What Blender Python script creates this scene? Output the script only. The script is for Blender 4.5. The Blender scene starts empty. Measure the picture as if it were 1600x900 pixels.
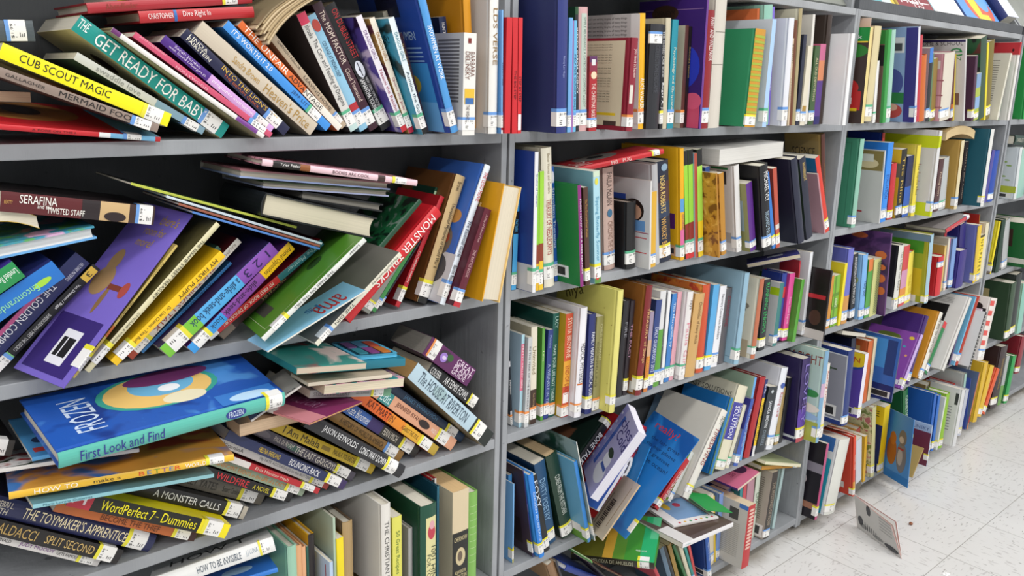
import bpy, bmesh, math, random
from mathutils import Vector, Matrix, Quaternion

S = bpy.context.scene
C = S.collection
rnd = random.Random(11)

# ------------------------------------------------------------------ camera
cam_d = bpy.data.cameras.new('camera'); cam = bpy.data.objects.new('camera', cam_d); C.objects.link(cam)
cam_d.sensor_width = 36.0; cam_d.lens = 29.5317; cam_d.clip_start = .05; cam_d.clip_end = 60
cam.matrix_world = Matrix([[0.751441, 0.138616, -0.645075, -1.082675], [-0.659291, 0.196121, -0.725859, -1.220659], [0.025897, 0.970733, 0.238762, 1.395608], [0.0, 0.0, 0.0, 1.0]])
S.camera = cam
# ------------------------------------------------------------------ view
S.view_settings.view_transform = 'Standard'; S.view_settings.look = 'None'
S.view_settings.gamma = 1.0; S.view_settings.use_curve_mapping = False
S.view_settings.exposure = 0.15
# ------------------------------------------------------------------ light: bright shop, rows of ceiling tubes
W = bpy.data.worlds.new('shop_air'); S.world = W; W.use_nodes = True
bg = W.node_tree.nodes['Background']; bg.inputs[0].default_value = (.97, .98, 1.0, 1); bg.inputs[1].default_value = .52
def tube(x, y, z, sx, sy, e):
    l = bpy.data.lights.new('ceiling_tube', 'AREA'); l.shape = 'RECTANGLE'; l.size = sx; l.size_y = sy; l.energy = e
    l.color = (1.0, .985, .96)
    o = bpy.data.objects.new('ceiling_tube', l); C.objects.link(o); o.location = (x, y, z); return o
for yy, e in ((-.9, 17), (-3.0, 46)):
    for xx in (-2.6, -.2, 2.2, 4.6):
        tube(xx, yy, 3.0, 1.6, .3, e)

# ------------------------------------------------------------------ helpers
def lin(h):
    v = [int(h[i:i+2], 16)/255 for i in (0, 2, 4)]
    return tuple(c/12.92 if c <= .04045 else ((c+.055)/1.055)**2.4 for c in v) + (1,)
MAT = {}
def mat(h, rough=.42, kind='cover'):
    k = (h, rough, kind)
    if k in MAT: return MAT[k]
    m = bpy.data.materials.new(kind); m.use_nodes = True
    nt = m.node_tree; p = nt.nodes['Principled BSDF']; p.inputs['Roughness'].default_value = rough
    c = lin(h)
    if kind == 'ink':
        p.inputs['Base Color'].default_value = c
    else:
        tc = nt.nodes.new('ShaderNodeTexCoord'); n = nt.nodes.new('ShaderNodeTexNoise'); mx = nt.nodes.new('ShaderNodeMix')
        mx.data_type = 'RGBA'
        mp = nt.nodes.new('ShaderNodeMapping')
        nt.links.new(tc.outputs['Object'], mp.inputs[0]); nt.links.new(mp.outputs[0], n.inputs['Vector'])
        nt.links.new(n.outputs['Fac'], mx.inputs['Factor'])
        if kind == 'pages':
            mp.inputs['Scale'].default_value = (1400, 3, 3); n.inputs['Scale'].default_value = 1; n.inputs['Detail'].default_value = 2
            a, b = .74, 1.12
        else:
            n.inputs['Scale'].default_value = 22; n.inputs['Detail'].default_value = 4
            a, b = .93, 1.05
        mx.inputs['A'].default_value = tuple(min(1, x*a) for x in c[:3])+(1,)
        mx.inputs['B'].default_value = tuple(min(1, x*b) for x in c[:3])+(1,)
        nt.links.new(mx.outputs['Result'], p.inputs['Base Color'])
    MAT[k] = m
    return m
def pic_mat(spec):
    k = ('pic',)+tuple(spec)
    if k in MAT: return MAT[k]
    c1, c2, c3, sc = spec
    m = bpy.data.materials.new('picture'); m.use_nodes = True
    nt = m.node_tree; p = nt.nodes['Principled BSDF']; p.inputs['Roughness'].default_value = .35
    tc = nt.nodes.new('ShaderNodeTexCoord'); n = nt.nodes.new('ShaderNodeTexNoise'); r = nt.nodes.new('ShaderNodeValToRGB')
    n.inputs['Scale'].default_value = sc; n.inputs['Detail'].default_value = 3; n.inputs['Distortion'].default_value = .6
    el = r.color_ramp.elements
    el[0].position = .4; el[0].color = lin(c2); el[1].position = .47; el[1].color = lin(c1)
    e = el.new(.56); e.color = lin(c1); e = el.new(.62); e.color = lin(c3)
    nt.links.new(tc.outputs['Object'], n.inputs['Vector']); nt.links.new(n.outputs['Fac'], r.inputs[0])
    nt.links.new(r.outputs[0], p.inputs['Base Color'])
    MAT[k] = m
    return m
TXT = {}
def text_geo(s):
    """flat outline letters: list of verts (x, y) and faces, scaled to a unit box"""
    if s in TXT: return TXT[s]
    cu = bpy.data.curves.new('lettering', 'FONT'); cu.body = s; cu.resolution_u = 2; cu.offset = .0
    o = bpy.data.objects.new('lettering', cu); C.objects.link(o)
    dg = bpy.context.evaluated_depsgraph_get(); me = bpy.data.meshes.new_from_object(o.evaluated_get(dg))
    vs = [(v.co.x, v.co.y) for v in me.vertices]; fs = [tuple(p.vertices) for p in me.polygons]
    bpy.data.objects.remove(o); bpy.data.meshes.remove(me)
    if not vs: TXT[s] = ([], [], 1, 1); return TXT[s]
    x0 = min(v[0] for v in vs); x1 = max(v[0] for v in vs); y0 = min(v[1] for v in vs); y1 = max(v[1] for v in vs)
    TXT[s] = ([(v[0]-x0, v[1]-y0) for v in vs], fs, max(x1-x0, 1e-3), max(y1-y0, 1e-3))
    return TXT[s]

class MB:
    """collects faces with materials, becomes ONE mesh object"""
    def __init__(self): self.v = []; self.f = []; self.m = []; self.mats = []
    def slot(self, m):
        if m not in self.mats: self.mats.append(m)
        return self.mats.index(m)
    def face(self, pts, m):
        n = len(self.v); self.v += [tuple(p) for p in pts]; self.f.append(tuple(range(n, n+len(pts)))); self.m.append(self.slot(m))
    def faces(self, pts, fs, m):
        n = len(self.v); self.v += [tuple(p) for p in pts]; s = self.slot(m)
        for f in fs: self.f.append(tuple(i+n for i in f)); self.m.append(s)
    def box(self, a, b, m):
        x0, y0, z0 = a; x1, y1, z1 = b
        p = [(x0,y0,z0),(x1,y0,z0),(x1,y1,z0),(x0,y1,z0),(x0,y0,z1),(x1,y0,z1),(x1,y1,z1),(x0,y1,z1)]
        self.faces(p, [(3,2,1,0),(4,5,6,7),(0,1,5,4),(1,2,6,5),(2,3,7,6),(3,0,4,7)], m)
    def mesh(self, name, merge=False):
        me = bpy.data.meshes.new(name); me.from_pydata(self.v, [], self.f)
        for m in self.mats: me.materials.append(m)
        me.polygons.foreach_set('material_index', self.m); me.update()
        return me
    def build(self, name, parent=None):
        o = bpy.data.objects.new(name, self.mesh(name)); C.objects.link(o)
        if parent: o.parent = parent
        return o
def bevel(o, w, seg=2):
    md = o.modifiers.new('edge', 'BEVEL'); md.width = w; md.segments = seg; md.limit_method = 'ANGLE'
def tag(o, label=None, cat=None, group=None, kind=None):
    for k, v in (('label', label), ('category', cat), ('group', group), ('kind', kind)):
        if v: o[k] = v
    return o
def thing(name, label, cat, loc=(0,0,0), group=None):
    o = bpy.data.objects.new(name, None); o.empty_display_size = .05; C.objects.link(o); o.location = loc
    return tag(o, label, cat, group)

# ------------------------------------------------------------------ surfaces of the place
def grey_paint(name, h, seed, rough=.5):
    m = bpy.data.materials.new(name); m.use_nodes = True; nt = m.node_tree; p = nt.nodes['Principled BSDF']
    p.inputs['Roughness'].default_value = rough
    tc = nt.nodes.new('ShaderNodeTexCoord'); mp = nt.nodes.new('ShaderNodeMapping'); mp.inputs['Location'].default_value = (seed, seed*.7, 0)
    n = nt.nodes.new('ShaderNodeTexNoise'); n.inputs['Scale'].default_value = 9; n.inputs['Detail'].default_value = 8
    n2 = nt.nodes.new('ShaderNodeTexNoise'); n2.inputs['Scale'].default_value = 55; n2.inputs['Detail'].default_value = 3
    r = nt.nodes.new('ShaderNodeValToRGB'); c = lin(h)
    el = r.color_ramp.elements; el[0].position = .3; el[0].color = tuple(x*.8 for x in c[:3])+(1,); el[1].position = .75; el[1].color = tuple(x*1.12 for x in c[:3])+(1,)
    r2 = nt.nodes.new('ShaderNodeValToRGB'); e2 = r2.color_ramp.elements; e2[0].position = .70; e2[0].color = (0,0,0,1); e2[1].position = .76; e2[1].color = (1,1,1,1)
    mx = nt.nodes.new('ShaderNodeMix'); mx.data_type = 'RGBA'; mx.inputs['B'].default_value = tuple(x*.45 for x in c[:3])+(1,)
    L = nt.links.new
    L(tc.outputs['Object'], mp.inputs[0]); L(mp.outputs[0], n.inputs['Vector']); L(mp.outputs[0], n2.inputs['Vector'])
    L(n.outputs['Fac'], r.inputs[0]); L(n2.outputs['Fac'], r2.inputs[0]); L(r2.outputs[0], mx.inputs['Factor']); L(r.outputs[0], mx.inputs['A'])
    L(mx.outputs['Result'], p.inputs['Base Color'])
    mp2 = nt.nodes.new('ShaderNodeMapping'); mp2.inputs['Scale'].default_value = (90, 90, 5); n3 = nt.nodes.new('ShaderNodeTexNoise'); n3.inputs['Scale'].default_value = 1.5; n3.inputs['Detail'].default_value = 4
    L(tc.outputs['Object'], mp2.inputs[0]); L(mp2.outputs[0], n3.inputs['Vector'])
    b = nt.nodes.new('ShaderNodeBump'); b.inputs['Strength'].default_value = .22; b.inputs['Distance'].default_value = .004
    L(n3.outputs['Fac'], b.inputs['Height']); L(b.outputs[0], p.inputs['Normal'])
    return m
PAINT = grey_paint('grey_paint', '9a9da1', 0)
PAINT_EDGE = grey_paint('grey_paint_edge', 'a2a5a8', 3)
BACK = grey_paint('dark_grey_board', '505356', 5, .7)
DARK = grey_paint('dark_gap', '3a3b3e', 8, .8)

def floor_mat():
    m = bpy.data.materials.new('vinyl_tile'); m.use_nodes = True; nt = m.node_tree; p = nt.nodes['Principled BSDF']; L = nt.links.new
    p.inputs['Roughness'].default_value = .28
    tc = nt.nodes.new('ShaderNodeTexCoord')
    sx = nt.nodes.new('ShaderNodeSeparateXYZ'); L(tc.outputs['Object'], sx.inputs[0])
    def math_(op, a, b=None):
        n = nt.nodes.new('ShaderNodeMath'); n.operation = op
        for i, v in enumerate((a, b)):
            if v is None: continue
            if isinstance(v, (int, float)): n.inputs[i].default_value = v
            else: L(v, n.inputs[i])
        return n.outputs[0]
    T = .3048
    u = math_('DIVIDE', math_('ADD', sx.outputs[0], 0.0200), T); v = math_('DIVIDE', math_('ADD', sx.outputs[1], 0.0783), T)
    fu = math_('FLOOR', u); fv = math_('FLOOR', v)
    par = math_('MODULO', math_('ABSOLUTE', math_('ADD', fu, fv)), 2.0)
    def joint(w):
        f = math_('FRACT', w); g = math_('MINIMUM', f, math_('SUBTRACT', 1.0, f)); return math_('LESS_THAN', g, .0035)
    jt = math_('MAXIMUM', joint(u), joint(v))
    # streaky chips, direction flips from tile to tile
    def chips(sc, thr, loc):
        mp = nt.nodes.new('ShaderNodeMapping'); mp.inputs['Scale'].default_value = sc; mp.inputs['Location'].default_value = loc
        L(tc.outputs['Object'], mp.inputs[0]); n = nt.nodes.new('ShaderNodeTexNoise'); n.inputs['Scale'].default_value = 1; n.inputs['Detail'].default_value = 1.5
        L(mp.outputs[0], n.inputs['Vector'])
        r = nt.nodes.new('ShaderNodeValToRGB'); e = r.color_ramp.elements; e[0].position = thr; e[0].color = (0,0,0,1); e[1].position = thr+.03; e[1].color = (1,1,1,1)
        L(n.outputs['Fac'], r.inputs[0]); return r.outputs[0]
    def mixf(f, a, b):
        n = nt.nodes.new('ShaderNodeMix'); L(f, n.inputs[0]); L(a, n.inputs[2]); L(b, n.inputs[3]); return n.outputs[0]
    dark = mixf(par, chips((45, 150, 1), .70, (3, 1, 0)), chips((150, 45, 1), .70, (9, 4, 0)))
    soft = mixf(par, chips((30, 110, 1), .62, (1, 7, 0)), chips((110, 30, 1), .62, (5, 2, 0)))
    def mixc(f, a, b):
        n = nt.nodes.new('ShaderNodeMix'); n.data_type = 'RGBA'
        if isinstance(f, float): n.inputs['Factor'].default_value = f
        else: L(f, n.inputs['Factor'])
        for s, v in (('A', a), ('B', b)):
            if isinstance(v, tuple): n.inputs[s].default_value = v
            else: L(v, n.inputs[s])
        return n.outputs['Result']
    big = nt.nodes.new('ShaderNodeTexNoise'); big.inputs['Scale'].default_value = 3.0; big.inputs['Detail'].default_value = 5; L(tc.outputs['Object'], big.inputs['Vector'])
    c = mixc(big.outputs['Fac'], lin('c9c8c6'), lin('dedddb'))
    c = mixc(soft, c, lin('bdbbb9'))
    c = mixc(dark, c, lin('77746f'))
    c = mixc(jt, c, lin('96948f'))
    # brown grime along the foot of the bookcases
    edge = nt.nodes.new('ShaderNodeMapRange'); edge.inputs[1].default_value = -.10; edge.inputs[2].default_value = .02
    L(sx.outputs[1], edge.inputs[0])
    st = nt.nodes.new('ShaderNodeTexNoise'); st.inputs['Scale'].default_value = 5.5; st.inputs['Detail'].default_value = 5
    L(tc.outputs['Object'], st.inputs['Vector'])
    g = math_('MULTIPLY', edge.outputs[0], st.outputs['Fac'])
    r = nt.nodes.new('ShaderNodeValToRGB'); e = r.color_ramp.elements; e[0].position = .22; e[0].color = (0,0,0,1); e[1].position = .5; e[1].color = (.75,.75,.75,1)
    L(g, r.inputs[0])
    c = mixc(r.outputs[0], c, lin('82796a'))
    L(c, p.inputs['Base Color'])
    return m
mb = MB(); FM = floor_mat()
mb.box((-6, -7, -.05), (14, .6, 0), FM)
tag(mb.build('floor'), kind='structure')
mb = MB(); WALL = mat('cfcfcc', .8, 'plaster')
mb.box((-6, .5, 0), (14, .6, 3.3), WALL)
tag(mb.build('wall_back'), kind='structure')

# ------------------------------------------------------------------ bookcases
ZB = [1.2815, 0.9679, 0.6565, 0.334, 0.0244]; TH = .021; DEP = 0.1887; PT = .0135
ZTOP = 1.600
def bookcase(xa, xb, label):
    """xa, xb: the clear width between the side panels"""
    r = thing('bookcase', label, 'bookcase', (xa, 0, 0), 'grey painted bookcases along the aisle')
    def part(name, fn):
        m = MB(); fn(m); o = m.build(name, r); bevel(o, .0012); return o
    w = xb-xa
    for x0 in (-PT, w):
        part('side_panel', lambda m: m.box((x0, 0, .012), (x0+PT, DEP+.012, ZTOP+.018), PAINT))
    for i, z in enumerate(ZB):
        part('shelf', lambda m: m.box((.0004, .0008, z), (w-.0004, DEP, z+TH), PAINT))
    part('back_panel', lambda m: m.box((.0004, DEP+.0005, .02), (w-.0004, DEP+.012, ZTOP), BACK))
    part('top_board', lambda m: m.box((.0004, .001, ZTOP), (w-.0004, DEP+.012, ZTOP+.018), PAINT_EDGE))
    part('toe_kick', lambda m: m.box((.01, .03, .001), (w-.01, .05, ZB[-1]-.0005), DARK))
    return r
U = [(-1.2947, -0.0333), (0.0, 1.2614), (1.2898, 2.5373), (2.5826, 3.8426)]
bookcase(*U[0], 'grey painted bookcase in front, crammed with toppled and sloping books')
bookcase(*U[1], 'grey painted bookcase second along the aisle, flat red dog book on its second row')
bookcase(*U[2], 'grey painted bookcase third along the aisle, picture books poking past its base')
bookcase(*U[3], 'grey painted bookcase at the far end of the aisle, cut by the frame')

# ------------------------------------------------------------------ books
STICK = {'y': 'e6dc3c', 'b': '6a9ad8', 'g': '5ab088', 'o': 'e8904a'}
def arc_y(x, T, b):
    t = 2*x/T-1
    return b*t*t
def make_book(name, label, group, O, Q, T, Wd, H, side, kind, sp, cv, cv2, st, sa, titles, bands, art, pic, pg, bend, lab=None):
    root = thing(name, label, 'book', O, group)
    root['side_up'] = side
    root.rotation_mode = 'QUATERNION'; root.rotation_quaternion = Quaternion(Q)
    hard = kind == 'h'; board = kind == 'B'
    c = min(.0026 if hard else (.0016 if board else .0007), T*.22)
    b = min(.16*T, .0045) if hard else min(.05*T, .0012)
    spm = mat(sp, .4); cm = pic_mat(pic) if pic else mat(cv, .38); cm2 = mat(cv2, .38) if cv2 else cm
    pgm = mat(pg, .85, 'pages')
    m = MB()
    # cover: one wrapped sheet, front board - spine - back board, extruded along the height
    N = 6
    hin = .0085 if (hard and T > .012) else 0
    outer = [(0, Wd)]
    if hin: outer += [(0, hin+.004), (.0011, hin), (0, hin-.004)]
    outer += [(T*i/N, arc_y(T*i/N, T, b)) for i in range(N+1)]
    if hin: outer += [(T, hin-.004), (T-.0011, hin), (T, hin+.004)]
    outer += [(T, Wd)]
    inner = []
    for (x, y) in outer:
        xi = min(max(x, c), T-c)
        if x == 0 or x == T: yi = max(y, c+b*.6) if y < Wd else y
        else: yi = y+c if .002 < x < T-.002 or not hin else max(y, c)
        inner.append((xi, yi))
    k = len(outer); nh = 4 if hin else 1
    for z0, z1 in ((0, H),):
        for i in range(k-1):
            M_ = spm if nh <= i < nh+N else (cm if (i < nh) == (side == 0) else cm2)
            if hin and i in (nh-1, nh+N): M_ = spm
            o0, o1, i0, i1 = outer[i], outer[i+1], inner[i], inner[i+1]
            m.face([(o0[0],o0[1],0),(o1[0],o1[1],0),(o1[0],o1[1],H),(o0[0],o0[1],H)], M_)
            m.face([(i1[0],i1[1],0),(i0[0],i0[1],0),(i0[0],i0[1],H),(i1[0],i1[1],H)], pgm if not hard else M_)
            m.face([(o0[0],o0[1],H),(o1[0],o1[1],H),(i1[0],i1[1],H),(i0[0],i0[1],H)], M_)
            m.face([(o1[0],o1[1],0),(o0[0],o0[1],0),(i0[0],i0[1],0),(i1[0],i1[1],0)], M_)
    for (o0, i0, M_) in ((outer[0], inner[0], cm if side == 0 else cm2), (outer[-1], inner[-1], cm if side == 1 else cm2)):
        m.face([(o0[0],o0[1],0),(o0[0],o0[1],H),(i0[0],i0[1],H),(i0[0],i0[1],0)], M_)
    # printing on spine and cover
    lay = [0]
    def spine_pt(x, z, e): return (x, arc_y(x, T, b)-e, z)
    def cover_pt(u, v, e):
        return ((-e, u*Wd, v*H) if side == 0 else (T+e, u*Wd, v*H))
    def put_text(face, s, u0, v0, u1, v1, h, rot):
        vs, fs, wt, ht = text_geo(s)
        if not fs: return
        lay[0] += 1; e = .00012+.00002*lay[0]
        su, sv = (T, H) if face == 'S' else (Wd, H)
        if face == 'C' and side == 0: u0, u1 = 1-u1, 1-u0
        bw, bh = (u1-u0)*su, (v1-v0)*sv
        L, hh = (bw, bh) if abs(rot) < 45 else (bh, bw)
        sx, sy = L/wt, hh/ht
        sy = min(sy, 2.3*sx); sx = min(sx, 1.7*sy)
        cx, cy = (u0+u1)/2*su, (v0+v1)/2*sv
        ca, sn = math.cos(math.radians(rot)), math.sin(math.radians(rot))
        pts = []
        ymin = 0 if u0 < .5 < u1 else min(arc_y(u0*T, T, b), arc_y(u1*T, T, b))
        for (x, y) in vs:
            x = (x-wt/2)*sx; y = (y-ht/2)*sy
            a, w_ = cx+x*ca-y*sn, cy+x*sn+y*ca
            if face == 'S': pts.append((min(max(a, 0), T), ymin-e-.00025, w_))
            else:
                u = a/su
                if side == 0: u = 1-u
                pts.append(cover_pt(u, w_/sv, e))
        m.faces(pts, fs, mat(h, .5, 'ink'))
    def put_rect(face, u0, v0, u1, v1, h):
        lay[0] += 1; e = .0001+.00002*lay[0]; M_ = mat(h, .4)
        if face == 'S':
            e += .0002
            n = 6; u0, u1 = max(u0, .004), min(u1, .996)
            for i in range(n):
                a, d = (u0+(u1-u0)*i/n)*T, (u0+(u1-u0)*(i+1)/n)*T
                m.face([spine_pt(a, v0*H, e), spine_pt(d, v0*H, e), spine_pt(d, v1*H, e), spine_pt(a, v1*H, e)], M_)
        else:
            u0, u1, v0, v1 = [min(max(t, .003), .997) for t in (u0, u1, v0, v1)]
            q = [cover_pt(u0, v0, e), cover_pt(u1, v0, e), cover_pt(u1, v1, e), cover_pt(u0, v1, e)]
            m.face(q if side else q[::-1], M_)
    def put_ell(face, u0, v0, u1, v1, h):
        lay[0] += 1; e = .0001+.00002*lay[0]; M_ = mat(h, .4); q = []
        for i in range(22):
            a = math.tau*i/22; u = (u0+u1)/2+(u1-u0)/2*math.cos(a); v = (v0+v1)/2+(v1-v0)/2*math.sin(a)
            u = min(max(u, .003), .997); v = min(max(v, .003), .997)
            q.append((u*T, (0 if u0 < .5 < u1 else min(arc_y(u0*T, T, b), arc_y(u1*T, T, b)))-e-.0002, v*H) if face == 'S' else cover_pt(u, v, e))
        m.face(q if (face == 'S' or side) else q[::-1], M_)
    for (a0, a1, h) in bands:
        if a1 > a0: put_rect('S', 0, 1-a1, 1, 1-a0, h)
    for a in art:
        if a[0] == 'r': put_rect(*a[1:])
        elif a[0] == 'e': put_ell(*a[1:])
        else: put_text(a[1], a[2], a[3], a[4], a[5], a[6], a[7], a[8])
    for t in titles:
        u0, u1 = (t[4], t[5]) if len(t) > 4 else (.22, .78)
        put_text('S', t[0], u0, 1-t[2], u1, 1-t[1], t[3], -90)
    if bend: bend_mesh(m, bend, H)
    cov = m.build('cover', root)
    # page block, hollowed a little along the fore-edge
    g = MB(); ins = .0035 if hard else .0004
    x0, x1, y0, y1, z0, z1 = c*1.02, T-c*1.02, c+b+.0006, Wd-ins, ins, H-ins
    hol = min(.18*T, .004) if hard else .0003
    n = 6; col = [(x0+(x1-x0)*i/n, y1-hol*(1-(2*i/n-1)**2)) for i in range(n+1)]
    ring = [(x0, y0)]+col+[(x1, y0)]
    pts = [(x, y, z0) for x, y in ring]+[(x, y, z1) for x, y in ring]; kk = len(ring)
    g.faces(pts, [tuple(range(kk))[::1], tuple(range(2*kk-1, kk-1, -1))]+[(i, i+kk, (i+1) % kk+kk, (i+1) % kk) for i in range(kk)], pgm)
    if bend: bend_mesh(g, bend, H)
    g.build('page_block', root)
    # price sticker
    if st:
        s = MB(); wdt = min(T*.98, .034); xa = (T-wdt)/2; z0, z1 = H*(1-sa[1]), H*(1-sa[0])
        if z1-z0 > .034: z0 = z1-.034
        e = .0007
        white = mat('eceae6', .5, 'paper'); col_ = mat(STICK[st], .5, 'paper'); ink = mat('2a2a2c', .6, 'ink')
        zb = z1-(z1-z0)*.2
        n = 4
        for i in range(n):
            a, d = xa+wdt*i/n, xa+wdt*(i+1)/n
            for (p, q_, M_) in ((z0, zb, white), (zb, z1, col_)):
                s.face([spine_pt(a, p, e), spine_pt(d, p, e), spine_pt(d, q_, e), spine_pt(a, q_, e)], M_)
        # folded edge down onto the visible cover when the spine is narrow
        fold = .004 if T > .03 else min(.03-T*.6, .014)
        for (p, q_, M_) in ((z0, zb, white), (zb, z1, col_)):
            X = -e if side == 0 else T+e
            yb = arc_y(0, T, b)
            quad = [(X, yb-e, p), (X, yb+fold, p), (X, yb+fold, q_), (X, yb-e, q_)]
            s.face(quad[::-1] if side == 0 else quad, M_)
            xs = (X, xa) if side == 0 else (xa+wdt, X)
            s.face([(xs[0], yb-e, p), spine_pt(xs[1], p, e) if side == 0 else (xs[1], yb-e, p), spine_pt(xs[1], q_, e) if side == 0 else (xs[1], yb-e, q_), (xs[0], yb-e, q_)], M_)
        vs, fs, wt, ht = text_geo('$1.99'); ee = e+.0001
        tw = wdt*.7; th = (z1-z0)*.15
        s.faces([(T/2-tw/2+x*tw/wt, -ee, z0+(z1-z0)*.6+y*th/ht) for x, y in vs], fs, ink)
        for (a, d, p, q_) in ((.18, .8, .48, .53), (.2, .42, .3, .34), (.2, .36, .2, .24), (.2, .4, .1, .14)):
            s.face([spine_pt(xa+wdt*a, z0+(z1-z0)*p, ee), spine_pt(xa+wdt*d, z0+(z1-z0)*p, ee), spine_pt(xa+wdt*d, z0+(z1-z0)*q_, ee), spine_pt(xa+wdt*a, z0+(z1-z0)*q_, ee)], ink)
        if bend: bend_mesh(s, bend, H)
        s.build('price_sticker', root)
    return root
def bend_mesh(m, k, H):
    """sag of a limp book: its middle sinks towards one cover. Cuts the long faces first."""
    n = 10; nv, nf, nm = [], [], []
    for f, mi in zip(m.f, m.m):
        p = [Vector(m.v[i]) for i in f]
        zs = [q.z for q in p]
        if len(p) == 4 and max(zs)-min(zs) > .5*H:
            lo = sorted([q for q in p if q.z < H*.5], key=lambda q: p.index(q)); 
            a, b_, c_, d = p
            if abs(a.z-b_.z) < 1e-5: pairs = ((a, d), (b_, c_))
            else: pairs = ((d, c_), (a, b_)) if False else ((a, b_), (d, c_))
            for i in range(n):
                t0, t1 = i/n, (i+1)/n
                q0 = pairs[0][0].lerp(pairs[0][1], t0); q1 = pairs[1][0].lerp(pairs[1][1], t0)
                q2 = pairs[1][0].lerp(pairs[1][1], t1); q3 = pairs[0][0].lerp(pairs[0][1], t1)
                k0 = len(nv); nv += [q0, q1, q2, q3]; nf.append((k0, k0+1, k0+2, k0+3)); nm.append(mi)
        else:
            k0 = len(nv); nv += p; nf.append(tuple(range(k0, k0+len(p)))); nm.append(mi)
    for q in nv: q.x += k*(4*(q.z/H-.5)**2-1)
    m.v = [tuple(q) for q in nv]; m.f = nf; m.m = nm

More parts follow.
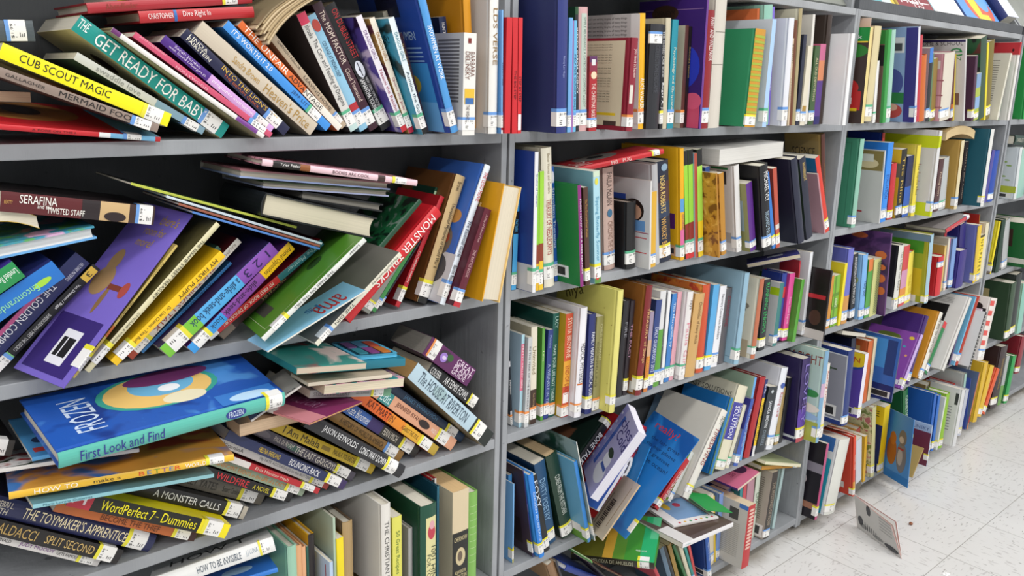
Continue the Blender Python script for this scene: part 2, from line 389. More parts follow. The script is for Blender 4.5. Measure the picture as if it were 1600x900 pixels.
N = None
BOOKS = [
('slate paperback lying flat next to tan page block',1,1,(-.8041,.02,1.4296),(.6886,.0,-.7251,.0),(.0253,.13,.18),1,'p','4a5358','2a2c2f',N,'d8d2c2','b',(.82,.95),[('THE SOUTH',.05,.75,'b9c4c4')]),
('tan page block lying flat next to slate paperback',1,1,(-.8163,.0843,1.3666),(.0,-.6978,.0,.7163),(.0139,.0644,.19),0,'p','b59c80','1d1a1c',N,'c2a98b'),
('white paperback lying flat next to tan page block',1,1,(-.8487,.0222,1.3188),(.726,.0,-.6877,-.0),(.0084,.1222,.1833),1,'p','dcdcdc','e0e0e0'),
('red flat picture book with tan cover art',1,1,(-.6686,-.0106,1.3012),(.7431,.0841,-.6632,-.0313),(.0067,.1767,.2399),1,'h','c8242c','c8242c',N,'d8d2c2','b',(.79,.89),[('A PORE ON THE I',.28,.58,'4a0d10',.3,.7)],[(.66,.72,'f2f2f2'),(.72,.97,'79b9e0')],[('e','C',.25,.3,1.0,.95,'b5793e'),('e','C',.45,.5,.8,.7,'3b1a12'),('r','C',.0,.0,.9,.2,'79b9dd')]),
('yellow scout handbook next to red flat picture book',1,1,(-.665,-.0314,1.3229),(.837,.0,-.5471,-.0),(.0188,.1185,.2113),0,'p','f4e80c','d8d089',N,'d8d2c2','y',(.82,.95),[('CUB SCOUT MAGIC',.1,.62,'111111',.28,.8)]),
('taupe paperback under the yellow one next to yellow scout handbook',1,1,(-.6799,-.0339,1.3157),(.8246,.0,-.5658,-.0),(.0116,.0561,.204),0,'p','8f7d72','4a3d3a',N,'d8d2c2','b',(.82,.95),[('GALLAGHER',.08,.3,'1d1715',.3,.65),('MERMAID FOO',.38,.82,'1d1715',.2,.8)]),
('pale grey swaddling book next to taupe paperback',1,1,(-.6052,.0,1.3093),(.8728,.0,-.4881,-.0),(.0109,.16,.1899),0,'p','c9cbc3','22403f',N,'d8d2c2','b',(.82,.95),[('swaddle love',.15,.48,'8a8d86',.2,.85)],[(.6,1.0,'7fa0b0')]),
('teal baby guide with white lettering',1,1,(-.5778,-.002,1.3035),(.8948,.0,-.4464,-.0),(.0229,.1797,.2368),0,'p','0e8f86','d8cc9c',N,'d8d2c2','b',(.82,.95),[('THE',.01,.07,'e8f2ee',.3,.9),('GET READY FOR BABY',.12,.84,'f6f6f0',.1,.85)],[],[('e','C',.25,.62,.45,.8,'4a2f20'),('e','C',.1,.4,.3,.5,'77705a')]),
('olive-backed hardback with white spine next to teal baby guide',1,1,(-.5238,-.0242,1.3033),(.887,.0,-.4617,-.0),(.0067,.1666,.2467),0,'h','e6e2dc','9a9270',N,'d8d2c2',N,(.82,.95),[],[(0,.05,'6a2d6a'),(.8,.95,'7a3f90')],[('r','C',.05,.2,.9,.9,'a8a07c')]),
('rose paperback next to olive-backed hardback',1,1,(-.5121,-.0235,1.3043),(.8909,.0,-.4542,-.0),(.0083,.1373,.2305),0,'p','c94f6d','a03350',N,'d8d2c2','b',(.82,.95),[('HOLLYWOOD',.24,.55,'f0b9c5',.1,.5),('JACKY COLLINGWAN',.03,.2,'f0b9c5',.5,.9)]),
('purple and pink pregnancy manual next to rose paperback',1,1,(-.5017,-.0001,1.3079),(.9047,.0,-.4262,-.0),(.0135,.16,.1996),0,'p','4b2383','2b1550',N,'d8d2c2','b',(.82,.95),[('Sarah Jordan',.06,.34,'e0d6ee',.5,.85),('with David Ufberg,M.D.',.06,.38,'e0d6ee',.15,.45),('pregnancy instruction manual',.43,.95,'f8f0fa',.25,.75)],[(.4,1.0,'d3a6de')]),
('navy thriller with gold lettering next to purple and manual',1,1,(-.4774,.0005,1.305),(.9165,.0,-.4,-.0),(.0162,.1401,.2045),0,'p','1c1e40','15162c',N,'d8d2c2','b',(.78,.92),[('LINDA',.04,.2,'e8e4d4',.52,.85),('FAIRSTEIN',.04,.25,'e8e4d4',.15,.48),("INTO THE LION'S DEN",.34,.9,'d8b24a',.48,.9),('THE DEVLIN QUICK',.38,.72,'c05a28',.12,.38)]),
('cream paperback with bronze script next to navy thriller',1,1,(-.4327,-.0001,1.3046),(.9049,.0,-.4257,-.0),(.0227,.14,.2278),0,'p','c8bca8','8a7f6c',N,'d8d2c2',N,(.82,.95),[('Sandra Brown',.28,.5,'b08a40',.25,.7),("Heaven's Price",.55,.95,'a5803a',.15,.8)]),
('blue self-help book next to cream paperback',1,1,(-.4046,-.0001,1.3109),(.9166,.0,-.3999,-.0),(.0137,.15,.2196),0,'p','3f8fdc','2c70b8',N,'d8d2c2','g',(.78,.9),[("IT'S WORTH IT 2.0",.06,.42,'f2f6fa',.25,.8),('JEFF LITTLE',.62,.84,'16305a',.25,.7)]),
('orange and cream business book next to blue self-help book',1,1,(-.383,-.0001,1.3106),(.9191,.0,-.394,-.0),(.0113,.15,.2216),0,'p','d9682a','b2501c',N,'d8d2c2',N,(.82,.95),[('THE UNFAIR',.04,.45,'f6efe6',.15,.9),('ADVANTAGE',.47,.8,'151515',.2,.85)],[(.62,1.0,'e6e0d4')]),
('tan novel next to orange and book',1,1,(-.3681,.0139,1.3122),(.9357,.0,-.3529,-.0),(.012,.1416,.1802),0,'p','b8a68c','9a8970',N,'d8d2c2','b',(.84,.95),[('GARRISON KEILLOR',.05,.35,'4a4036',.5,.85),('LEAVING HOME',.42,.8,'4a4036',.3,.75)]),
('red hardback lying flat next to tan novel',1,1,(-.5162,.0,1.4771),(.6665,.0,-.7455,.0),(.0155,.16,.164),1,'h','b8262c','8f1b20',N,'d8d2c2',N,(.82,.95),[('CHRISTOPHER',.07,.28,'f4e4e0',.3,.75),('Dive Right In',.36,.6,'f4e4e0',.25,.85)],[(.285,.31,'2a6ab0')]),
('crimson hardback flat on the red one next to red hardback',1,1,(-.5178,.0014,1.4969),(.6589,.0,-.7522,.0),(.0132,.1602,.2275),1,'h','a8252f','8f1b24',N,'d8d2c2','y',(.8,.9),[('Abendlieder',.1,.28,'8a3a2a',.25,.8)]),
('gold and navy book uppermost on the flat pile',1,1,(-.5331,.01,1.5105),(.6556,.0,-.7551,.0),(.0078,.15,.1724),1,'p','caa040','d8d0b8',N,'d8d2c2',N,(.82,.95),[('Matthew',.47,.58,'1a1a1a',.2,.7)],[(.35,.6,'f0f0f0'),(.6,1.0,'2a5a98')]),
('pink-topped white fantasy paperback next to gold and uppermost',1,1,(-.3513,.0137,1.3072),(.9724,.0,-.2334,-.0),(.0164,.1315,.2003),0,'p','d4d2cc','3a3334',N,'d8d2c2','g',(.82,.95),[('shrooke',.1,.2,'2a2a2a',.25,.75),('The Care and Feeding of Dragons',.22,.78,'4a4a4a',.2,.85)],[(0,.09,'d83a5c'),(.82,1.0,'bfd6d2')]),
('sky-blue slim paperback next to pink-topped white fantasy paperback',1,1,(-.3296,.0187,1.3069),(.9713,.0,-.2377,-.0),(.0164,.132,.2006),0,'p','8fc0da','6a98b4',N,'d8d2c2','b',(.82,.95),[('COURAGE AT INDIAN DEEP',.22,.52,'16304a',.3,.7)],[(.76,.84,'b02a34')],[('e','S',.1,.86,.95,.96,'b8463c')]),
('dark plum parenting book next to sky-blue slim paperback',1,1,(-.3098,.02,1.3069),(.9716,.0,-.2368,-.0),(.0176,.1525,.2208),0,'p','3a1826','2a111c',N,'d8d2c2','b',(.82,.95),[('The MOM FACTOR',.06,.46,'e4d2c4',.25,.8),('Cloud Townsend',.5,.76,'d6c0b4',.25,.7)]),
('black romance with red lettering next to dark plum parenting book',1,1,(-.2841,.0226,1.3071),(.9693,.0,-.2461,-.0),(.0214,.1426,.2212),0,'p','1a1a1c','101012',N,'d8d2c2','g',(.82,.95),[('ON DUBLIN STREET',.04,.42,'c23438',.4,.9),('SAMANTHA YOUNG',.57,.84,'f0f0f0',.1,.5),('NEW YORK TIMES BESTSELLER',.58,.86,'c8c8c8',.6,.82)],[],[('e','S',.15,.43,.9,.56,'dfe4ec'),('r','S',.48,.44,.56,.55,'2a2a3a'),('r','S',.2,.485,.85,.5,'2a2a3a')]),
('purple thin fairy-tale reader next to black romance',1,1,(-.2587,.0,1.3059),(.9753,.0,-.221,-.0),(.0116,.14,.2024),0,'p','e6e0e8','4a3478',N,'d8d2c2','g',(.82,.95),[('DRAGON GIRLS',.12,.36,'6a3a7a',.25,.75),('Naomi the Rainbow',.45,.85,'a03a50',.25,.75)],[(.9,1.0,'c22a34')],[],('5a4aa0','d8c8e8','2a1a40',18)),
('golden thin fairy-tale reader next to purple thin fairy-tale reader',1,1,(-.2441,.0,1.3036),(.9805,.0,-.1967,-.0),(.0105,.14,.1994),0,'p','efe6d4','8a5a48',N,'d8d2c2','g',(.82,.95),[('DRAGON GIRLS',.12,.36,'b0782a',.25,.75),('Quinn the Jade',.45,.85,'a03a50',.25,.75)],[(.9,1.0,'b02440')],[],('d0a050','7a4048','f0d0a0',14)),
('teal thin fairy-tale reader next to golden thin fairy-tale reader',1,1,(-.2317,-.0226,1.3031),(.9846,.0,-.1747,-.0),(.0118,.1374,.1975),0,'p','e2ecee','1f4f58',N,'d8d2c2','g',(.82,.95),[('DRAGON GIRLS',.12,.36,'2a7a8a',.25,.75),('Azmina the Gold',.45,.85,'20384a',.25,.75)],[(.86,1.0,'141414')],[('t','C','ROAR!',.12,.8,.5,.86,'0a2a30',0)],('3a98b8','123238','6ac0d0',14)),
('beige hardback set back in shadow',1,1,(-.2036,.0429,1.3033),(.9881,.0,-.1537,-.0),(.0097,.1184,.2105),0,'h','b0aa98','a49e8a'),
('brown thin chapter book next to beige hardback',1,1,(-.2182,-.0045,1.3031),(.9867,.0,-.1625,-.0),(.0131,.1184,.1715),0,'p','3a2430','5a4030',N,'d8d2c2',N,(.82,.95),[('ELSIE SCARLETTA',.1,.5,'c0a050',.3,.7)]),
('big blue snowmen picture book next to brown thin chapter book',1,1,(-.1918,-.0541,1.3063),(.9876,.0,-.1573,-.0),(.0142,.1869,.2423),0,'h','4f97d6','23459a',N,'d8d2c2','b',(.82,.95),[('SNOWMEN AT WORK',.25,.62,'f4f8fc',.2,.8)],[],[('r','C',.12,.0,1.0,.22,'6aa8dc'),('r','C',.12,.22,.7,.5,'3f8fd0'),('e','C',.3,.28,.55,.42,'d8c050'),('e','C',.45,.36,.65,.48,'f0f4f8'),('r','C',.35,.82,.7,.95,'161a3a'),('t','C','SNOWMEN',.2,.66,.6,.72,'a8c0d8',0),('r','C',.15,.6,.62,.61,'8fb0d8'),('r','C',.15,.57,.62,.58,'8fb0d8'),('r','C',.15,.54,.62,.55,'8fb0d8'),('r','C',.15,.51,.62,.52,'8fb0d8')]),
('navy cat adventure novel next to big blue book',1,1,(-.1342,.0249,1.3031),(.9973,.0,-.0739,-.0),(.0153,.1295,.2007),0,'p','1c2a4c','141e38',N,'d8d2c2',N,(.82,.95),[('HUNTER',.05,.16,'e8e8e8',.3,.7),('WARRIORS',.34,.55,'e0c060',.2,.85)],[],[('r','S',.02,.67,.98,.83,'9a6a3a'),('e','S',.15,.69,.85,.81,'e0c8a0'),('e','S',.3,.7,.48,.75,'2a2a2a')]),
('tall amber hardback next to navy cat adventure novel',1,1,(-.1188,-.0102,1.3104),(.9992,.0,-.0388,-.0),(.0157,.1672,.2391),0,'h','d8941c','c8861a'),
('white romance novel next to tall amber hardback',1,1,(-.1777,-.0641,1.3033),(1.0,.0,.0044,.0),(.0269,.087,.1699),0,'p','e4e2dc','c4c2bc',N,'d8d2c2','b',(.82,.95),[('BARBARA',.18,.42,'6a3a2a',.5,.85),('DELINSKY',.18,.45,'6a3a2a',.1,.45),('THE WISHES',.7,.85,'4a3a34',.1,.6)],[],[('r','C',.15,.92,.85,.94,'6a6864'),('r','C',.15,.885,.85,.905,'6a6864'),('r','C',.15,.85,.85,.87,'6a6864'),('r','C',.15,.815,.85,.835,'6a6864'),('r','C',.15,.78,.85,.8,'6a6864'),('r','C',.15,.745,.85,.765,'6a6864'),('r','C',.15,.71,.85,.73,'6a6864'),('r','C',.15,.675,.85,.695,'6a6864'),('r','C',.15,.64,.85,.66,'6a6864'),('r','C',.15,.605,.85,.625,'6a6864'),('r','C',.15,.57,.85,.59,'6a6864'),('r','C',.15,.535,.85,.555,'6a6864'),('r','C',.15,.5,.85,.52,'6a6864'),('r','C',.15,.465,.85,.485,'6a6864'),('r','C',.15,.43,.85,.45,'6a6864'),('r','C',.15,.395,.85,.415,'6a6864'),('r','C',.15,.36,.85,.38,'6a6864'),('r','C',.15,.325,.85,.345,'6a6864'),('r','S',.1,.31,.9,.46,'e0b83a'),('r','S',.15,.31,.85,.37,'3a6aa8'),('r','S',.3,.9,.55,.95,'7a2a24')]),
('tall white verse collection next to white romance novel',1,1,(-.102,-.045,1.3031),(1.0,.0,-.0039,-.0),(.0193,.18,.2391),0,'h','e8e6e0','c6c4c0',N,'d8d2c2','b',(.84,.95),[('LDS VERSE',.1,.5,'8a6a3a',.3,.8)]),
('light blue thin book beside the white verse book',1,1,(-.0785,-.05,1.3032),(.9999,.0,-.0115,-.0),(.0037,.14,.2132),0,'p','79aee0','5a90c8',N,'d8d2c2','b',(.82,.95),[('INSIDE OUT UPSIDE',.3,.72,'1a2a4a',.3,.8)],[(.86,1.0,'f0f0f0'),(.92,.97,'b02428')]),
('red slim booklet first of three',1,1,(-.0738,-.055,1.3038),(1.0,.0,-.0029,-.0),(.013,.12,.2007),0,'p','c9252c','b01c24'),
('red slim booklet middle of three next to first red booklet',1,1,(-.0564,-.055,1.3032),(.9999,.0,-.0114,-.0),(.0121,.12,.202),0,'p','c9252c','b01c24',N,'d8d2c2',N,(.82,.95),[('THE BIG STEP',.45,.7,'3a0a0c',.3,.7)]),
('red slim booklet last of three next to middle red booklet',1,1,(-.0433,-.055,1.3032),(1.0,.0,-.0089,-.0),(.009,.12,.2025),0,'p','d02c32','b01c24',N,'d8d2c2',N,(.82,.95),[('STEP BY STEP',.5,.72,'3a0a0c',.2,.8)],[],[('r','S',.1,.03,.9,.17,'f2f2f2')]),
('dark red fantasy paperback lying flat',1,2,(-.6895,-.02,1.1874),(.7688,.0,-.6394,-.0),(.026,.14,.1874),1,'p','5a1a1e','1c1416',N,'d8d2c2','b',(.865,.985),[('BEATTY',.02,.07,'c89a50',.1,.9),('SERAFINA',.11,.34,'f2efe6',.5,.92),('and the',.22,.31,'f2efe6',.32,.52),('TWISTED STAFF',.28,.52,'f2efe6',.12,.42)],[(.5,.62,'241a1c'),(.62,.82,'c8a878'),(.82,1.0,'3a2420')],[('e','S',.0,.2,.5,.35,'2a1c1c')]),
('bent cream board book with yellow discs',1,2,(-.8314,.09,1.2109),(-.0,.7487,-.0,-.6629),(.0169,.1,.1144),0,'p','e4dcc4','d8b43a',N,'e8dfc8',N,(.82,.95),[],[],[],N,.02),
('pale blue storybook flat with pages outward',1,2,(-.7664,.13,1.1934),(-.0,.7498,-.0,-.6616),(.0174,.15,.1645),0,'h','dfe2e2','4f9a9a','6aa8dc','d8d8d6',N,(.82,.95),[],[],[],('3f8fa8','5aa05a','c8a0c0',25)),
('purple early reader with green header next to pale blue storybook',1,2,(-1.0958,-.0331,1.021),(.8723,-.0,.489,.0),(.0251,.1177,.2658),0,'p','5a3fa8','3a2a80',N,'d8d2c2',N,(.82,.95),[('Leveled Reader',.01,.14,'e8f0e8',.2,.8),('Paliotta / McWilliam',.2,.5,'f0f0f8',.1,.5)],[(0,.16,'1f8a4a')]),
('bright blue reader next to purple early reader',1,2,(-1.0537,-.0271,1.0162),(.8696,.0,.4938,.0),(.0279,.1276,.2687),0,'p','1f6fc0','2a2f6a',N,'d8d2c2',N,(.82,.95),[('FindingGod',.45,.75,'dfeaf2',.1,.4),('Encontrando a Dios',.12,.45,'8ad0a0',.45,.8)],[(.85,1.0,'6ab04a')],[('e','S',.45,.86,.75,.95,'a0d040')]),
('navy and pink fantasy paperback next to bright blue reader',1,2,(-.9319,.0187,1.0138),(.9169,.0,.3992,.0),(.0245,.132,.2041),0,'p','22285a','1a2048',N,'d8d2c2','b',(.82,.95),[('THE GOLDEN COMPASS',.25,.82,'e8e8f0',.2,.6),('HIS DARK MATERIALS',.03,.18,'d0d0e0',.5,.9)],[],[('r','S',.02,.0,.25,.7,'c85a90')]),
('black gecko chapter book with yellow numeral',1,2,(-.9051,.0196,1.0039),(.9142,.0,.4053,.0),(.0124,.1326,.1937),0,'p','15151a','101014',N,'d8d2c2','b',(.82,.95),[('Van Draanen / Biggs',.17,.4,'e8e8e8',.3,.7),('SHREDDERMAN: MEET THE GECKO',.45,.78,'c8c8c8',.3,.7)],[],[('r','S',.02,.87,.98,.98,'e0b848'),('t','S','3',.2,.89,.8,.96,'15151a',-90),('r','S',.0,.1,.98,.19,'7ac07a')]),
('large purple picture book next to black gecko chapter book',1,2,(-.8364,-.0762,.9962),(.8973,-.0311,.3957,.193),(.0021,.0994,.2928),0,'h','6a55b8','7a68c4',N,'d8d2c2','y',(.78,.9),[],[],[('r','C',.1,.03,.93,.33,'3a2a72'),('r','C',.3,.08,.62,.26,'e8e8ee'),('r','C',.34,.12,.48,.22,'222222'),('r','C',.5,.12,.58,.22,'222222'),('e','C',.5,.45,.85,.62,'a08058'),('e','C',.6,.58,.8,.72,'a08058'),('e','C',.42,.36,.5,.52,'8a6a44'),('r','C',.2,.5,.5,.53,'7a3a2a'),('e','C',.12,.47,.26,.56,'a84a40'),('t','C',"there's",.1,.9,.45,.96,'b8963a',0),('t','C','room for',.2,.83,.6,.88,'b8963a',0),('t','C','more!',.3,.76,.6,.81,'b8963a',0)]),
('mustard storybook next to large purple picture book',1,2,(-.8149,-.0357,.9944),(.9333,.0,.3591,.0),(.0032,.1509,.2229),0,'p','c8b060','b09a50',N,'d8d2c2','y',(.82,.95),[('Anne Rockwell',.08,.3,'5a4a20',.25,.75),('THE STONE AX',.38,.62,'2a2420',.25,.8)],[(.62,.7,'c86a30')]),
('blue thin picture book next to mustard storybook',1,2,(-.7889,-.0047,.9943),(.9276,.0,.3735,.0),(.0023,.1279,.1456),0,'p','26489a','1e3a80'),
('cream story treasury next to blue thin picture book',1,2,(-.8007,-.0425,1.0039),(.9197,.0,.3927,.0),(.008,.1574,.2661),0,'h','d8d0a8','5a5432',N,'d8d2c2','y',(.82,.95),[('THE SESAME STREET TREASURY',.12,.52,'16160f',.25,.8),('CTW/FUNK & WAGNALLS',.62,.85,'3a3a2a',.3,.7)]),
('sage green devotional next to cream story treasury',1,2,(-.7501,.0057,.9989),(.9136,.0,.4065,.0),(.0084,.1416,.2158),0,'p','4f7460','3a5a4a',N,'d8d2c2','b',(.82,.95),[('Having a Mary Heart',.05,.34,'c8d4a0',.25,.75),('in a Martha World',.36,.58,'c8d4a0',.25,.75),('WEAVER',.74,.9,'6a5a30',.15,.85)],[(.6,.68,'4a2f2a'),(.68,1.0,'c0a868')]),
('yellow puppy book next to sage green devotional',1,2,(-.7683,-.0451,1.011),(.9056,.0,.4241,.0),(.0121,.1598,.2104),0,'p','efc018','d8aa14',N,'d8d2c2','y',(.82,.95),[('MY FIRST PUPPY',.06,.42,'3a2a08',.25,.75),('Dr. Lisa Chimes - Tina Burke',.5,.84,'3a2a08',.3,.7)]),
('white paperback with brick-red lettering next to yellow puppy book',1,2,(-.7345,-.0049,1.0003),(.9129,.0,.4082,.0),(.0099,.1515,.2304),0,'p','d8d2c8','5a1c1c',N,'d8d2c2','y',(.82,.95),[('KAUFMANN',.04,.2,'8a8078',.25,.7),('THE THINGS I TALK',.24,.78,'9a4034',.15,.8)],[(.82,.9,'a8442c'),(.93,1.0,'a8442c')]),
('blue slim paperback next to white paperback',1,2,(-.7153,-.0044,1.0029),(.9048,.0,.4258,.0),(.0045,.1384,.1814),0,'p','2f6fa8','24567f',N,'d8d2c2',N,(.82,.95),[('FLY AWAY MY LOU',.1,.7,'123048',.2,.8)]),
('blue and green slide-and-seek board book next to blue slim paperback',1,2,(-.697,-.0296,1.011),(.8984,.0,.4392,.0),(.0224,.1717,.2216),0,'B','58aee8','3a2a5a',N,'d8d0bc','y',(.8,.95),[('1 2 3',.06,.28,'2a1a50',.2,.8),('a slide-and-seek book',.33,.76,'143a60',.2,.75)],[(0,.32,'8a50b0'),(.7,1.0,'7ac23a')]),
('yellow and purple slide-and-seek board book next to blue and book',1,2,(-.6572,-.0266,1.004),(.9057,.0,.424,.0),(.0164,.1729,.2179),0,'B','8a48a0','5a2a70',N,'d8d0bc','y',(.82,.95),[('Animal Opposites',.02,.28,'4a3a08',.2,.85),('slide-and-seek',.36,.67,'2a1038',.2,.75),('book',.7,.8,'12304a',.2,.75)],[(0,.3,'f0bc1c'),(.68,1.0,'3a98dc')]),
('teal and red first word book next to yellow and book',1,2,(-.6209,-.0104,1.0117),(.8789,.0,.4771,.0),(.0113,.1575,.233),0,'p','c82a30','7a1a20',N,'d8d2c2',N,(.82,.95),[('The Mother',.06,.32,'a8c8c8',.2,.75),('MY FIRST BOOK OF DINOSAURS',.45,.88,'f2e4d4',.2,.7)],[(0,.4,'2f6f78'),(.93,1.0,'e8e8e8')]),
('dark brown paperback with cream pages next to teal and book',1,2,(-.5943,.0091,1.0035),(.8912,.0,.4535,.0),(.0119,.1386,.1693),0,'p','32191c','24100f',N,'d8d2c2',N,(.82,.95),[('DINOSAURS',.2,.5,'a08a60',.2,.8)],[(.85,1.0,'7a6a5c')]),
('large green picture book with white spine',1,2,(-.58,-.1104,1.0249),(.8968,.0018,.4225,-.1309),(.0076,.2363,.2106),0,'h','d8dad4','4f8a28',N,'d8d2c2','y',(.76,.9),[('Locker',.06,.16,'2a2a2a',.25,.75),('THE MARE ON THE HILL',.32,.7,'1a1a1a',.25,.75)],[],[('r','C',.08,.06,.085,.94,'c0d4a0'),('r','C',.08,.06,.95,.064,'c0d4a0'),('r','C',.3,.12,.6,.22,'4a4a44'),('e','C',.35,.6,.5,.75,'2a4a18')]),
('yellow handbook next to large green picture book',1,2,(-.4719,.0347,1.0048),(.8897,.0,.4565,.0),(.0145,.1012,.2655),0,'h','e4c422','dcbf1e',N,'d8d2c2',N,(.82,.95),[('Encyc',.05,.2,'6a5a10',.25,.75),('A GUIDE TO FUN AMELIA',.3,.75,'4a3a10',.25,.75)]),
('pale blue rounded board book next to yellow handbook',1,2,(-.5739,-.1159,1.0048),(.8297,.0,.5583,.0),(.0023,.0695,.1797),0,'B','e0dccf','8ac0e4',N,'d8d0bc',N,(.82,.95),[],[],[('t','C','ama',.12,.55,.62,.85,'b83038',-90),('t','C','ls',.4,.5,.7,.64,'3a78b8',-90)]),
('ivory paperback next to pale blue book',1,2,(-.4928,-.1073,1.0001),(.9014,.0,.4331,.0),(.0084,.1517,.1984),0,'p','dcd8c6','6a6862',N,'d8d2c2','b',(.82,.95),[('Murphy/Weatherby',.04,.35,'4a463a',.2,.75),('THE DIN',.55,.8,'2a2820',.2,.75)]),
('dark red thin paperback next to ivory paperback',1,2,(-.4351,-.0014,1.004),(.8763,.0,.4818,.0),(.0038,.1179,.0869),0,'p','8a1f24','6a1418'),
('grey paperback low between its neighbours',1,2,(-.3388,.0084,1.0026),(.944,.0,.33,.0),(.0185,.1309,.132),0,'p','8d9088','6a6c66',N,'d8d2c2','y'),
('green thin paperback next to grey paperback',1,2,(-.3177,.0099,.9968),(.9448,.0,.3277,.0),(.0081,.119,.1526),0,'p','3f8f4a','2a6a34',N,'d8d2c2','b'),
('dark navy paperback next to green thin paperback',1,2,(-.3054,.0113,.9977),(.9429,.0,.3331,.0),(.0032,.1281,.1457),0,'p','1c1d2c','14151f',N,'d8d2c2','b'),
('dark green book with machinery cover next to dark navy paperback',1,2,(-.3719,-.032,1.0808),(.9136,.0,.4067,.0),(.0092,.1386,.1701),0,'h','14452c','123a28',N,'d8d2c2',N,(.82,.95),[],[],[],('16502f','0a1c14','6a7a70',30)),
('red truck picture book next to dark green book',1,2,(-.3994,-.0306,1.0107),(.9122,.0,.4097,.0),(.0227,.1477,.2537),0,'h','cc2028','c01c26',N,'d8d2c2',N,(.82,.95),[('MONSTER TRUCKS',.06,.7,'f4ece8',.15,.8)],[],[('t','C','MON',.3,.3,.75,.95,'f4ece8',-90),('t','C','BIG WH',.78,.5,.9,.95,'e8c8c4',-90)]),
('dark green academic paperback next to red truck picture book',1,2,(-.2334,.0471,.9945),(.9826,.0,.1857,.0),(.0047,.0704,.2209),0,'p','1d4a38','163a2c',N,'d8d2c2',N,(.82,.95),[],[],[('r','S',.0,.78,1.0,.97,'b8d8b0'),('t','S','palgrave',.2,.8,.8,.95,'2a3a30',-90)]),
('red memoir next to dark green academic paperback',1,2,(-.2684,.01,.9972),(.9713,.0,.2377,.0),(.0095,.14,.2176),0,'h','b8202c','96161f',N,'d8d2c2','y',(.82,.95),[("I'D TELL",.05,.4,'3a0a10',.25,.8),('CATHERINE MARSH',.5,.78,'f0dcd4',.2,.6)]),
('tan war history hardback next to red memoir',1,2,(-.2237,.003,.9992),(.9833,.0,.1819,.0),(.022,.16,.2456),0,'h','c9ad7c','6a4422',N,'d8d2c2','y',(.82,.95),[('Brown',.05,.12,'4a3a22',.3,.7),('Unexplained Mysteries of World War II',.22,.72,'2a2218',.3,.75)],[(.85,1.0,'151515')]),
('blue and white brick-movie guide next to tan war history hardback',1,2,(-.199,-.03,.9993),(.9806,.0,.196,.0),(.013,.17,.2689),0,'h','dfe6ee','3a66b8',N,'d8d2c2','b',(.83,.95),[('THE LEGO MOVIE',.05,.26,'c02a30',.2,.85),('The Essential Guide',.4,.66,'1a2a50',.2,.8),('Bacon Bean',.72,.84,'151515',.2,.8)],[],[('r','C',.0,.0,.9,.35,'c8c8cc'),('e','C',.15,.3,.6,.55,'7a6a5a'),('e','C',.2,.4,.45,.5,'b04a34'),('e','C',.1,.12,.5,.34,'4a4a50'),('e','C',.12,.56,.35,.66,'c08a4a'),('r','C',.4,.02,.8,.14,'b0aea8')]),
('tan thin paperback next to blue and guide',1,2,(-.1641,-.0102,.9971),(.9815,.0,.1914,.0),(.0043,.1316,.192),0,'p','b89a68','a08456'),
('maroon paperback next to tan thin paperback',1,2,(-.1838,-.05,.9975),(.981,.0,.1941,.0),(.0163,.14,.188),0,'p','5c1528','4a1020',N,'d8d2c2','b',(.82,.95),[('A Day of School Days',.06,.34,'c8a0a0',.3,.7),('THE BATTLE BOOK',.42,.7,'c8a0a0',.3,.7)],[(.95,1.0,'b82a34')]),
('golden yellow hardback with pages outward next to maroon paperback',1,2,(-.0814,.12,.9895),(.0,.1076,.0,.9942),(.0448,.18,.2204),1,'h','dca01e','dc9f1c','e4c07a','dcd2bc',N,(.82,.95),[],[],[('r','C',.1,.62,.3,.82,'e8e4dc'),('r','C',.14,.64,.26,.8,'2a2a2a'),('r','C',.1,.12,.3,.38,'e8e4dc'),('r','C',.14,.16,.26,.34,'2a2a2a')]),
('pink picture book lying on the pile',1,2,(-.2597,-.0448,1.2188),(.7635,-.0038,-.6456,-.0138),(.0099,.1464,.2775),1,'h','e8c4cc','5a3038',N,'d8d2c2','y',(.82,.92),[('Tyler Feder',.1,.22,'f4f0ec',.25,.8),('BODIES ARE COOL',.42,.66,'2a1a1e',.25,.75)],[(.06,.24,'1a1414'),(.22,.28,'8a5024'),(.72,.77,'3a2420')],[],('d89aa8','3a2026','7a4038',22)),
('pale-paged hardback flat below the pink book',1,2,(-.2962,.1301,1.2245),(.0,-.6586,.0,.7525),(.0129,.15,.2654),0,'h','c8c4b8','8a5a60','8fa0c8','b9b2a2'),
('thin dark-green hardback flat in the pile next to pale-paged hardback',1,2,(-.2957,.135,1.2106),(.0,-.6605,.0,.7508),(.0109,.15,.2284),0,'h','b8b4a8','3a4a2a','a8b0d0','a8a294'),
('grey-paged black hardback flat in the pile',1,2,(-.3049,.14,1.187),(.0,-.6286,.0,.7777),(.0137,.15,.1527),0,'h','9a968c','1a1c1e',N,'8f8b82'),
('thick black hardback with cream page block',1,2,(-.5469,-.0482,1.1936),(.5641,-.5641,-.4264,-.4264),(.035,.2036,.15),1,'h','14181a','14181a',N,'d0c8b0'),
('dark picture book with lime edge next to thick black hardback',1,2,(-.4775,-.03,1.1642),(.8134,.0,-.5817,-.0),(.0036,.16,.2547),1,'m','b8c048','15181a',N,'d8d2c2',N,(.82,.95),[],[],[],('15181a','5a7a3a','0a0c0e',12)),
('white-edged flat picture book next to dark picture book',1,2,(-.4372,-.035,1.135),(.8248,.0,-.5654,-.0),(.0035,.15,.2547),1,'m','c8d4dc','4a7aa8'),
('brown-edged flat picture book next to white-edged flat picture book',1,2,(-.4417,-.0364,1.1317),(.8244,.0,-.566,-.0),(.0034,.1498,.2327),1,'m','9a5a44','7a4434'),
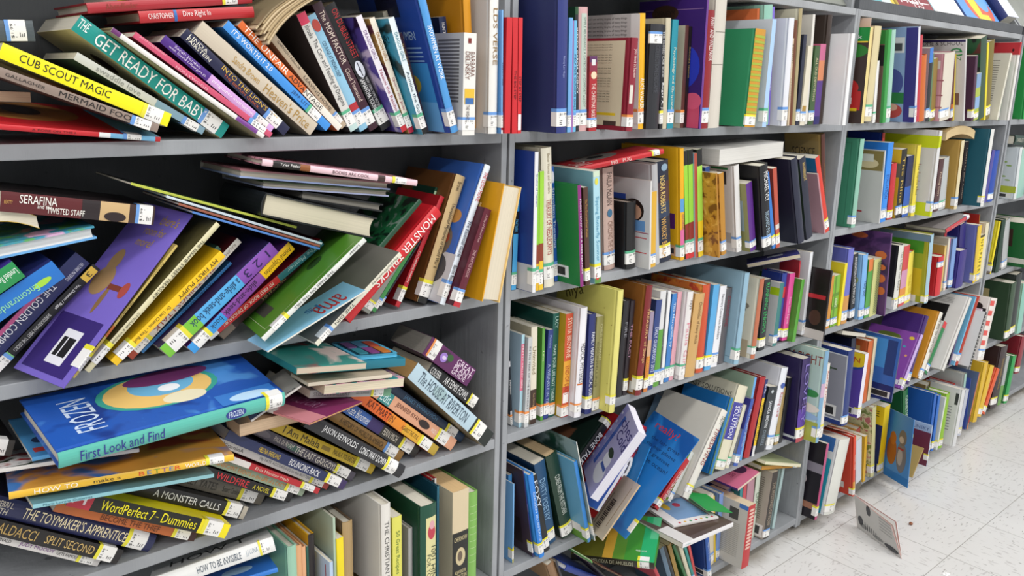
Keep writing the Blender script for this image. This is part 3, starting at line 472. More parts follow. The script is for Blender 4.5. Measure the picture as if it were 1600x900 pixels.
('blue-edged flat picture book next to brown-edged flat picture book',1,2,(-.445,-.0421,1.1286),(.823,.0,-.568,-.0),(.003,.1491,.2112),1,'m','4f7fc4','3a64a8'),
('dark paperback foot with price sticker',1,3,(-.89,.01,.8841),(.8235,.0,-.5673,-.0),(.0221,.12,.17),1,'p','3a3632','1c1a1a',N,'d8d2c2','y'),
('light blue picture book under the snow storybook',1,3,(-.6663,-.0499,.8867),(.7188,.0016,-.6951,-.0116),(.0055,.1501,.2094),1,'m','4f9ad0','4f97cc',N,'d8d2c2',N,(.82,.95),[],[],[('e','C',.3,.85,.45,.95,'2a3a5a'),('r','C',.1,.9,.2,.97,'b8403a'),('e','C',.35,.2,.5,.4,'d8b070')]),
('large blue snow storybook with mint spine',1,3,(-.5443,-.1037,.9079),(.7029,.0806,-.7055,-.0412),(.0231,.1567,.3162),1,'h','58b4a4','2458b0',N,'d8d2c2','y',(.9,.985),[('First Look and Find',.08,.42,'2a2a88',.2,.85)],[],[('e','S',.15,.2,.85,.3,'2a3a8a'),('t','S','FROZEN',.3,.215,.7,.285,'d8e8f4',-90),('e','C',.3,.2,.95,.75,'3aa090'),('e','C',.33,.23,.92,.72,'e8c070'),('e','C',.5,.3,.9,.6,'6ab0d8'),('e','C',.55,.38,.68,.48,'f0f4f8'),('e','C',.3,.3,.5,.5,'e8e0c0'),('r','C',.05,.02,.25,.3,'3a7ac8'),('e','C',.06,.05,.2,.25,'b8d8f0'),('t','C','FROZEN',.22,.76,.78,.9,'c8d8ec',0),('e','C',.7,.2,.95,.6,'7a3a70')],('2458b0','183a86','4a8ad0',10)),
('yellow better-world picture book next to large blue snow storybook',1,3,(-.6278,-.1039,.8431),(.7216,-.0738,-.6877,-.0305),(.0098,.1368,.2849),1,'h','e8b832','d88a3a',N,'d8d2c2','y',(.86,.95),[('HOW TO',.1,.28,'fdf8ea',.2,.85),('make a',.31,.5,'2a2418',.25,.75),('B',.54,.575,'d8402a',.2,.8),('E',.575,.61,'2a7ac0',.2,.8),('T',.61,.645,'5a9a3a',.2,.8),('T',.645,.68,'8a4a9a',.2,.8),('E',.68,.71,'2a7ac0',.2,.8),('R',.71,.74,'d8402a',.2,.8),('WORLD',.76,.86,'fdf8ea',.2,.8)],[],[],('e0a040','3a7ac0','c8502a',9)),
('pale blue thin book beneath the yellow one',1,3,(-.6481,-.0745,.8114),(.7486,.0,-.663,-.0),(.0056,.0821,.2401),1,'m','8fc4cc','6a9aa4',N,'d8d2c2',N,(.82,.95),[('Maria Lorena Gutierrez',.05,.3,'3a6a7a',.2,.8)]),
('floral white picture book next to pale blue thin book',1,3,(-.7492,-.0729,.8807),(.7133,-.1616,-.682,.0),(.005,.143,.2365),1,'m','d0ccc6','dad4ce',N,'d8d2c2',N,(.82,.95),[],[],[],('e8e4e0','a8282a','2a3a1a',26)),
('midnight blue fantasy hardback next to floral white picture book',1,3,(-.7266,.0021,.6787),(.8816,.0,-.472,-.0),(.0279,.1414,.2494),1,'h','22264e','1a1c38',N,'d8d2c2','y',(.82,.95),[('SHERRI L.',.03,.14,'c8c0b0',.55,.85),('SMITH',.03,.12,'c8c0b0',.2,.5),("THE TOYMAKER'S APPRENTICE",.2,.82,'e8d8b0',.25,.8)]),
('black thriller paperback next to midnight blue fantasy hardback',1,3,(-.7738,.0014,.6783),(.8854,.0,-.4648,-.0),(.0222,.1211,.2132),1,'p','1c1818','141212',N,'d8d2c2','y',(.82,.95),[('BALDACCI',.12,.4,'b89858',.2,.85),('SPLIT SECOND',.46,.8,'c8a868',.25,.8)]),
('white thin school-story paperback next to black thriller paperback',1,3,(-.7976,.0131,.6781),(.8869,.0,-.462,-.0),(.0116,.1223,.1934),1,'p','d8d4d0','b8b4b0',N,'d8d2c2','y',(.82,.95),[('DONALD',.2,.32,'2a2a2a',.3,.7),('JUDY MOODY',.38,.64,'7a3a8a',.2,.8),('GETS FAMOUS',.66,.83,'2a2a2a',.3,.7)]),
('burnt orange paperback next to white thin school-story paperback',1,3,(-.6616,-.0082,.6788),(.8736,.0,-.4866,-.0),(.0143,.1178,.2229),1,'p','b8622a','6a3018',N,'d8d2c2','y',(.82,.95),[('BECOME THE THIEF',.3,.72,'5a2a10',.2,.8)],[(.92,1.0,'3a1a10')]),
('black and yellow word-processing manual next to burnt orange paperback',1,3,(-.62,-.0285,.6781),(.8697,.0,-.4935,-.0),(.0231,.1609,.2551),1,'p','16160f','f0de10',N,'d8d2c2','y',(.82,.95),[('WordPerfect 7',.18,.5,'f4e41c',.2,.85),('for Windows',.505,.53,'f4e41c',.2,.8),('Dummies',.55,.78,'f4e41c',.2,.85)],[(0,.0,'f0de10'),(.0,.13,'c02a3c'),(.8,1.0,'f0de10')],[('t','S','H',.3,.9,.9,.99,'f0e0e0',-90)]),
('black paperback with silver title next to black and manual',1,3,(-.5725,.0095,.6781),(.8693,.0,-.4942,-.0),(.0224,.1321,.2266),1,'p','1a1a1c','121214',N,'d8d2c2','y',(.82,.95),[('A MONSTER CALLS',.27,.78,'dcdcdc',.25,.75)],[(.96,1.0,'b8b0a0')]),
('grey-brown paperback next to black paperback',1,3,(-.5301,.0342,.6799),(.8704,.0,-.4923,-.0),(.0226,.1222,.2697),1,'p','6a6458','4a463e',N,'d8d2c2','y',(.82,.95),[('BAILEY YATES',.4,.66,'3a362e',.25,.8),('Smart Cookie',.7,.82,'2a2a20',.25,.8)]),
('black paperback with red title next to grey-brown paperback',1,3,(-.4889,.0101,.6811),(.88,.0,-.4749,-.0),(.0157,.122,.2369),1,'p','141212','101010',N,'d8d2c2','y',(.82,.95),[('BRICK',.18,.3,'d8c83a',.2,.7),('WILDFIRE',.36,.62,'d03038',.15,.85),('A NOVEL',.66,.8,'d8c83a',.25,.75)]),
('pale olive novel next to black paperback',1,3,(-.4642,.011,.6845),(.8835,.0,-.4684,-.0),(.0138,.1221,.2269),1,'p','8fa088','6a7a64',N,'d8d2c2','y',(.82,.95),[('INSIGNIFICANT EVENTS in the LIFE of a CACTUS',.15,.85,'c87a2a',.25,.75)]),
('red thin paperback next to pale olive novel',1,3,(-.44,.0,.6856),(.886,.0,-.4638,-.0),(.0103,.12,.2295),1,'p','b8222c','8a161e',N,'d8d2c2','y',(.82,.95),[('Elvis Monster Mash',.4,.7,'e8c8b8',.25,.75)],[(0,.35,'e4ddd6'),(.04,.3,'e4ddd6')]),
('white novel with grey title next to red thin paperback',1,3,(-.4177,.0089,.6834),(.8914,.0,-.4533,-.0),(.0121,.1219,.2402),1,'p','dcd8d4','b8b2aa',N,'d8d2c2','y',(.82,.95),[('VitaminA',.05,.22,'3a3a3a',.25,.75),('My FATE ACCORDING to the BUTTERFLY',.36,.86,'6a6a70',.25,.75)],[(.9,1.0,'a83a30')]),
('navy paperback next to white novel',1,3,(-.3959,-.01,.6836),(.8928,.0,-.4505,-.0),(.0164,.12,.2584),1,'p','222c56','1a2040',N,'d8d2c2','y',(.82,.95),[('HELENA SHERLAND',.25,.42,'d8b83a',.25,.75),('BOUNCING BACK',.5,.76,'e8e8ec',.2,.85)],[(.93,1.0,'3a2a5a')]),
('grey gargoyle fantasy paperback next to navy paperback',1,3,(-.3655,.0115,.6821),(.8984,.0,-.4392,-.0),(.0166,.1221,.2642),1,'p','4a4450','3a343e',N,'d8d2c2','y',(.82,.95),[('PAUL DURHAM',.28,.44,'c8c0b8',.3,.8),('THE LAST GARGOYLE',.46,.84,'dcd4c8',.15,.85)],[],[('e','S',.15,.75,.85,.9,'6a626c'),('e','S',.2,.5,.8,.62,'3a5a50')]),
('mustard memoir next to grey gargoyle fantasy paperback',1,3,(-.3237,.0113,.6828),(.8912,.0,-.4536,-.0),(.0184,.1221,.2689),1,'p','c8a81c','a0861a',N,'d8d2c2','y',(.82,.95),[('I Am Malala',.2,.5,'2a2210',.2,.85),('MALALA YOUSAFZAI',.62,.82,'4a3a10',.25,.8)],[],[('r','S',.3,.41,.7,.48,'8a7010')]),
('black hardback with white lettering next to mustard memoir',1,3,(-.2886,-.03,.6794),(.9022,.0,-.4313,-.0),(.0249,.14,.2411),1,'h','26262a','1a1a1e',N,'d8d2c2','y',(.8,.92),[('JASON REYNOLDS',.14,.48,'e8e8e8',.25,.8),('LONG WAY DOWN',.52,.8,'f0f0f0',.25,.8)]),
('bronze history paperback next to black hardback',1,3,(-.2493,.0302,.68),(.907,.0,-.4212,-.0),(.02,.122,.2776),1,'p','8f6a34','6a4c22',N,'d8d2c2','b',(.82,.95),[('A HISTORY OF WORLD IN AMERICA',.38,.8,'3a2a12',.25,.75)]),
('blue and purple romance next to bronze history paperback',1,3,(-.217,.0259,.6798),(.9097,.0,-.4153,-.0),(.0222,.122,.2824),1,'p','3a6ab8','2a4a88',N,'d8d2c2','y',(.82,.95),[('Kate Bloomer',.3,.5,'e8eef4',.15,.85),('FERN MICH',.64,.78,'d8d0c0',.15,.85)],[(.5,.62,'3a2a6a'),(.62,1.0,'2e2a26')]),
('orange gradient paperback next to blue and purple romance',1,3,(-.1822,.0104,.6794),(.9152,.0,-.4031,-.0),(.0202,.1218,.3046),1,'p','e0641e','b84a14',N,'d8d2c2','y',(.82,.95),[('KAT MARTIN',.32,.56,'4a1408',.2,.85),('AGAINST THE TIDE',.64,.8,'2a1408',.3,.7)],[(.52,.66,'e88a22'),(.66,.82,'e0a828'),(.82,1.0,'b89a34')]),
('peach romance with teal band next to orange gradient paperback',1,3,(-.1409,.0089,.679),(.911,.0,-.4123,-.0),(.0243,.1218,.3137),1,'p','e0a482','b8805a',N,'d8d2c2','y',(.82,.95),[('Edit',.29,.37,'d8f0ee',.15,.85),('JENNIFER RYAN',.42,.64,'5a2a20',.3,.75),('WILD LOVE',.76,.84,'f4ece4',.15,.85)],[(.28,.38,'2a8a88')],[('e','S',.2,.26,.8,.36,'2a1a18')]),
('dark blue paperback next to peach romance',1,3,(-.1057,.0227,.6817),(.9111,.0,-.4121,-.0),(.0176,.1217,.3154),1,'p','16304c','102238',N,'d8d2c2','y',(.82,.95),[('JANET EVANOVICH',.4,.72,'5a8ab0',.25,.8)]),
('pale blue gothic novel next to dark blue paperback',1,3,(-.0773,-.02,.6794),(.9253,.0,-.3793,-.0),(.0335,.13,.265),1,'p','b4ccd8','8a7a5a',N,'b08a54','y',(.78,.9),[('The HOUSE AT RIVERTON',.08,.68,'3a4a58',.2,.85)],[(0,.0,'ffffff'),(.76,1.0,'1c2420')],[('e','S',.2,.6,.9,.75,'9ab4b8')]),
('black fantasy paperback next to pale blue gothic novel',1,3,(-.0845,.0073,.7534),(.9095,.0,-.4157,-.0),(.0231,.1319,.156),1,'p','17181c','101114',N,'d8d2c2','y',(.82,.97),[('COLFER',.03,.22,'f0f0f0',.2,.8),('ARTEMIS FOWL',.3,.78,'e8e8e8',.2,.85)],[(0,.0,'ffffff')]),
('purple garden plant guide next to black fantasy paperback',1,3,(-.1098,.0,.8103),(.9047,.0,-.426,-.0),(.0378,.11,.1381),1,'p','5c1f58','4a1648',N,'8f8a82','o',(.05,.22),[('GREAT',.6,.97,'ecd8e8',.6,.93),('PLANT',.6,.97,'ecd8e8',.33,.6),('GUIDE',.6,.9,'ecd8e8',.08,.32)],[],[('e','S',.3,.5,.9,.75,'3a2a3a'),('e','S',.25,.58,.75,.72,'9a78c8'),('e','S',.5,.48,.85,.6,'2f5a2a'),('e','S',.4,.6,.6,.68,'d8c8e8')]),
('teal activity board book with button panel',1,3,(-.2998,-.0659,.9112),(.7387,-.0529,-.6716,-.022),(.0136,.1461,.1677),1,'B','1f7488','1f7a90',N,'d8d0bc'),
('dress-up picture paperback next to teal activity board book',1,3,(-.5213,-.0969,.9521),(.5333,-.5333,-.4644,-.4644),(.0106,.1255,.1385),1,'p','2f8a8a','24706e',N,'c8b8a4',N,(.82,.95),[],[],[],('2f8a80','b02a2e','d8c8c0',9)),
('cream thin board lying in the pile',1,3,(-.3381,-.083,.9032),(.749,.0,-.6626,-.0),(.0059,.0593,.1572),1,'m','d4c8b4','c0b098'),
('cream paged paperback with pink cover next to cream thin board',1,3,(-.3111,-.0258,.8963),(.0,-.6584,.0,.7527),(.0156,.0546,.154),0,'p','d8ccb4','c86a90',N,'d8ccb2',N,(.82,.95),[],[],[],('d8a0b0','6a4a9a','3a8a8a',30)),
('grey romance paperback next to cream paged paperback',1,3,(-.3216,-.0518,.8568),(.7752,.0,-.6317,-.0),(.0134,.0601,.1582),1,'p','a4a4a2','8a8a88',N,'d8d2c2','y',(.74,.9),[('SUSAN MALLERY',.04,.48,'6a6a6a',.25,.75),('ALL SUMMER',.55,.72,'6a6a6a',.35,.65)],[(.9,1.0,'6a9a7a')]),
('white name dictionary with curled cover next to grey romance paperback',1,3,(-.5068,-.0871,.9261),(.5079,-.1519,-.8479,-.0073),(.003,.1478,.09),1,'m','cfc9c2','c9c3bc',N,'d8d2c2',N,(.82,.95),[],[],[('t','C','Baby',.1,.2,.4,.9,'2a1a1c',0),('e','C',.6,.3,.8,.9,'5a1420'),('r','C',.03,.1,.06,.16,'5a5452'),('r','C',.03,.2,.06,.26,'5a5452'),('r','C',.03,.3,.06,.36,'5a5452'),('r','C',.03,.4,.06,.46,'5a5452'),('r','C',.03,.5,.06,.56,'5a5452'),('r','C',.03,.6,.06,.66,'5a5452'),('r','C',.03,.7,.06,.76,'5a5452'),('r','C',.03,.8,.06,.86,'5a5452')]),
('tan page block of a thick paperback',1,3,(-.4629,.0076,.8688),(.0,-.7038,.0,.7104),(.02,.0505,.1286),0,'p','d0b494','b89a78',N,'d2b696'),
('pink and plum paperback set askew next to tan page block',1,3,(-.5125,-.1191,.8743),(.5861,-.4225,-.5608,-.4043),(.0032,.1244,.118),1,'p','d88a8c','7a2a58',N,'c8a060','y',(.1,.35),[],[],[('t','C','VICTORY',.35,.3,.7,.85,'a87a9a',-90),('r','C',.0,.0,.3,1.0,'c8828a')]),
('white hardback lying on the row next to blue hardback',1,4,(-.5492,-.061,.6453),(.6474,-.2536,-.7176,.0393),(.0229,.1532,.1893),1,'h','e4e4e2','dededc',N,'d8d2c2','y',(.87,.96),[('HOW TO BE INVISIBLE',.36,.72,'3a4a5a',.25,.75),('J J LUNA',.76,.86,'8a9aa8',.2,.8)],[],[('t','C','HOW T',.3,.2,.8,.85,'1a1a1a',-90)]),
('blue hardback lying under the white one next to white hardback',1,4,(-.538,-.0405,.5919),(.6737,-.2269,-.7028,.0272),(.0073,.1314,.1701),1,'h','2f7ad0','2a78d4',N,'d8d2c2',N,(.82,.95),[],[],[('e','C',.3,.2,.7,.5,'b8d8e8')]),
('mint green hardback next to blue hardback',1,4,(-.5007,-.0016,.3556),(1.0,.0,.0,.0),(.0166,.1726,.249),0,'h','9cc8ae','86bda0'),
('peach slim hardback next to mint green hardback',1,4,(-.4839,.0002,.3556),(1.0,.0,.0,.0),(.0104,.1614,.2443),0,'h','e0a878','d89c6c',N,'d8d2c2',N,(.82,.95),[('LEGACY',.45,.75,'6a4a2a',.25,.75)]),
('apricot slim hardback next to peach slim hardback',1,4,(-.4731,.0008,.3556),(1.0,.0,.0,.0),(.0073,.1614,.2383),0,'h','e4ac80','d89c6c'),
('dark green thin book next to apricot slim hardback',1,4,(-.4647,.0013,.3556),(1.0,.0,.0,.0),(.0041,.1502,.2361),0,'p','2a5a4c','24503f'),
('black-spined yellow hardback next to dark green thin book',1,4,(-.4603,.0,.3556),(1.0,.0,.0,.0),(.0119,.18,.2565),0,'h','241c1c','d8a41c'),
('navy small paperback next to black-spined yellow hardback',1,4,(-.4287,.0201,.3556),(1.0,.0,.0,.0),(.0128,.12,.1926),0,'p','1f2050','28285c'),
('pale blue thin book with red border',1,4,(-.4358,-.028,.3556),(1.0,.0,.0,.0),(.0067,.1391,.2074),0,'p','b4c8e0','b8cce4',N,'d8d2c2',N,(.82,.95),[],[],[('r','C',.1,.55,.9,.57,'a03a48'),('r','C',.1,.55,.12,.95,'a03a48')]),
('pale green large thin book next to pale blue thin book',1,4,(-.4148,-.0058,.3556),(1.0,.0,.0,.0),(.0047,.1706,.2777),0,'p','b0c4ac','bccab4'),
('yellow paperback next to pale green book',1,4,(-.4098,-.0085,.3556),(1.0,.0,.0,.0),(.0138,.1404,.2349),0,'p','f0d81c','e8d018',N,'d8d2c2',N,(.82,.95),[('BUNYUL',.3,.7,'4a3a10',.25,.7)]),
('tan worn hardback next to yellow paperback',1,4,(-.3913,.0,.3556),(1.0,.0,.0,.0),(.0206,.16,.2555),0,'h','b09468','6a5440'),
('large white nursery rhyme hardback next to tan worn hardback',1,4,(-.3341,-.04,.3556),(1.0,.0,.0,.0),(.0196,.18,.2884),0,'h','dedad2','d6d2ca',N,'d8d2c2',N,(.82,.95),[('THE CHRISTIAN MOTHER GOOSE',.12,.9,'4a4a48',.3,.75)],[],[('r','C',.2,.05,.75,.25,'a8843a'),('e','C',.15,.2,.8,.36,'5a4a2a'),('r','C',.25,.1,.6,.2,'d8b860')]),
('lime pasta recipe book next to large white hardback',1,4,(-.305,-.03,.3556),(1.0,.0,.0,.0),(.0207,.14,.2492),0,'p','dcd860','b8b44a',N,'d8d2c2',N,(.82,.95),[('50 Great Recipes',.12,.48,'5a7a3a',.25,.75),('PASTA',.58,.9,'4a6a2a',.15,.85)]),
('grey thin hardback next to lime pasta recipe book',1,4,(-.2631,-.0214,.3556),(1.0,.0,.0,.0),(.0093,.1299,.2084),0,'h','b4b2b0','acaaa8'),
('dark green gardening hints hardback next to grey thin hardback',1,4,(-.2529,-.0487,.3556),(1.0,.0,.0,.0),(.0371,.1802,.2603),0,'h','114a36','0e3f2e',N,'d8d2c2',N,(.82,.95),[],[],[('r','S',.3,.02,.95,.9,'d8d098'),('t','S','1001 HINTS & TIPS',.6,.1,.9,.66,'2a3a2a',-90),('t','S','FOR YOUR GARDEN',.35,.1,.58,.6,'2a3a2a',-90),('e','S',.4,.72,.85,.84,'b83a4a'),('e','S',.5,.8,.8,.87,'d8a0a8')]),
('teal thin hardback next to dark green hardback',1,4,(-.1805,.0,.3556),(1.0,.0,.0,.0),(.0052,.16,.2614),0,'h','2a6a80','24566a'),
('red hardback with black and white spine',1,4,(-.174,.026,.3556),(1.0,.0,.0,.0),(.0116,.1552,.2637),0,'h','e8e8e8','c02a30',N,'d8d2c2',N,(.82,.95),[],[],[('r','S',0,0,.5,1,'161616')]),
('tan presidential biography next to red hardback',1,4,(-.1615,-.0263,.3556),(1.0,.0,.0,.0),(.0403,.1705,.2521),0,'p','d4c2a0','cbbfa4',N,'d8b684',N,(.82,.95),[],[],[('r','S',.0,.18,1.0,.64,'1c1c18'),('e','S',.2,.34,.8,.5,'c8b890'),('e','S',.32,.38,.62,.47,'6a5a4a'),('t','S','CHERNOW',.1,.56,.9,.6,'d8c898',0),('t','S','ALEXANDER',.15,.27,.85,.3,'d8c898',0),('t','S','HAMILTON',.1,.22,.9,.26,'d8c898',0)]),
('leaf green hardback next to tan presidential biography',1,4,(-.1075,-.01,.3556),(1.0,.0,.0,.0),(.0241,.14,.2265),0,'h','7fb356','76a850',N,'d8d2c2',N,(.82,.95),[],[(.9,.94,'d87a3a'),(.94,1.0,'e8e8e8')],[('r','S',.15,.3,.9,.305,'b8d898'),('r','S',.15,.37,.9,.375,'b8d898'),('r','S',.15,.44,.9,.445,'b8d898'),('r','S',.15,.51,.9,.515,'b8d898'),('r','S',.15,.58,.9,.585,'b8d898'),('r','S',.15,.65,.9,.655,'b8d898'),('r','S',.15,.72,.9,.725,'b8d898'),('r','S',.15,.79,.9,.795,'b8d898'),('r','S',.15,.86,.9,.865,'b8d898')]),
('tall navy binder next to light blue thin paperback',2,1,(.0353,-.08,1.3031),(.9998,.0,-.0179,-.0),(.0253,.2,.2533),0,'h','2c3778','2a3160',N,'d8d2c2','b',(.82,.95),[('Nancy Lee Hope',.45,.6,'9aa4d0',.4,.65)]),
('light blue thin paperback next to tall navy binder',2,1,(.0806,-.06,1.3031),(.9999,.0,-.0158,-.0),(.0096,.14,.2105),0,'p','6fa8dc','4f88c0',N,'d8d2c2','b'),
('lilac thin paperback next to light blue thin paperback',2,1,(.0952,-.055,1.3031),(.9998,.0,-.0222,-.0),(.0053,.13,.2065),0,'p','9a6aa8','7a4a88'),
('pale blue agency paperback next to lilac thin paperback',2,1,(.1032,-.0527,1.3031),(.9998,.0,-.0216,-.0),(.0075,.1297,.2071),0,'p','69b4dc','4a94bc',N,'d8d2c2','b',(.82,.95),[('HELP FOR CURIOUS GIRLS',.3,.8,'1a3a5a',.2,.8)]),
('black paperback with white lettering next to pale blue agency paperback',2,1,(.1167,-.0472,1.3031),(.9994,.0,-.034,-.0),(.0085,.1497,.2328),0,'p','20222a','1a3a24',N,'d8d2c2','b',(.82,.95),[('WENDY GARCIA AGENCY',.05,.8,'e8e8e8',.25,.75)],[(0,.06,'1f4a2a')]),
('pink patterned abundance daybook next to black paperback',2,1,(.1262,-.0462,1.3031),(.9997,.0,-.0256,-.0),(.0254,.1592,.2336),0,'h','cfa4a4','b88a8a',N,'d8d2c2','b',(.82,.95),[],[],[('r','S',.22,.17,.78,.95,'b8c4b8'),('t','S','SIMPLE ABUNDANCE A DAYBOOK of COMFORT and JOY',.35,.2,.68,.92,'5a6a60',-90)]),
('small red christmas paperback next to pink patterned abundance daybook',2,1,(.1525,-.049,1.3031),(.9997,.0,-.0254,-.0),(.0213,.1211,.144),0,'p','a8242c','7a1a20',N,'d8d2c2','b',(.82,.95),[('THE CHRISTMAS BASKET',.36,.86,'f0dcd0',.2,.8)],[(0,.08,'5a2a5a'),(.08,.2,'8a2a44')],[('r','S',.25,.88,.75,.96,'d8d8d8'),('e','S',.15,.7,.9,.8,'e8d0b0')]),
('handwriting-covered hardback with yellow spine next to small red christmas paperback',2,1,(.3212,-.0321,1.3031),(.9995,.0,-.0328,-.0),(.0199,.1797,.236),0,'h','e8b01e','c6c3c0',N,'d8d2c2','o',(.82,.95),[('ALICE WALKER',.55,.82,'f4ecd4',.2,.8)],[],[('r','C',.0,.0,.14,1.0,'e8e6e2'),('t','C','dear friend I am writing to you of many things',.2,.95,.95,.975,'5a5856',0),('t','C','dear friend I am writing to you of many things',.2,.915,.95,.94,'5a5856',0),('t','C','dear friend I am writing to you of many things',.2,.88,.95,.905,'5a5856',0),('t','C','dear friend I am writing to you of many things',.2,.845,.95,.87,'5a5856',0),('t','C','dear friend I am writing to you of many things',.2,.81,.95,.835,'5a5856',0),('t','C','dear friend I am writing to you of many things',.2,.775,.95,.8,'5a5856',0),('t','C','dear friend I am writing to you of many things',.2,.74,.95,.765,'5a5856',0),('t','C','dear friend I am writing to you of many things',.2,.705,.95,.73,'5a5856',0),('t','C','dear friend I am writing to you of many things',.2,.67,.95,.695,'5a5856',0)]),
('maroon-bordered hardback with quotations next to handwriting-covered hardback',2,1,(.2365,-.075,1.3033),(1.0,.0,.0063,.0),(.0186,.16,.1831),0,'h','8a2434','8a2434',N,'d8d2c2','o',(.82,.95),[('you meet in heaven',.12,.42,'e8c8c0',.2,.8)],[],[('r','C',.12,.05,1.0,.97,'d8ccae'),('r','C',.22,.16,.55,.19,'e0c02a'),('r','C',.2,.05,.42,.1,'4a3a34'),('r','S',.1,.3,.5,.5,'d8d4c8'),('t','C','more than words and days ever after',.22,.92,.92,.935,'4a443a',0),('t','C','more than words and days ever after',.22,.892,.92,.907,'4a443a',0),('t','C','more than words and days ever after',.22,.864,.92,.879,'4a443a',0),('t','C','more than words and days ever after',.22,.808,.92,.823,'4a443a',0),('t','C','more than words and days ever after',.22,.78,.92,.795,'4a443a',0),('t','C','more than words and days ever after',.22,.752,.92,.767,'4a443a',0),('t','C','more than words and days ever after',.22,.724,.92,.739,'4a443a',0),('t','C','more than words and days ever after',.22,.668,.92,.683,'4a443a',0),('t','C','more than words and days ever after',.22,.64,.92,.655,'4a443a',0),('t','C','more than words and days ever after',.22,.612,.92,.627,'4a443a',0),('t','C','more than words and days ever after',.22,.556,.92,.571,'4a443a',0),('t','C','more than words and days ever after',.22,.528,.92,.543,'4a443a',0),('t','C','more than words and days ever after',.22,.5,.92,.515,'4a443a',0),('t','C','more than words and days ever after',.22,.472,.92,.487,'4a443a',0),('t','C','more than words and days ever after',.22,.416,.92,.431,'4a443a',0),('t','C','more than words and days ever after',.22,.388,.92,.403,'4a443a',0),('t','C','more than words and days ever after',.22,.36,.92,.375,'4a443a',0),('t','C','more than words and days ever after',.22,.332,.92,.347,'4a443a',0),('t','C','more than words and days ever after',.22,.304,.92,.319,'4a443a',0)]),
('black embossed hardback next to maroon-bordered hardback',2,1,(.3419,-.0399,1.3031),(.9999,.0,-.0113,-.0),(.0408,.16,.2165),0,'h','26272c','1c1d22',N,'d8d2c2','b',(.07,.18),[('COLLECTION ENDGAME',.2,.65,'44464e',.2,.8)]),
('slim black paperback next to black embossed hardback',2,1,(.391,-.0331,1.3031),(.9996,.0,-.028,-.0),(.0104,.1502,.2173),0,'p','16161a','121216',N,'d8d2c2','y',(.82,.95),[('Roger A. Jones',.55,.92,'f0f0f0',.2,.9),('THE CLOSED CASE BOOK',.06,.5,'c8c8c8',.2,.8)]),
('ragged beige hardback next to slim black paperback',2,1,(.4049,-.0303,1.3031),(.9998,.0,-.0202,-.0),(.0166,.16,.2322),0,'h','c8bfa6','bcb094'),
('teal psychology textbook next to ragged beige hardback',2,1,(.4226,-.0297,1.3031),(.9999,.0,-.0128,-.0),(.0203,.16,.2303),0,'p','1c8a9c','157486',N,'d8d2c2','b',(.82,.95),[('Psychology and Christianity',.25,.85,'d8d8c0',.25,.75)]),
('oatmeal and brown thin book next to teal psychology textbook',2,1,(.4766,-.0223,1.3031),(.9999,.0,-.0124,-.0),(.0128,.1397,.222),0,'p','5a3630','c4bca4',N,'d8d2c2','o'),
('black thin paperback beside the brown one',2,1,(.4903,-.0227,1.3031),(.9999,.0,-.0105,-.0),(.0094,.1397,.2204),0,'p','1a1414','120e0e',N,'d8d2c2',N,(.82,.95),[('BLANCHE & TIMOTHY',.2,.5,'b89a50',.3,.7)]),
('purple and gold giant storybook next to black thin paperback',2,1,(.5017,-.0577,1.3031),(.9999,.0,-.0129,-.0),(.0071,.1904,.2796),0,'h','6a3a8a','3a1f6a',N,'d8d2c2',N,(.82,.95),[],[],[('r','C',.02,.0,.98,.2,'c84a6a'),('e','C',.05,.3,.6,.66,'2a3ab8'),('e','C',.2,.24,.4,.36,'d8a83a'),('e','C',.0,.15,.25,.28,'d85a7a'),('r','C',.04,.92,.9,.925,'8a6a9a'),('e','C',.4,.83,.8,.96,'3a2418'),('t','C',"DISNEY'S",.45,.87,.75,.92,'120c0c',0),('r','C',.45,.72,.85,.78,'2a6a8a')]),
('dark red wallpapering guide next to purple and storybook',2,1,(.5104,-.0576,1.3031),(.9999,.0,-.014,-.0),(.0271,.1704,.2549),0,'h','8c1f26','741a20',N,'d8d2c2','b',(.82,.95),[('PAINT AND WALLPAPER',.06,.42,'e8d8d4',.3,.8)]),
('cracked stone-coloured hardback next to dark red wallpapering guide',2,1,(.5497,-.05,1.3031),(.9999,.0,-.0139,-.0),(.0416,.18,.2815),0,'h','cfc8bc','c4bcae',N,'d8d2c2',N,(.82,.95),[],[],[('r','S',.1,.75,.98,.755,'8a8378'),('r','S',.0,.5,.9,.505,'8a8378')]),
('mint hardback set back next to cracked stone-coloured hardback',2,1,(.8054,-.0231,1.3031),(.9986,.0,-.053,-.0),(.0361,.1197,.289),0,'h','8fc0ae','86b4a4'),
('orange hardback set back next to mint hardback',2,1,(.7925,-.0083,1.3031),(.9988,.0,-.0492,-.0),(.0099,.1106,.2798),0,'h','c8683a','d06e40'),
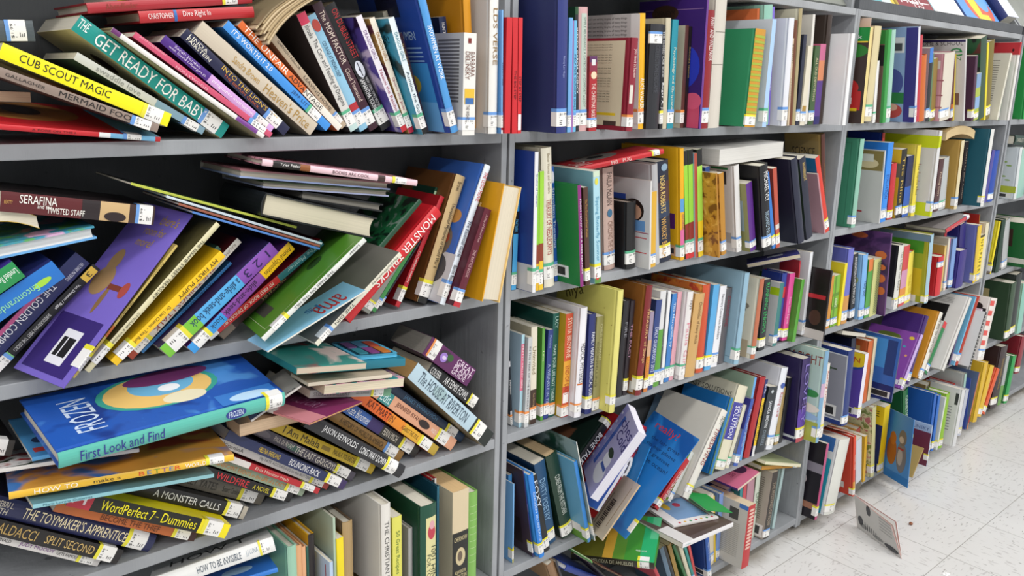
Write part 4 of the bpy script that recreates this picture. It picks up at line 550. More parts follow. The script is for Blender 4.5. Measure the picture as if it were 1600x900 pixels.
('green picture book with striped spine next to orange hardback',2,1,(.681,-.06,1.3051),(.9997,.0,.0233,.0),(.0433,.18,.2259),0,'h','c8902c','2f8a5e',N,'d8d2c2','y',(.87,.98),[],[],[('e','C',.45,.2,1.1,.55,'c0c0ba'),('r','S',.0,.03,1.0,.055,'a0b03a'),('r','S',.0,.085,1.0,.11,'a0b03a'),('r','S',.0,.14,1.0,.165,'a0b03a'),('r','S',.0,.195,1.0,.22,'a0b03a'),('r','S',.0,.25,1.0,.275,'a0b03a'),('r','S',.0,.305,1.0,.33,'a0b03a'),('r','S',.0,.36,1.0,.385,'a0b03a'),('r','S',.0,.415,1.0,.44,'a0b03a'),('r','S',.0,.47,1.0,.495,'a0b03a'),('r','S',.0,.525,1.0,.55,'a0b03a'),('r','S',.0,.58,1.0,.605,'a0b03a'),('r','S',.0,.635,1.0,.66,'a0b03a'),('r','S',.0,.69,1.0,.715,'a0b03a'),('r','S',.0,.745,1.0,.77,'a0b03a'),('r','S',.0,.8,1.0,.825,'a0b03a'),('r','S',.0,.855,1.0,.88,'a0b03a'),('r','S',.0,.91,1.0,.935,'a0b03a')]),
('white magazine with sky-blue spine next to green picture book',2,1,(.7485,-.0617,1.3032),(1.0,.0,.0028,.0),(.0167,.1683,.2519),0,'p','a8c8e8','c8ccd4',N,'d8d2c2','g'),
('violet thin paperback next to white magazine',2,1,(.8427,-.0117,1.3031),(.9989,.0,-.0473,-.0),(.0176,.151,.2877),0,'p','7a68c8','5a48a8',N,'d8d2c2',N,(.82,.95),[('ALL WE SHARE HERE',.35,.7,'e0d8f4',.25,.75)]),
('glossy white hardback next to violet thin paperback',2,1,(.8691,-.0433,1.3031),(.9997,.0,-.0243,-.0),(.024,.1695,.2624),0,'h','dfe0e6','d4d6dc',N,'d8d2c2','b'),
('black and white thin book set back',2,1,(.9925,.0488,1.3038),(.9986,.0,-.0534,-.0),(.0319,.0999,.2929),0,'p','2a2a2e','1a1a1c',N,'d8d2c2',N,(.82,.95),[],[(0,.06,'d86a3a')]),
('tan paperback with black title next to black and book',2,1,(.9014,-.038,1.3031),(.9991,.0,-.0414,-.0),(.0076,.1391,.2159),0,'p','c8b498','b09a7c',N,'d8d2c2',N,(.82,.95),[('TOUGH',.06,.28,'1a1614',.15,.9),('and Competent',.35,.8,'6a5a48',.2,.8)]),
('brown hardback next to tan paperback',2,1,(.9112,-.0367,1.3031),(.999,.0,-.0442,-.0),(.0169,.1492,.2601),0,'h','6a3a20','54301c'),
('cream hardback with olive spine next to brown hardback',2,1,(.9291,-.0362,1.3037),(.9993,.0,-.0365,-.0),(.014,.1486,.2879),0,'h','a89a72','c8c4ac'),
('navy narrow paperback next to cream hardback',2,1,(.9439,-.0361,1.3036),(.9999,.0,-.0109,-.0),(.0157,.1387,.2271),0,'p','20243a','181c2e',N,'d8d2c2','b'),
('cream picture-edged paperback next to navy narrow paperback',2,1,(.9598,-.0395,1.3033),(1.0,.0,.0041,.0),(.0222,.0833,.2007),0,'p','d8d0bc','c8c0aa',N,'d8d2c2','b',(.82,.95),[],[],[('r','S',.1,.05,.9,.25,'a8843a')]),
('torn white paperback next to cream picture-edged paperback',2,1,(1.0253,-.0156,1.3039),(.9995,.0,-.0306,-.0),(.0114,.1394,.2812),0,'p','dcd8d0','d0ccc4'),
('forest green paperback next to torn white paperback',2,1,(1.0375,-.0187,1.3031),(.9999,.0,-.0139,-.0),(.0256,.1413,.2045),0,'p','3f5a34','34502c',N,'d8d2c2','b',(.82,.95),[('ALL OLD DEVOTIONS',.15,.7,'d0c8a0',.3,.7)]),
('sunset purple paperback next to forest green paperback',2,1,(1.0657,-.0179,1.3033),(.9998,.0,-.0174,-.0),(.0293,.1414,.2099),0,'p','5a3a8a','b85a7a',N,'d8d2c2',N,(.82,.95),[],[(0,.2,'c86a90'),(.2,.45,'d88a60'),(.9,1.0,'2a2468')]),
('dark brown hardback next to sunset purple paperback',2,1,(1.096,-.018,1.3034),(.9998,.0,-.0178,-.0),(.0221,.1696,.2857),0,'h','3b2e28','352a25'),
('maroon flat-topped hardback set back next to dark brown hardback',2,1,(1.2274,.06,1.3031),(.9992,.0,-.0408,-.0),(.0271,.1,.2946),0,'h','6a1c26','5a1820'),
('white unmarked hardback next to maroon flat-topped hardback',2,1,(1.1189,-.0752,1.3032),(.9999,.0,-.0122,-.0),(.0173,.1808,.2387),0,'h','e8e8e8','e0e0e2'),
('black and sky-blue paperback next to navy hardback',2,2,(.001,.0,.9897),(1.0,.0,.0082,.0),(.0123,.13,.2028),0,'p','4aa4dc','1a1c20',N,'d8d2c2','g',(.82,.95),[('PARTNERS',.3,.42,'58a8d8',.2,.8)],[(0,.22,'3a98d8'),(.22,.44,'1c1c1e'),(.22,.26,'1c1c1e')]),
('navy hardback with white base next to black and sky-blue paperback',2,2,(.0205,-.0407,.9895),(1.0,.0,-.0073,-.0),(.0098,.1817,.277),0,'h','e4e4e6','1f3a8c',N,'d8d2c2','g',(.82,.95),[],[],[('r','C',.0,.0,1.0,.2,'c8c8cc'),('r','C',.3,.05,.75,.16,'3a3a40'),('t','S','Quality of Mothers',.3,.62,.8,.85,'2a3a7a',-90)]),
('rainbow-striped reader first of two next to navy hardback',2,2,(.0376,-.0321,.9895),(.9998,.0,-.019,-.0),(.0079,.1508,.2755),0,'p','8cc83a','1a1a1a',N,'d8d2c2','g',(.82,.95),[],[(0,.14,'161616'),(.66,.8,'8a3a24'),(.8,1.0,'e0b024')]),
('rainbow-striped reader second of two next to first striped reader',2,2,(.0464,-.0321,.9895),(.9999,.0,-.0173,-.0),(.0113,.1512,.2384),0,'p','9ad03a','1a1a1a',N,'d8d2c2','g',(.82,.95),[],[(.6,.75,'8a3a24'),(.75,1.0,'e8c02a')]),
('cream needlecraft treasury next to second striped reader',2,2,(.0699,-.0269,.9896),(.9992,.0,-.0409,-.0),(.0279,.1829,.2824),0,'h','e0dac6','ccc6b0',N,'d8d2c2','g',(.82,.95),[('Better Homes and Gardens',.04,.32,'8a7a5a',.45,.7),('TREASURY OF NEEDLECRAFTS',.36,.76,'a02a2e',.25,.75)]),
('blue school thesaurus next to cream needlecraft treasury',2,2,(.126,.004,.9895),(.9987,.0,-.0511,-.0),(.009,.1499,.2426),0,'p','2458a8','1d4888',N,'d8d2c2','b',(.82,.95),[('Schooltime Thesaurus',.18,.7,'d8e4f4',.15,.85)],[],[('e','S',.1,.86,.9,.96,'d8d8e0')]),
('green hardback with oval picture next to blue school thesaurus',2,2,(.1361,-.0617,.9895),(.9987,.0,-.0507,-.0),(.0095,.1701,.2108),0,'h','8a2a78','1f7a3c',N,'d8d2c2',N,(.82,.95),[('FROM MANY ONE,A FREE NATION',.1,.9,'e8e0e8',.25,.75)],[],[('e','C',.35,.28,1.1,.78,'24407a'),('r','C',.2,.06,.75,.18,'e8e8e8'),('r','C',.26,.08,.7,.16,'2a2a2a')]),
('brown paperback next to green hardback',2,2,(.1516,-.0613,.9895),(.9987,.0,-.0515,-.0),(.0132,.14,.2051),0,'p','4a2c20','3a2218',N,'d8d2c2','y',(.82,.95),[('The Two Good and Great Women',.12,.5,'c89a4a',.3,.7)]),
('pale aqua butterfly novel next to brown paperback',2,2,(.18,-.0606,.9895),(.9989,.0,-.0471,-.0),(.0187,.1477,.2359),0,'p','a8d0dc','7aaab8',N,'d8d2c2','y',(.82,.95),[('Sipping Butterfly Summer',.22,.8,'4a90b0',.2,.8)],[(0,.05,'c8d8c0'),(.86,1.0,'5a8a3a')],[('e','S',.2,.88,.7,.94,'d8d04a'),('e','S',.1,.03,.7,.1,'c83a34')]),
('dusty pink biography next to pale aqua butterfly novel',2,2,(.2923,.0125,.9895),(.9987,.0,-.05,-.0),(.0339,.1519,.2305),0,'h','c0a498','a88c80',N,'d8d2c2','b',(.82,.95),[('PAULA McLAIN',.05,.36,'4a3a34',.25,.7),('CIRCLING THE SUN',.52,.86,'8a6a5c',.3,.7)],[],[('e','S',.25,.52,.7,.6,'3a6a8a')]),
('plain black hardback next to dusty pink biography',2,2,(.3402,-.01,.9895),(.9994,.0,-.0353,-.0),(.0305,.15,.1534),0,'h','1a1a1b','18181a',N,'d8d2c2','g',(.72,.92)),
('white kids cover with star photo next to plain black hardback',2,2,(.3856,-.035,.9895),(.9993,.0,-.0371,-.0),(.0048,.18,.2019),0,'p','d8d6d4','d6d4d4',N,'d8d2c2',N,(.82,.95),[],[],[('r','C',.35,.55,1.0,.72,'c82a38'),('r','C',.4,.72,.95,.82,'3a5ab8'),('e','C',.1,.52,.45,.78,'2a1c18'),('e','C',.14,.54,.4,.72,'c89a80'),('r','C',.08,.42,.5,.54,'6a9ad0'),('r','C',.02,.4,.55,.41,'9a3a5a'),('t','C','GOOFIES',.45,.6,.95,.68,'f4e8e8',0),('r','C',.05,.34,1.0,.35,'c82a38'),('r','C',.05,.17,1.0,.18,'c82a38'),('t','C','READY BOOK!',.5,.26,.98,.31,'c82a38',0)]),
('yellow-edged thin paperback next to white kids cover',2,2,(.4048,-.0238,.9895),(.9993,.0,-.0362,-.0),(.0171,.1396,.175),0,'p','d8a834','d8d6d4',N,'d8d2c2','b'),
('pale grey hardback next to yellow-edged thin paperback',2,2,(.4348,-.0121,.9895),(.9976,.0,-.0695,-.0),(.0197,.1491,.2352),0,'h','b4b4b6','c0c0c2'),
('sunset beach bestseller next to pale grey hardback',2,2,(.461,-.0079,.9895),(.9967,.0,-.0806,-.0),(.0434,.1514,.2402),0,'h','1c2438','141a2a',N,'d8d2c2','y',(.82,.95),[('NORA ROBERTS',.14,.5,'e8c878',.15,.55),('WHISKEY BEACH',.55,.95,'d8a85a',.15,.55)],[(.2,.4,'4a3034'),(.4,.55,'2a3a54')],[('e','S',.3,.9,.8,.97,'8aa4b8')]),
('black hardback crosswise under the red dog book',2,2,(.2224,.0612,.99),(.9999,.0,.0143,.0),(.0163,.1201,.2123),0,'p','2a2f22','1c2418'),
('red pig and pug picture book lying on top',2,2,(.3688,-.0684,1.2531),(.6283,-.1517,-.7552,-.1094),(.0105,.1304,.2071),1,'h','c4242c','c02830',N,'d8d2c2','y',(.86,.95),[('PIG',.39,.46,'f0d8d0',.15,.85),('PUG',.52,.62,'f0d8d0',.15,.85)],[],[('e','C',.35,.35,1.0,.85,'8a8680'),('e','C',.55,.5,.8,.68,'1a1a1a'),('t','C','PIG',.1,.78,.5,.97,'e8d8d0',0)]),
('yellow hardback with purple square next to red pig book',2,2,(.5284,-.015,.9895),(.998,.0,-.0635,-.0),(.0148,.18,.2683),0,'h','e8ae1c','e8b01e',N,'d8d2c2','g',(.86,.97),[('GOING SOMEWHERE',.58,.72,'7a3a7a',.2,.8)],[(.44,.56,'5a9ad0'),(.72,.9,'d86a9a')],[('r','C',.1,.28,.65,.42,'5a2a6a'),('r','C',.08,.03,.5,.13,'d8a888'),('r','C',.12,.05,.4,.1,'3a3a40')]),
('lime and black graded reader first next to yellow hardback',2,2,(.5505,-.012,.9896),(.9972,.0,-.0754,-.0),(.0143,.15,.263),0,'p','96d040','1a1a1a',N,'d8d2c2','g',(.82,.95),[],[(0,.13,'161616'),(.67,.84,'8a2a20'),(.92,1.0,'c82a2e')]),
('lime and black graded reader second next to first lime reader',2,2,(.5658,-.012,.9897),(.9974,.0,-.0724,-.0),(.0176,.15,.264),0,'p','96d040','1a1a1a',N,'d8d2c2','g',(.82,.95),[],[(0,.13,'161616'),(.66,.84,'8a2a20'),(.92,1.0,'c82a2e')]),
('brick red thin reader next to second lime reader',2,2,(.5847,-.015,.9895),(.9974,.0,-.0727,.0),(.0102,.1494,.256),0,'p','b04a38','9ab8c8'),
('lime and yellow graded reader next to brick red thin reader',2,2,(.5974,-.015,.9895),(.9971,.0,-.0756,-.0),(.0192,.15,.2649),0,'p','a8d850','141414',N,'d8d2c2','g',(.82,.95),[],[(0,.15,'161616'),(.66,1.0,'e8c82a')]),
('dark blue mottled paperback next to lime and reader',2,2,(.6336,-.012,.9903),(.997,.0,-.0772,-.0),(.0175,.14,.2201),0,'p','244a8c','1d3c74',N,'d8d2c2','g',(.82,.95),[],[],[],('244a8c','16284c','5a8ac0',30)),
('mottled gold paperback first next to dark blue mottled paperback',2,2,(.6274,-.0526,.9913),(.9951,.0,-.0985,-.0),(.005,.1388,.2113),0,'p','b07a24','5a2a7a',N,'d8d2c2',N,(.82,.95),[],[],[],('c08a30','7a4a18','d8a850',40)),
('mottled gold paperback second next to first gold paperback',2,2,(.6619,-.0374,.9901),(.995,.0,-.1001,.0),(.0191,.1417,.2077),0,'p','b88228','a07020',N,'d8d2c2','b',(.82,.95),[],[],[],('c08a30','7a4a18','d8a850',40)),
('large white catalogue next to second gold paperback',2,2,(.7314,-.0362,.9895),(.9947,.0,-.103,-.0),(.0208,.1791,.2241),0,'h','dedcda','d2d0d0',N,'d8d2c2','b',(.82,.95),[],[],[('r','C',.15,.78,.3,.93,'3a3a3c'),('r','C',.12,.95,.4,.975,'2a7a4a'),('r','C',.1,.1,.5,.22,'a8a6a6')]),
('olive and purple comic next to large white catalogue',2,2,(.7654,-.0518,.9895),(.9909,.0,-.1342,-.0),(.0256,.14,.1821),0,'p','5a2a84','8a8a58',N,'d8d2c2','b',(.84,.94),[],[],[('r','C',.1,.3,.75,.75,'8a9aa0'),('e','C',.2,.35,.6,.55,'b88a50')]),
('thick black teen novel next to olive and purple comic',2,2,(.7993,-.0722,.9895),(.9919,.0,-.1273,-.0),(.035,.1619,.2266),0,'h','17181e','141418',N,'d8d2c2','b',(.82,.95),[('MICHAEL VEY',.08,.42,'e4e4e4',.3,.8),('RICHARD PAUL',.54,.84,'a8c0d0',.25,.7)]),
('bright blue thin paperback next to thick black teen novel',2,2,(.8514,-.0616,.9895),(.987,.0,-.1607,.0),(.0144,.1397,.2102),0,'p','2f78c8','2860a0',N,'d8d2c2','y'),
('brick red thin paperback next to bright blue thin paperback',2,2,(.8672,-.063,.9895),(.9919,.0,-.1272,-.0),(.0171,.1403,.2167),0,'p','b8503c','8a3c2e',N,'d8d2c2','y',(.82,.95),[],[(.7,.76,'d8d0c8')]),
('lime green hardback next to brick red thin paperback',2,2,(1.0075,-.0342,.9898),(.9899,.0,-.1419,-.0),(.0182,.1505,.2356),0,'h','86b81c','7fae1a',N,'d8d2c2','g',(.82,.95),[('MY LIFE AS A YOUTUBER',.34,.78,'1f3208',.25,.75)],[(0,.1,'6a2a80')],[('r','C',.0,.89,1.0,1.0,'5a2a6a')]),
('midnight hardback next to lime green hardback',2,2,(.9755,-.0666,.9895),(.9848,.0,-.1736,-.0),(.0298,.1483,.2428),0,'h','22263c','1c2034'),
('midnight paperback with gold lettering next to midnight hardback',2,2,(1.0464,-.0473,.9903),(.9838,.0,-.1795,-.0),(.03,.1416,.2403),0,'p','1e2236','181c2c',N,'d8d2c2',N,(.82,.95),[('AN EVERNIGHT',.06,.28,'d8b868',.3,.8)]),
('leaning pink thin book next to midnight paperback',2,2,(1.1902,-.02,.9895),(.9779,.0,-.2091,-.0),(.0067,.15,.1935),0,'p','b8868c','b08a94'),
('leaning red-spined picture book next to leaning pink thin book',2,2,(1.2073,-.015,.9895),(.9748,.0,-.2231,-.0),(.0216,.16,.2442),0,'p','d43a28','2a6a98',N,'d8d2c2','y'),
('tall brown biography at the back',2,2,(1.2427,.012,.9895),(.9927,.0,-.1203,-.0),(.0183,.12,.2912),0,'h','5a2e24','a8884c',N,'d8d2c2',N,(.82,.95),[('HOUSE OF LOVE',.3,.6,'8a6a3a',.3,.7)],[],[('r','C',.1,.0,1.0,.93,'ac8e58'),('t','C','SCIENCE',.2,.78,.8,.86,'3a2a1c',0)]),
('thick white catalogue lying on the row',2,2,(.9055,.11,1.2622),(-.0,.7215,-.0,-.6924),(.0383,.14,.2791),0,'p','dcdad6','d4d2ce',N,'d8d6d0'),
('slim black brain-teaser paperback next to black science book',2,3,(.0377,.0319,.6782),(.9992,.0,-.0394,-.0),(.0049,.1281,.2108),0,'p','1e2028','3a4048',N,'d8d2c2','o',(.88,.99),[('EYEMINDS',.34,.82,'e8e8e8',.2,.8)],[(.3,.36,'c8c8cc'),(.84,1.0,'c8c8cc')]),
('black science teacher quiz book next to slim black brain-teaser paperback',2,3,(.0946,.0635,.6784),(.9999,.0,-.017,-.0),(.0103,.1203,.1908),0,'p','18181c','141416',N,'d8d2c2','o',(.86,.99),[('ASK A SCIENCE TEACHER',.14,.84,'f0f0f0',.3,.9)],[],[('e','S',.2,.9,.8,.97,'3a6aa8')]),
('pink and powder-blue memoir next to black science book',2,3,(.0435,.0132,.6782),(1.0,.0,.0037,.0),(.0081,.1285,.2071),0,'p','e0708c','a0b8c8',N,'d8d2c2','o',(.82,.95),[('PRETTY VALLEY GIRL',.12,.58,'f8e8ec',.25,.8)],[(0,.1,'a8d0dc'),(.6,1.0,'a8ccd8')]),
('silver slim paperback next to pink and powder-blue memoir',2,3,(.0526,.0051,.6783),(.9999,.0,.0103,.0),(.0117,.1289,.2002),0,'p','c0c2c2','a8aaaa',N,'d8d2c2','o',(.82,.95),[('IN THE FEAR OF THE BIRTHDAY',.1,.8,'5a5a5c',.3,.7)]),
('cream novel with dark base next to silver slim paperback',2,3,(.0741,.0103,.6782),(.9999,.0,-.0106,-.0),(.0171,.1301,.219),0,'p','ded6c2','b0a890',N,'d8d2c2','o',(.82,.95),[('Uninvited',.2,.48,'8a7a5a',.25,.8),('Sue Corrigan',.68,.84,'b89a70',.3,.7)],[(.64,1.0,'3a2418')]),
('grass green paperback next to cream novel',2,3,(.1059,.0117,.6782),(1.0,.0,-.0082,-.0),(.0079,.1295,.211),0,'p','5a9a3e','4a8434',N,'d8d2c2','o',(.82,.95),[('Lilies',.1,.5,'cfe0b0',.2,.8)]),
('navy time-travel novel next to grass green paperback',2,3,(.1148,.0116,.6796),(.9999,.0,.0153,.0),(.0143,.1297,.2024),0,'p','2a3c80','24346c',N,'d8d2c2','o',(.82,.95),[('Madeleine',.06,.2,'8aa0d0',.25,.75),('A WRINKLE IN TIME',.38,.88,'a8b8d8',.25,.8)]),
('dark green life-plan guide next to navy time-travel novel',2,3,(.1329,.0148,.6784),(1.0,.0,.0084,.0),(.0186,.1604,.2365),0,'p','1c5a50','1a5048',N,'d8d2c2','o',(.86,.98),[('LACY',.03,.14,'b8d8d0',.3,.8),('MAKE YOUR LIFE NOT THEIRS',.3,.84,'c8e0d8',.25,.7)]),
('gold and red psychic memoir next to dark green life-plan guide',2,3,(.1538,-.0042,.6783),(1.0,.0,.0058,.0),(.0214,.161,.2366),0,'p','c8502c','b8941c',N,'d8d2c2','o',(.88,.99),[('SYLVIA BROWNE',.04,.42,'f0d0b8',.25,.85),('END OF DAYS',.5,.78,'a83428',.25,.8)],[(.45,.7,'e0a030'),(.9,1.0,'a8282a')],[('r','S',.1,.14,.9,.24,'f0ece8')]),
('white medical mysteries hardback next to gold and memoir',2,3,(.1762,-.0247,.6786),(.9999,.0,.0122,.0),(.0203,.1804,.2499),0,'h','e8e6ea','d8d4d8',N,'d8d2c2','o',(.87,.95),[('MEDICAL MYSTERIES',.32,.68,'3a3a3c',.25,.8)],[],[('r','S',.1,.3,.9,.315,'c86a2a')]),
('navy family health guide next to white medical mysteries hardback',2,3,(.2103,-.0245,.6781),(1.0,.0,-.0001,-.0),(.0209,.16,.2317),0,'h','27306c','262c64',N,'d8d2c2','y',(.82,.95),[('FAMILY HEALTH & MEDICAL GUIDE',.18,.86,'e4e6f0',.3,.75)]),
('olive counselling manual next to navy family health guide',2,3,(.2353,-.0209,.6782),(1.0,.0,.0019,.0),(.0218,.15,.2211),0,'p','918c5c','827d50',N,'d8d2c2','o',(.86,.99),[('CHILD RESEARCH',.08,.46,'d0cca0',.55,.85),('COUNSELLING',.1,.9,'6a6640',.15,.45)]),
('speckled yellow hardback with handwriting next to olive counselling manual',2,3,(.2582,-.0536,.6786),(.9999,.0,.0139,.0),(.0172,.19,.2824),0,'h','dcd478','d8d070',N,'d8d2c2','y',(.85,.93),[],[],[('t','C','niya',.55,.84,.85,.95,'5a5428',20),('e','C',.07,.05,.085,.058,'a08c3a'),('e','C',.33,.53,.345,.538,'a08c3a'),('e','C',.59,.11,.605,.118,'a08c3a'),('e','C',.85,.59,.865,.598,'a08c3a'),('e','C',.2,.17,.215,.178,'a08c3a'),('e','C',.46,.65,.475,.658,'a08c3a'),('e','C',.72,.23,.735,.238,'a08c3a'),('e','C',.07,.71,.085,.718,'a08c3a'),('e','C',.33,.29,.345,.298,'a08c3a'),('e','C',.59,.77,.605,.778,'a08c3a'),('e','C',.85,.35,.865,.358,'a08c3a'),('e','C',.2,.83,.215,.838,'a08c3a'),('e','C',.46,.41,.475,.418,'a08c3a'),('e','C',.72,.89,.735,.898,'a08c3a'),('e','C',.07,.47,.085,.478,'a08c3a'),('e','C',.33,.05,.345,.058,'a08c3a'),('e','C',.59,.53,.605,.538,'a08c3a'),('e','C',.85,.11,.865,.118,'a08c3a'),('e','C',.2,.59,.215,.598,'a08c3a'),('e','C',.46,.17,.475,.178,'a08c3a'),('e','C',.72,.65,.735,.658,'a08c3a'),('e','C',.07,.23,.085,.238,'a08c3a'),('e','C',.33,.71,.345,.718,'a08c3a'),('e','C',.59,.29,.605,.298,'a08c3a'),('e','C',.85,.77,.865,.778,'a08c3a'),('e','C',.2,.35,.215,.358,'a08c3a')]),
('tall black hardback next to speckled yellow hardback',2,3,(.3443,.0026,.6789),(.9998,.0,.0197,.0),(.0215,.1597,.2337),0,'h','232127','1e1c22',N,'d8d2c2',N,(.82,.95),[('FIRE',.2,.4,'8a8a92',.3,.7)]),
('black hardback with plum lettering next to tall black hardback',2,3,(.3668,.0024,.6788),(.9998,.0,.0222,.0),(.0152,.1603,.2303),0,'h','2a2028','201c22',N,'d8d2c2','y',(.82,.95),[('THE PACT',.15,.7,'b88aa0',.25,.75)]),
('brown leather-look songbook next to black hardback',2,3,(.3866,-.02,.6795),(.9995,.0,.0312,.0),(.0226,.19,.2665),0,'h','7a1f22','8a5626',N,'d8d2c2','y',(.82,.95),[('TREASURY of Songs',.2,.7,'d8b070',.25,.75)],[],[('r','C',.06,.02,.13,.12,'c8c8c4')]),
('sunlit portrait paperback next to brown leather-look songbook',2,3,(.4213,-.0136,.6785),(.9999,.0,.0154,.0),(.0143,.1483,.1997),0,'p','c8742a','5a3a30',N,'d8d2c2','y',(.82,.95),[('HUMAN CITY',.55,.85,'e8b83a',.2,.8)],[(0,.35,'9a8aa0'),(.35,.55,'c8a080')]),
('dark blue guideposts annual next to sunlit portrait paperback',2,3,(.4365,-.0115,.6795),(.9995,.0,.0325,.0),(.0214,.1504,.2238),0,'p','283c78','22325e',N,'d8d2c2','y',(.82,.95),[('DAILY GUIDEPOSTS 2012',.3,.8,'d0d8ec',.25,.8)]),
('white and green thin paperback next to dark blue guideposts annual',2,3,(.4681,-.0042,.6786),(.9999,.0,.0116,.0),(.0218,.1407,.2405),0,'p','d8d8d8','c8c8c8',N,'d8d2c2','b',(.82,.95),[],[(.4,1.0,'5a9a34')]),
('charcoal thin paperback next to white and paperback',2,3,(.4911,-.0031,.6782),(.9999,.0,.0112,.0),(.0061,.1402,.2334),0,'p','4a4c50','3a3c40',N,'d8d2c2','b',(.82,.95),[('Land of the Crossing',.2,.75,'c8c8c8',.25,.75)]),
('white slim hardback next to charcoal thin paperback',2,3,(.4981,-.0028,.6785),(.9999,.0,.0144,.0),(.0132,.1402,.2359),0,'h','e4e4e4','d0d0d0',N,'d8d2c2','b'),
('azure paperback next to white slim hardback',2,3,(.5162,.0,.6788),(.9998,.0,.0209,.0),(.0178,.14,.2256),0,'p','3a7cc0','2c64a0',N,'d8d2c2','g',(.82,.95),[('The Mercantile by',.1,.6,'d8e8f4',.25,.8)]),
('pink floral paperback next to azure paperback',2,3,(.5351,.0,.6789),(.9997,.0,.0253,-.0),(.0167,.14,.2273),0,'p','d8a0ac','c88a98',N,'d8d2c2','g',(.82,.95),[],[],[],('d8a0ac','8a4a5a','e8d0d0',30)),
('white hardback with pink script next to pink floral paperback',2,3,(.5587,-.015,.6792),(.9997,.0,.0251,.0),(.0225,.17,.2267),0,'h','e0dcda','dcd8d6',N,'d8d2c2','g',(.82,.95),[('rays',.1,.2,'5a4a4a',.25,.75),('Pauls Girl',.35,.85,'d88a98',.25,.8)]),
('tan antique hardback next to white hardback',2,3,(.5823,-.0167,.6813),(.9992,.0,.0407,.0),(.0393,.1492,.2161),0,'h','c8a064','b88a4c',N,'d8d2c2',N,(.82,.95),[('Chronicles of many deeds',.1,.6,'6a4a24',.3,.7)]),
('orange patterned hardback next to tan antique hardback',2,3,(.6377,-.0088,.6784),(1.0,.0,.0053,.0),(.0306,.1709,.2331),0,'h','c8502a','c85a2c',N,'d8d2c2','y',(.82,.95),[],[],[('r','S',.85,0,1.0,1,'d05a70')],('d87a34','b8402a','e0903a',38)),
('sky-blue paperback next to orange patterned hardback',2,3,(.6693,-.0096,.6793),(.9997,.0,.0238,.0),(.0256,.1501,.2278),0,'p','55a4d8','4590c0',N,'d8d2c2','y'),
('white spine with black title next to sky-blue paperback',2,3,(.7021,-.005,.68),(.9994,.0,.0338,.0),(.0284,.15,.2179),0,'p','e6e6ea','ccd0d8',N,'d8d2c2','b',(.82,.95),[('Recovery Convenient Shoulders',.1,.65,'2a2c34',.25,.75)]),
('grey cloth hardback next to white spine',2,3,(.7415,-.0001,.6796),(.9997,.0,.0235,.0),(.0326,.14,.2053),0,'h','5a585c','6a686c',N,'d8d2c2',N,(.82,.95),[('CANADIENNE',.1,.5,'8a2a3a',.3,.7)]),
('large powder-blue hardback next to grey cloth hardback',2,3,(.7751,-.0299,.6793),(.9996,.0,.028,.0),(.0213,.19,.2484),0,'h','90b4c8','8fb0c2',N,'d8d2c2','g',(.82,.95),[],[],[('r','C',.1,.07,.6,.075,'5a7a8a')]),
('cream hardback with line drawing next to large powder-blue hardback',2,3,(.8534,-.03,.679),(.9997,.0,.0239,.0),(.0198,.18,.2221),0,'h','b86a4a','dcd4c0',N,'d8d2c2','g',(.84,.94),[],[],[('e','C',.15,.6,.35,.68,'8a8070'),('e','C',.2,.56,.32,.62,'5a5448'),('r','C',.1,.0,.5,.22,'b8a488')]),
('black enigma book with green lettering next to cream hardback',2,3,(.9342,.0,.6781),(1.0,.0,-.0037,-.0),(.03,.14,.2059),0,'p','1a1f24','161a1e',N,'d8d2c2','y',(.82,.95),[('RUNNING ENIGMA',.05,.75,'3ab060',.25,.8)]),
('light grey paperback with lime label next to black enigma book',2,3,(1.0032,-.0009,.6791),(.9997,.0,.0249,.0),(.0211,.1505,.1851),0,'p','3a7a78','c8caca',N,'d8d2c2','b',(.82,.95),[],[],[('r','C',.0,.8,.2,.92,'a8c820')]),
('royal blue and red hardback next to light grey paperback',2,3,(1.0325,.0078,.6869),(.9999,.0,.016,.0),(.0259,.0694,.1999),0,'h','2a3f94','243680',N,'d8d2c2','y',(.82,.95),[],[(.2,.36,'c82a30')]),
('magenta paperback next to royal blue hardback',2,3,(1.0594,.0026,.6841),(.9999,.0,.0164,.0),(.0273,.0833,.1997),0,'p','d84a94','b83a7a',N,'d8d2c2','y',(.82,.95),[('Sweet Tooth Express',.35,.75,'f4d0e4',.25,.75)]),
('crimson thin hardback next to magenta paperback',2,3,(1.1288,.0074,.6831),(.9998,.0,-.0205,-.0),(.006,.0649,.2307),0,'h','b83440','9a2832',N,'d8d2c2','b'),
('leaf green thin paperback next to crimson thin hardback',2,3,(1.0874,-.014,.6796),(.999,.0,.0445,.0),(.0165,.1395,.1859),0,'p','58a03a','4a8a30'),
('white notebook next to leaf green thin paperback',2,3,(1.1545,-.0034,.6862),(1.0,.0,-.0005,-.0),(.0155,.1514,.2501),0,'p','e0e2e6','d4d6da',N,'d8d2c2','b'),
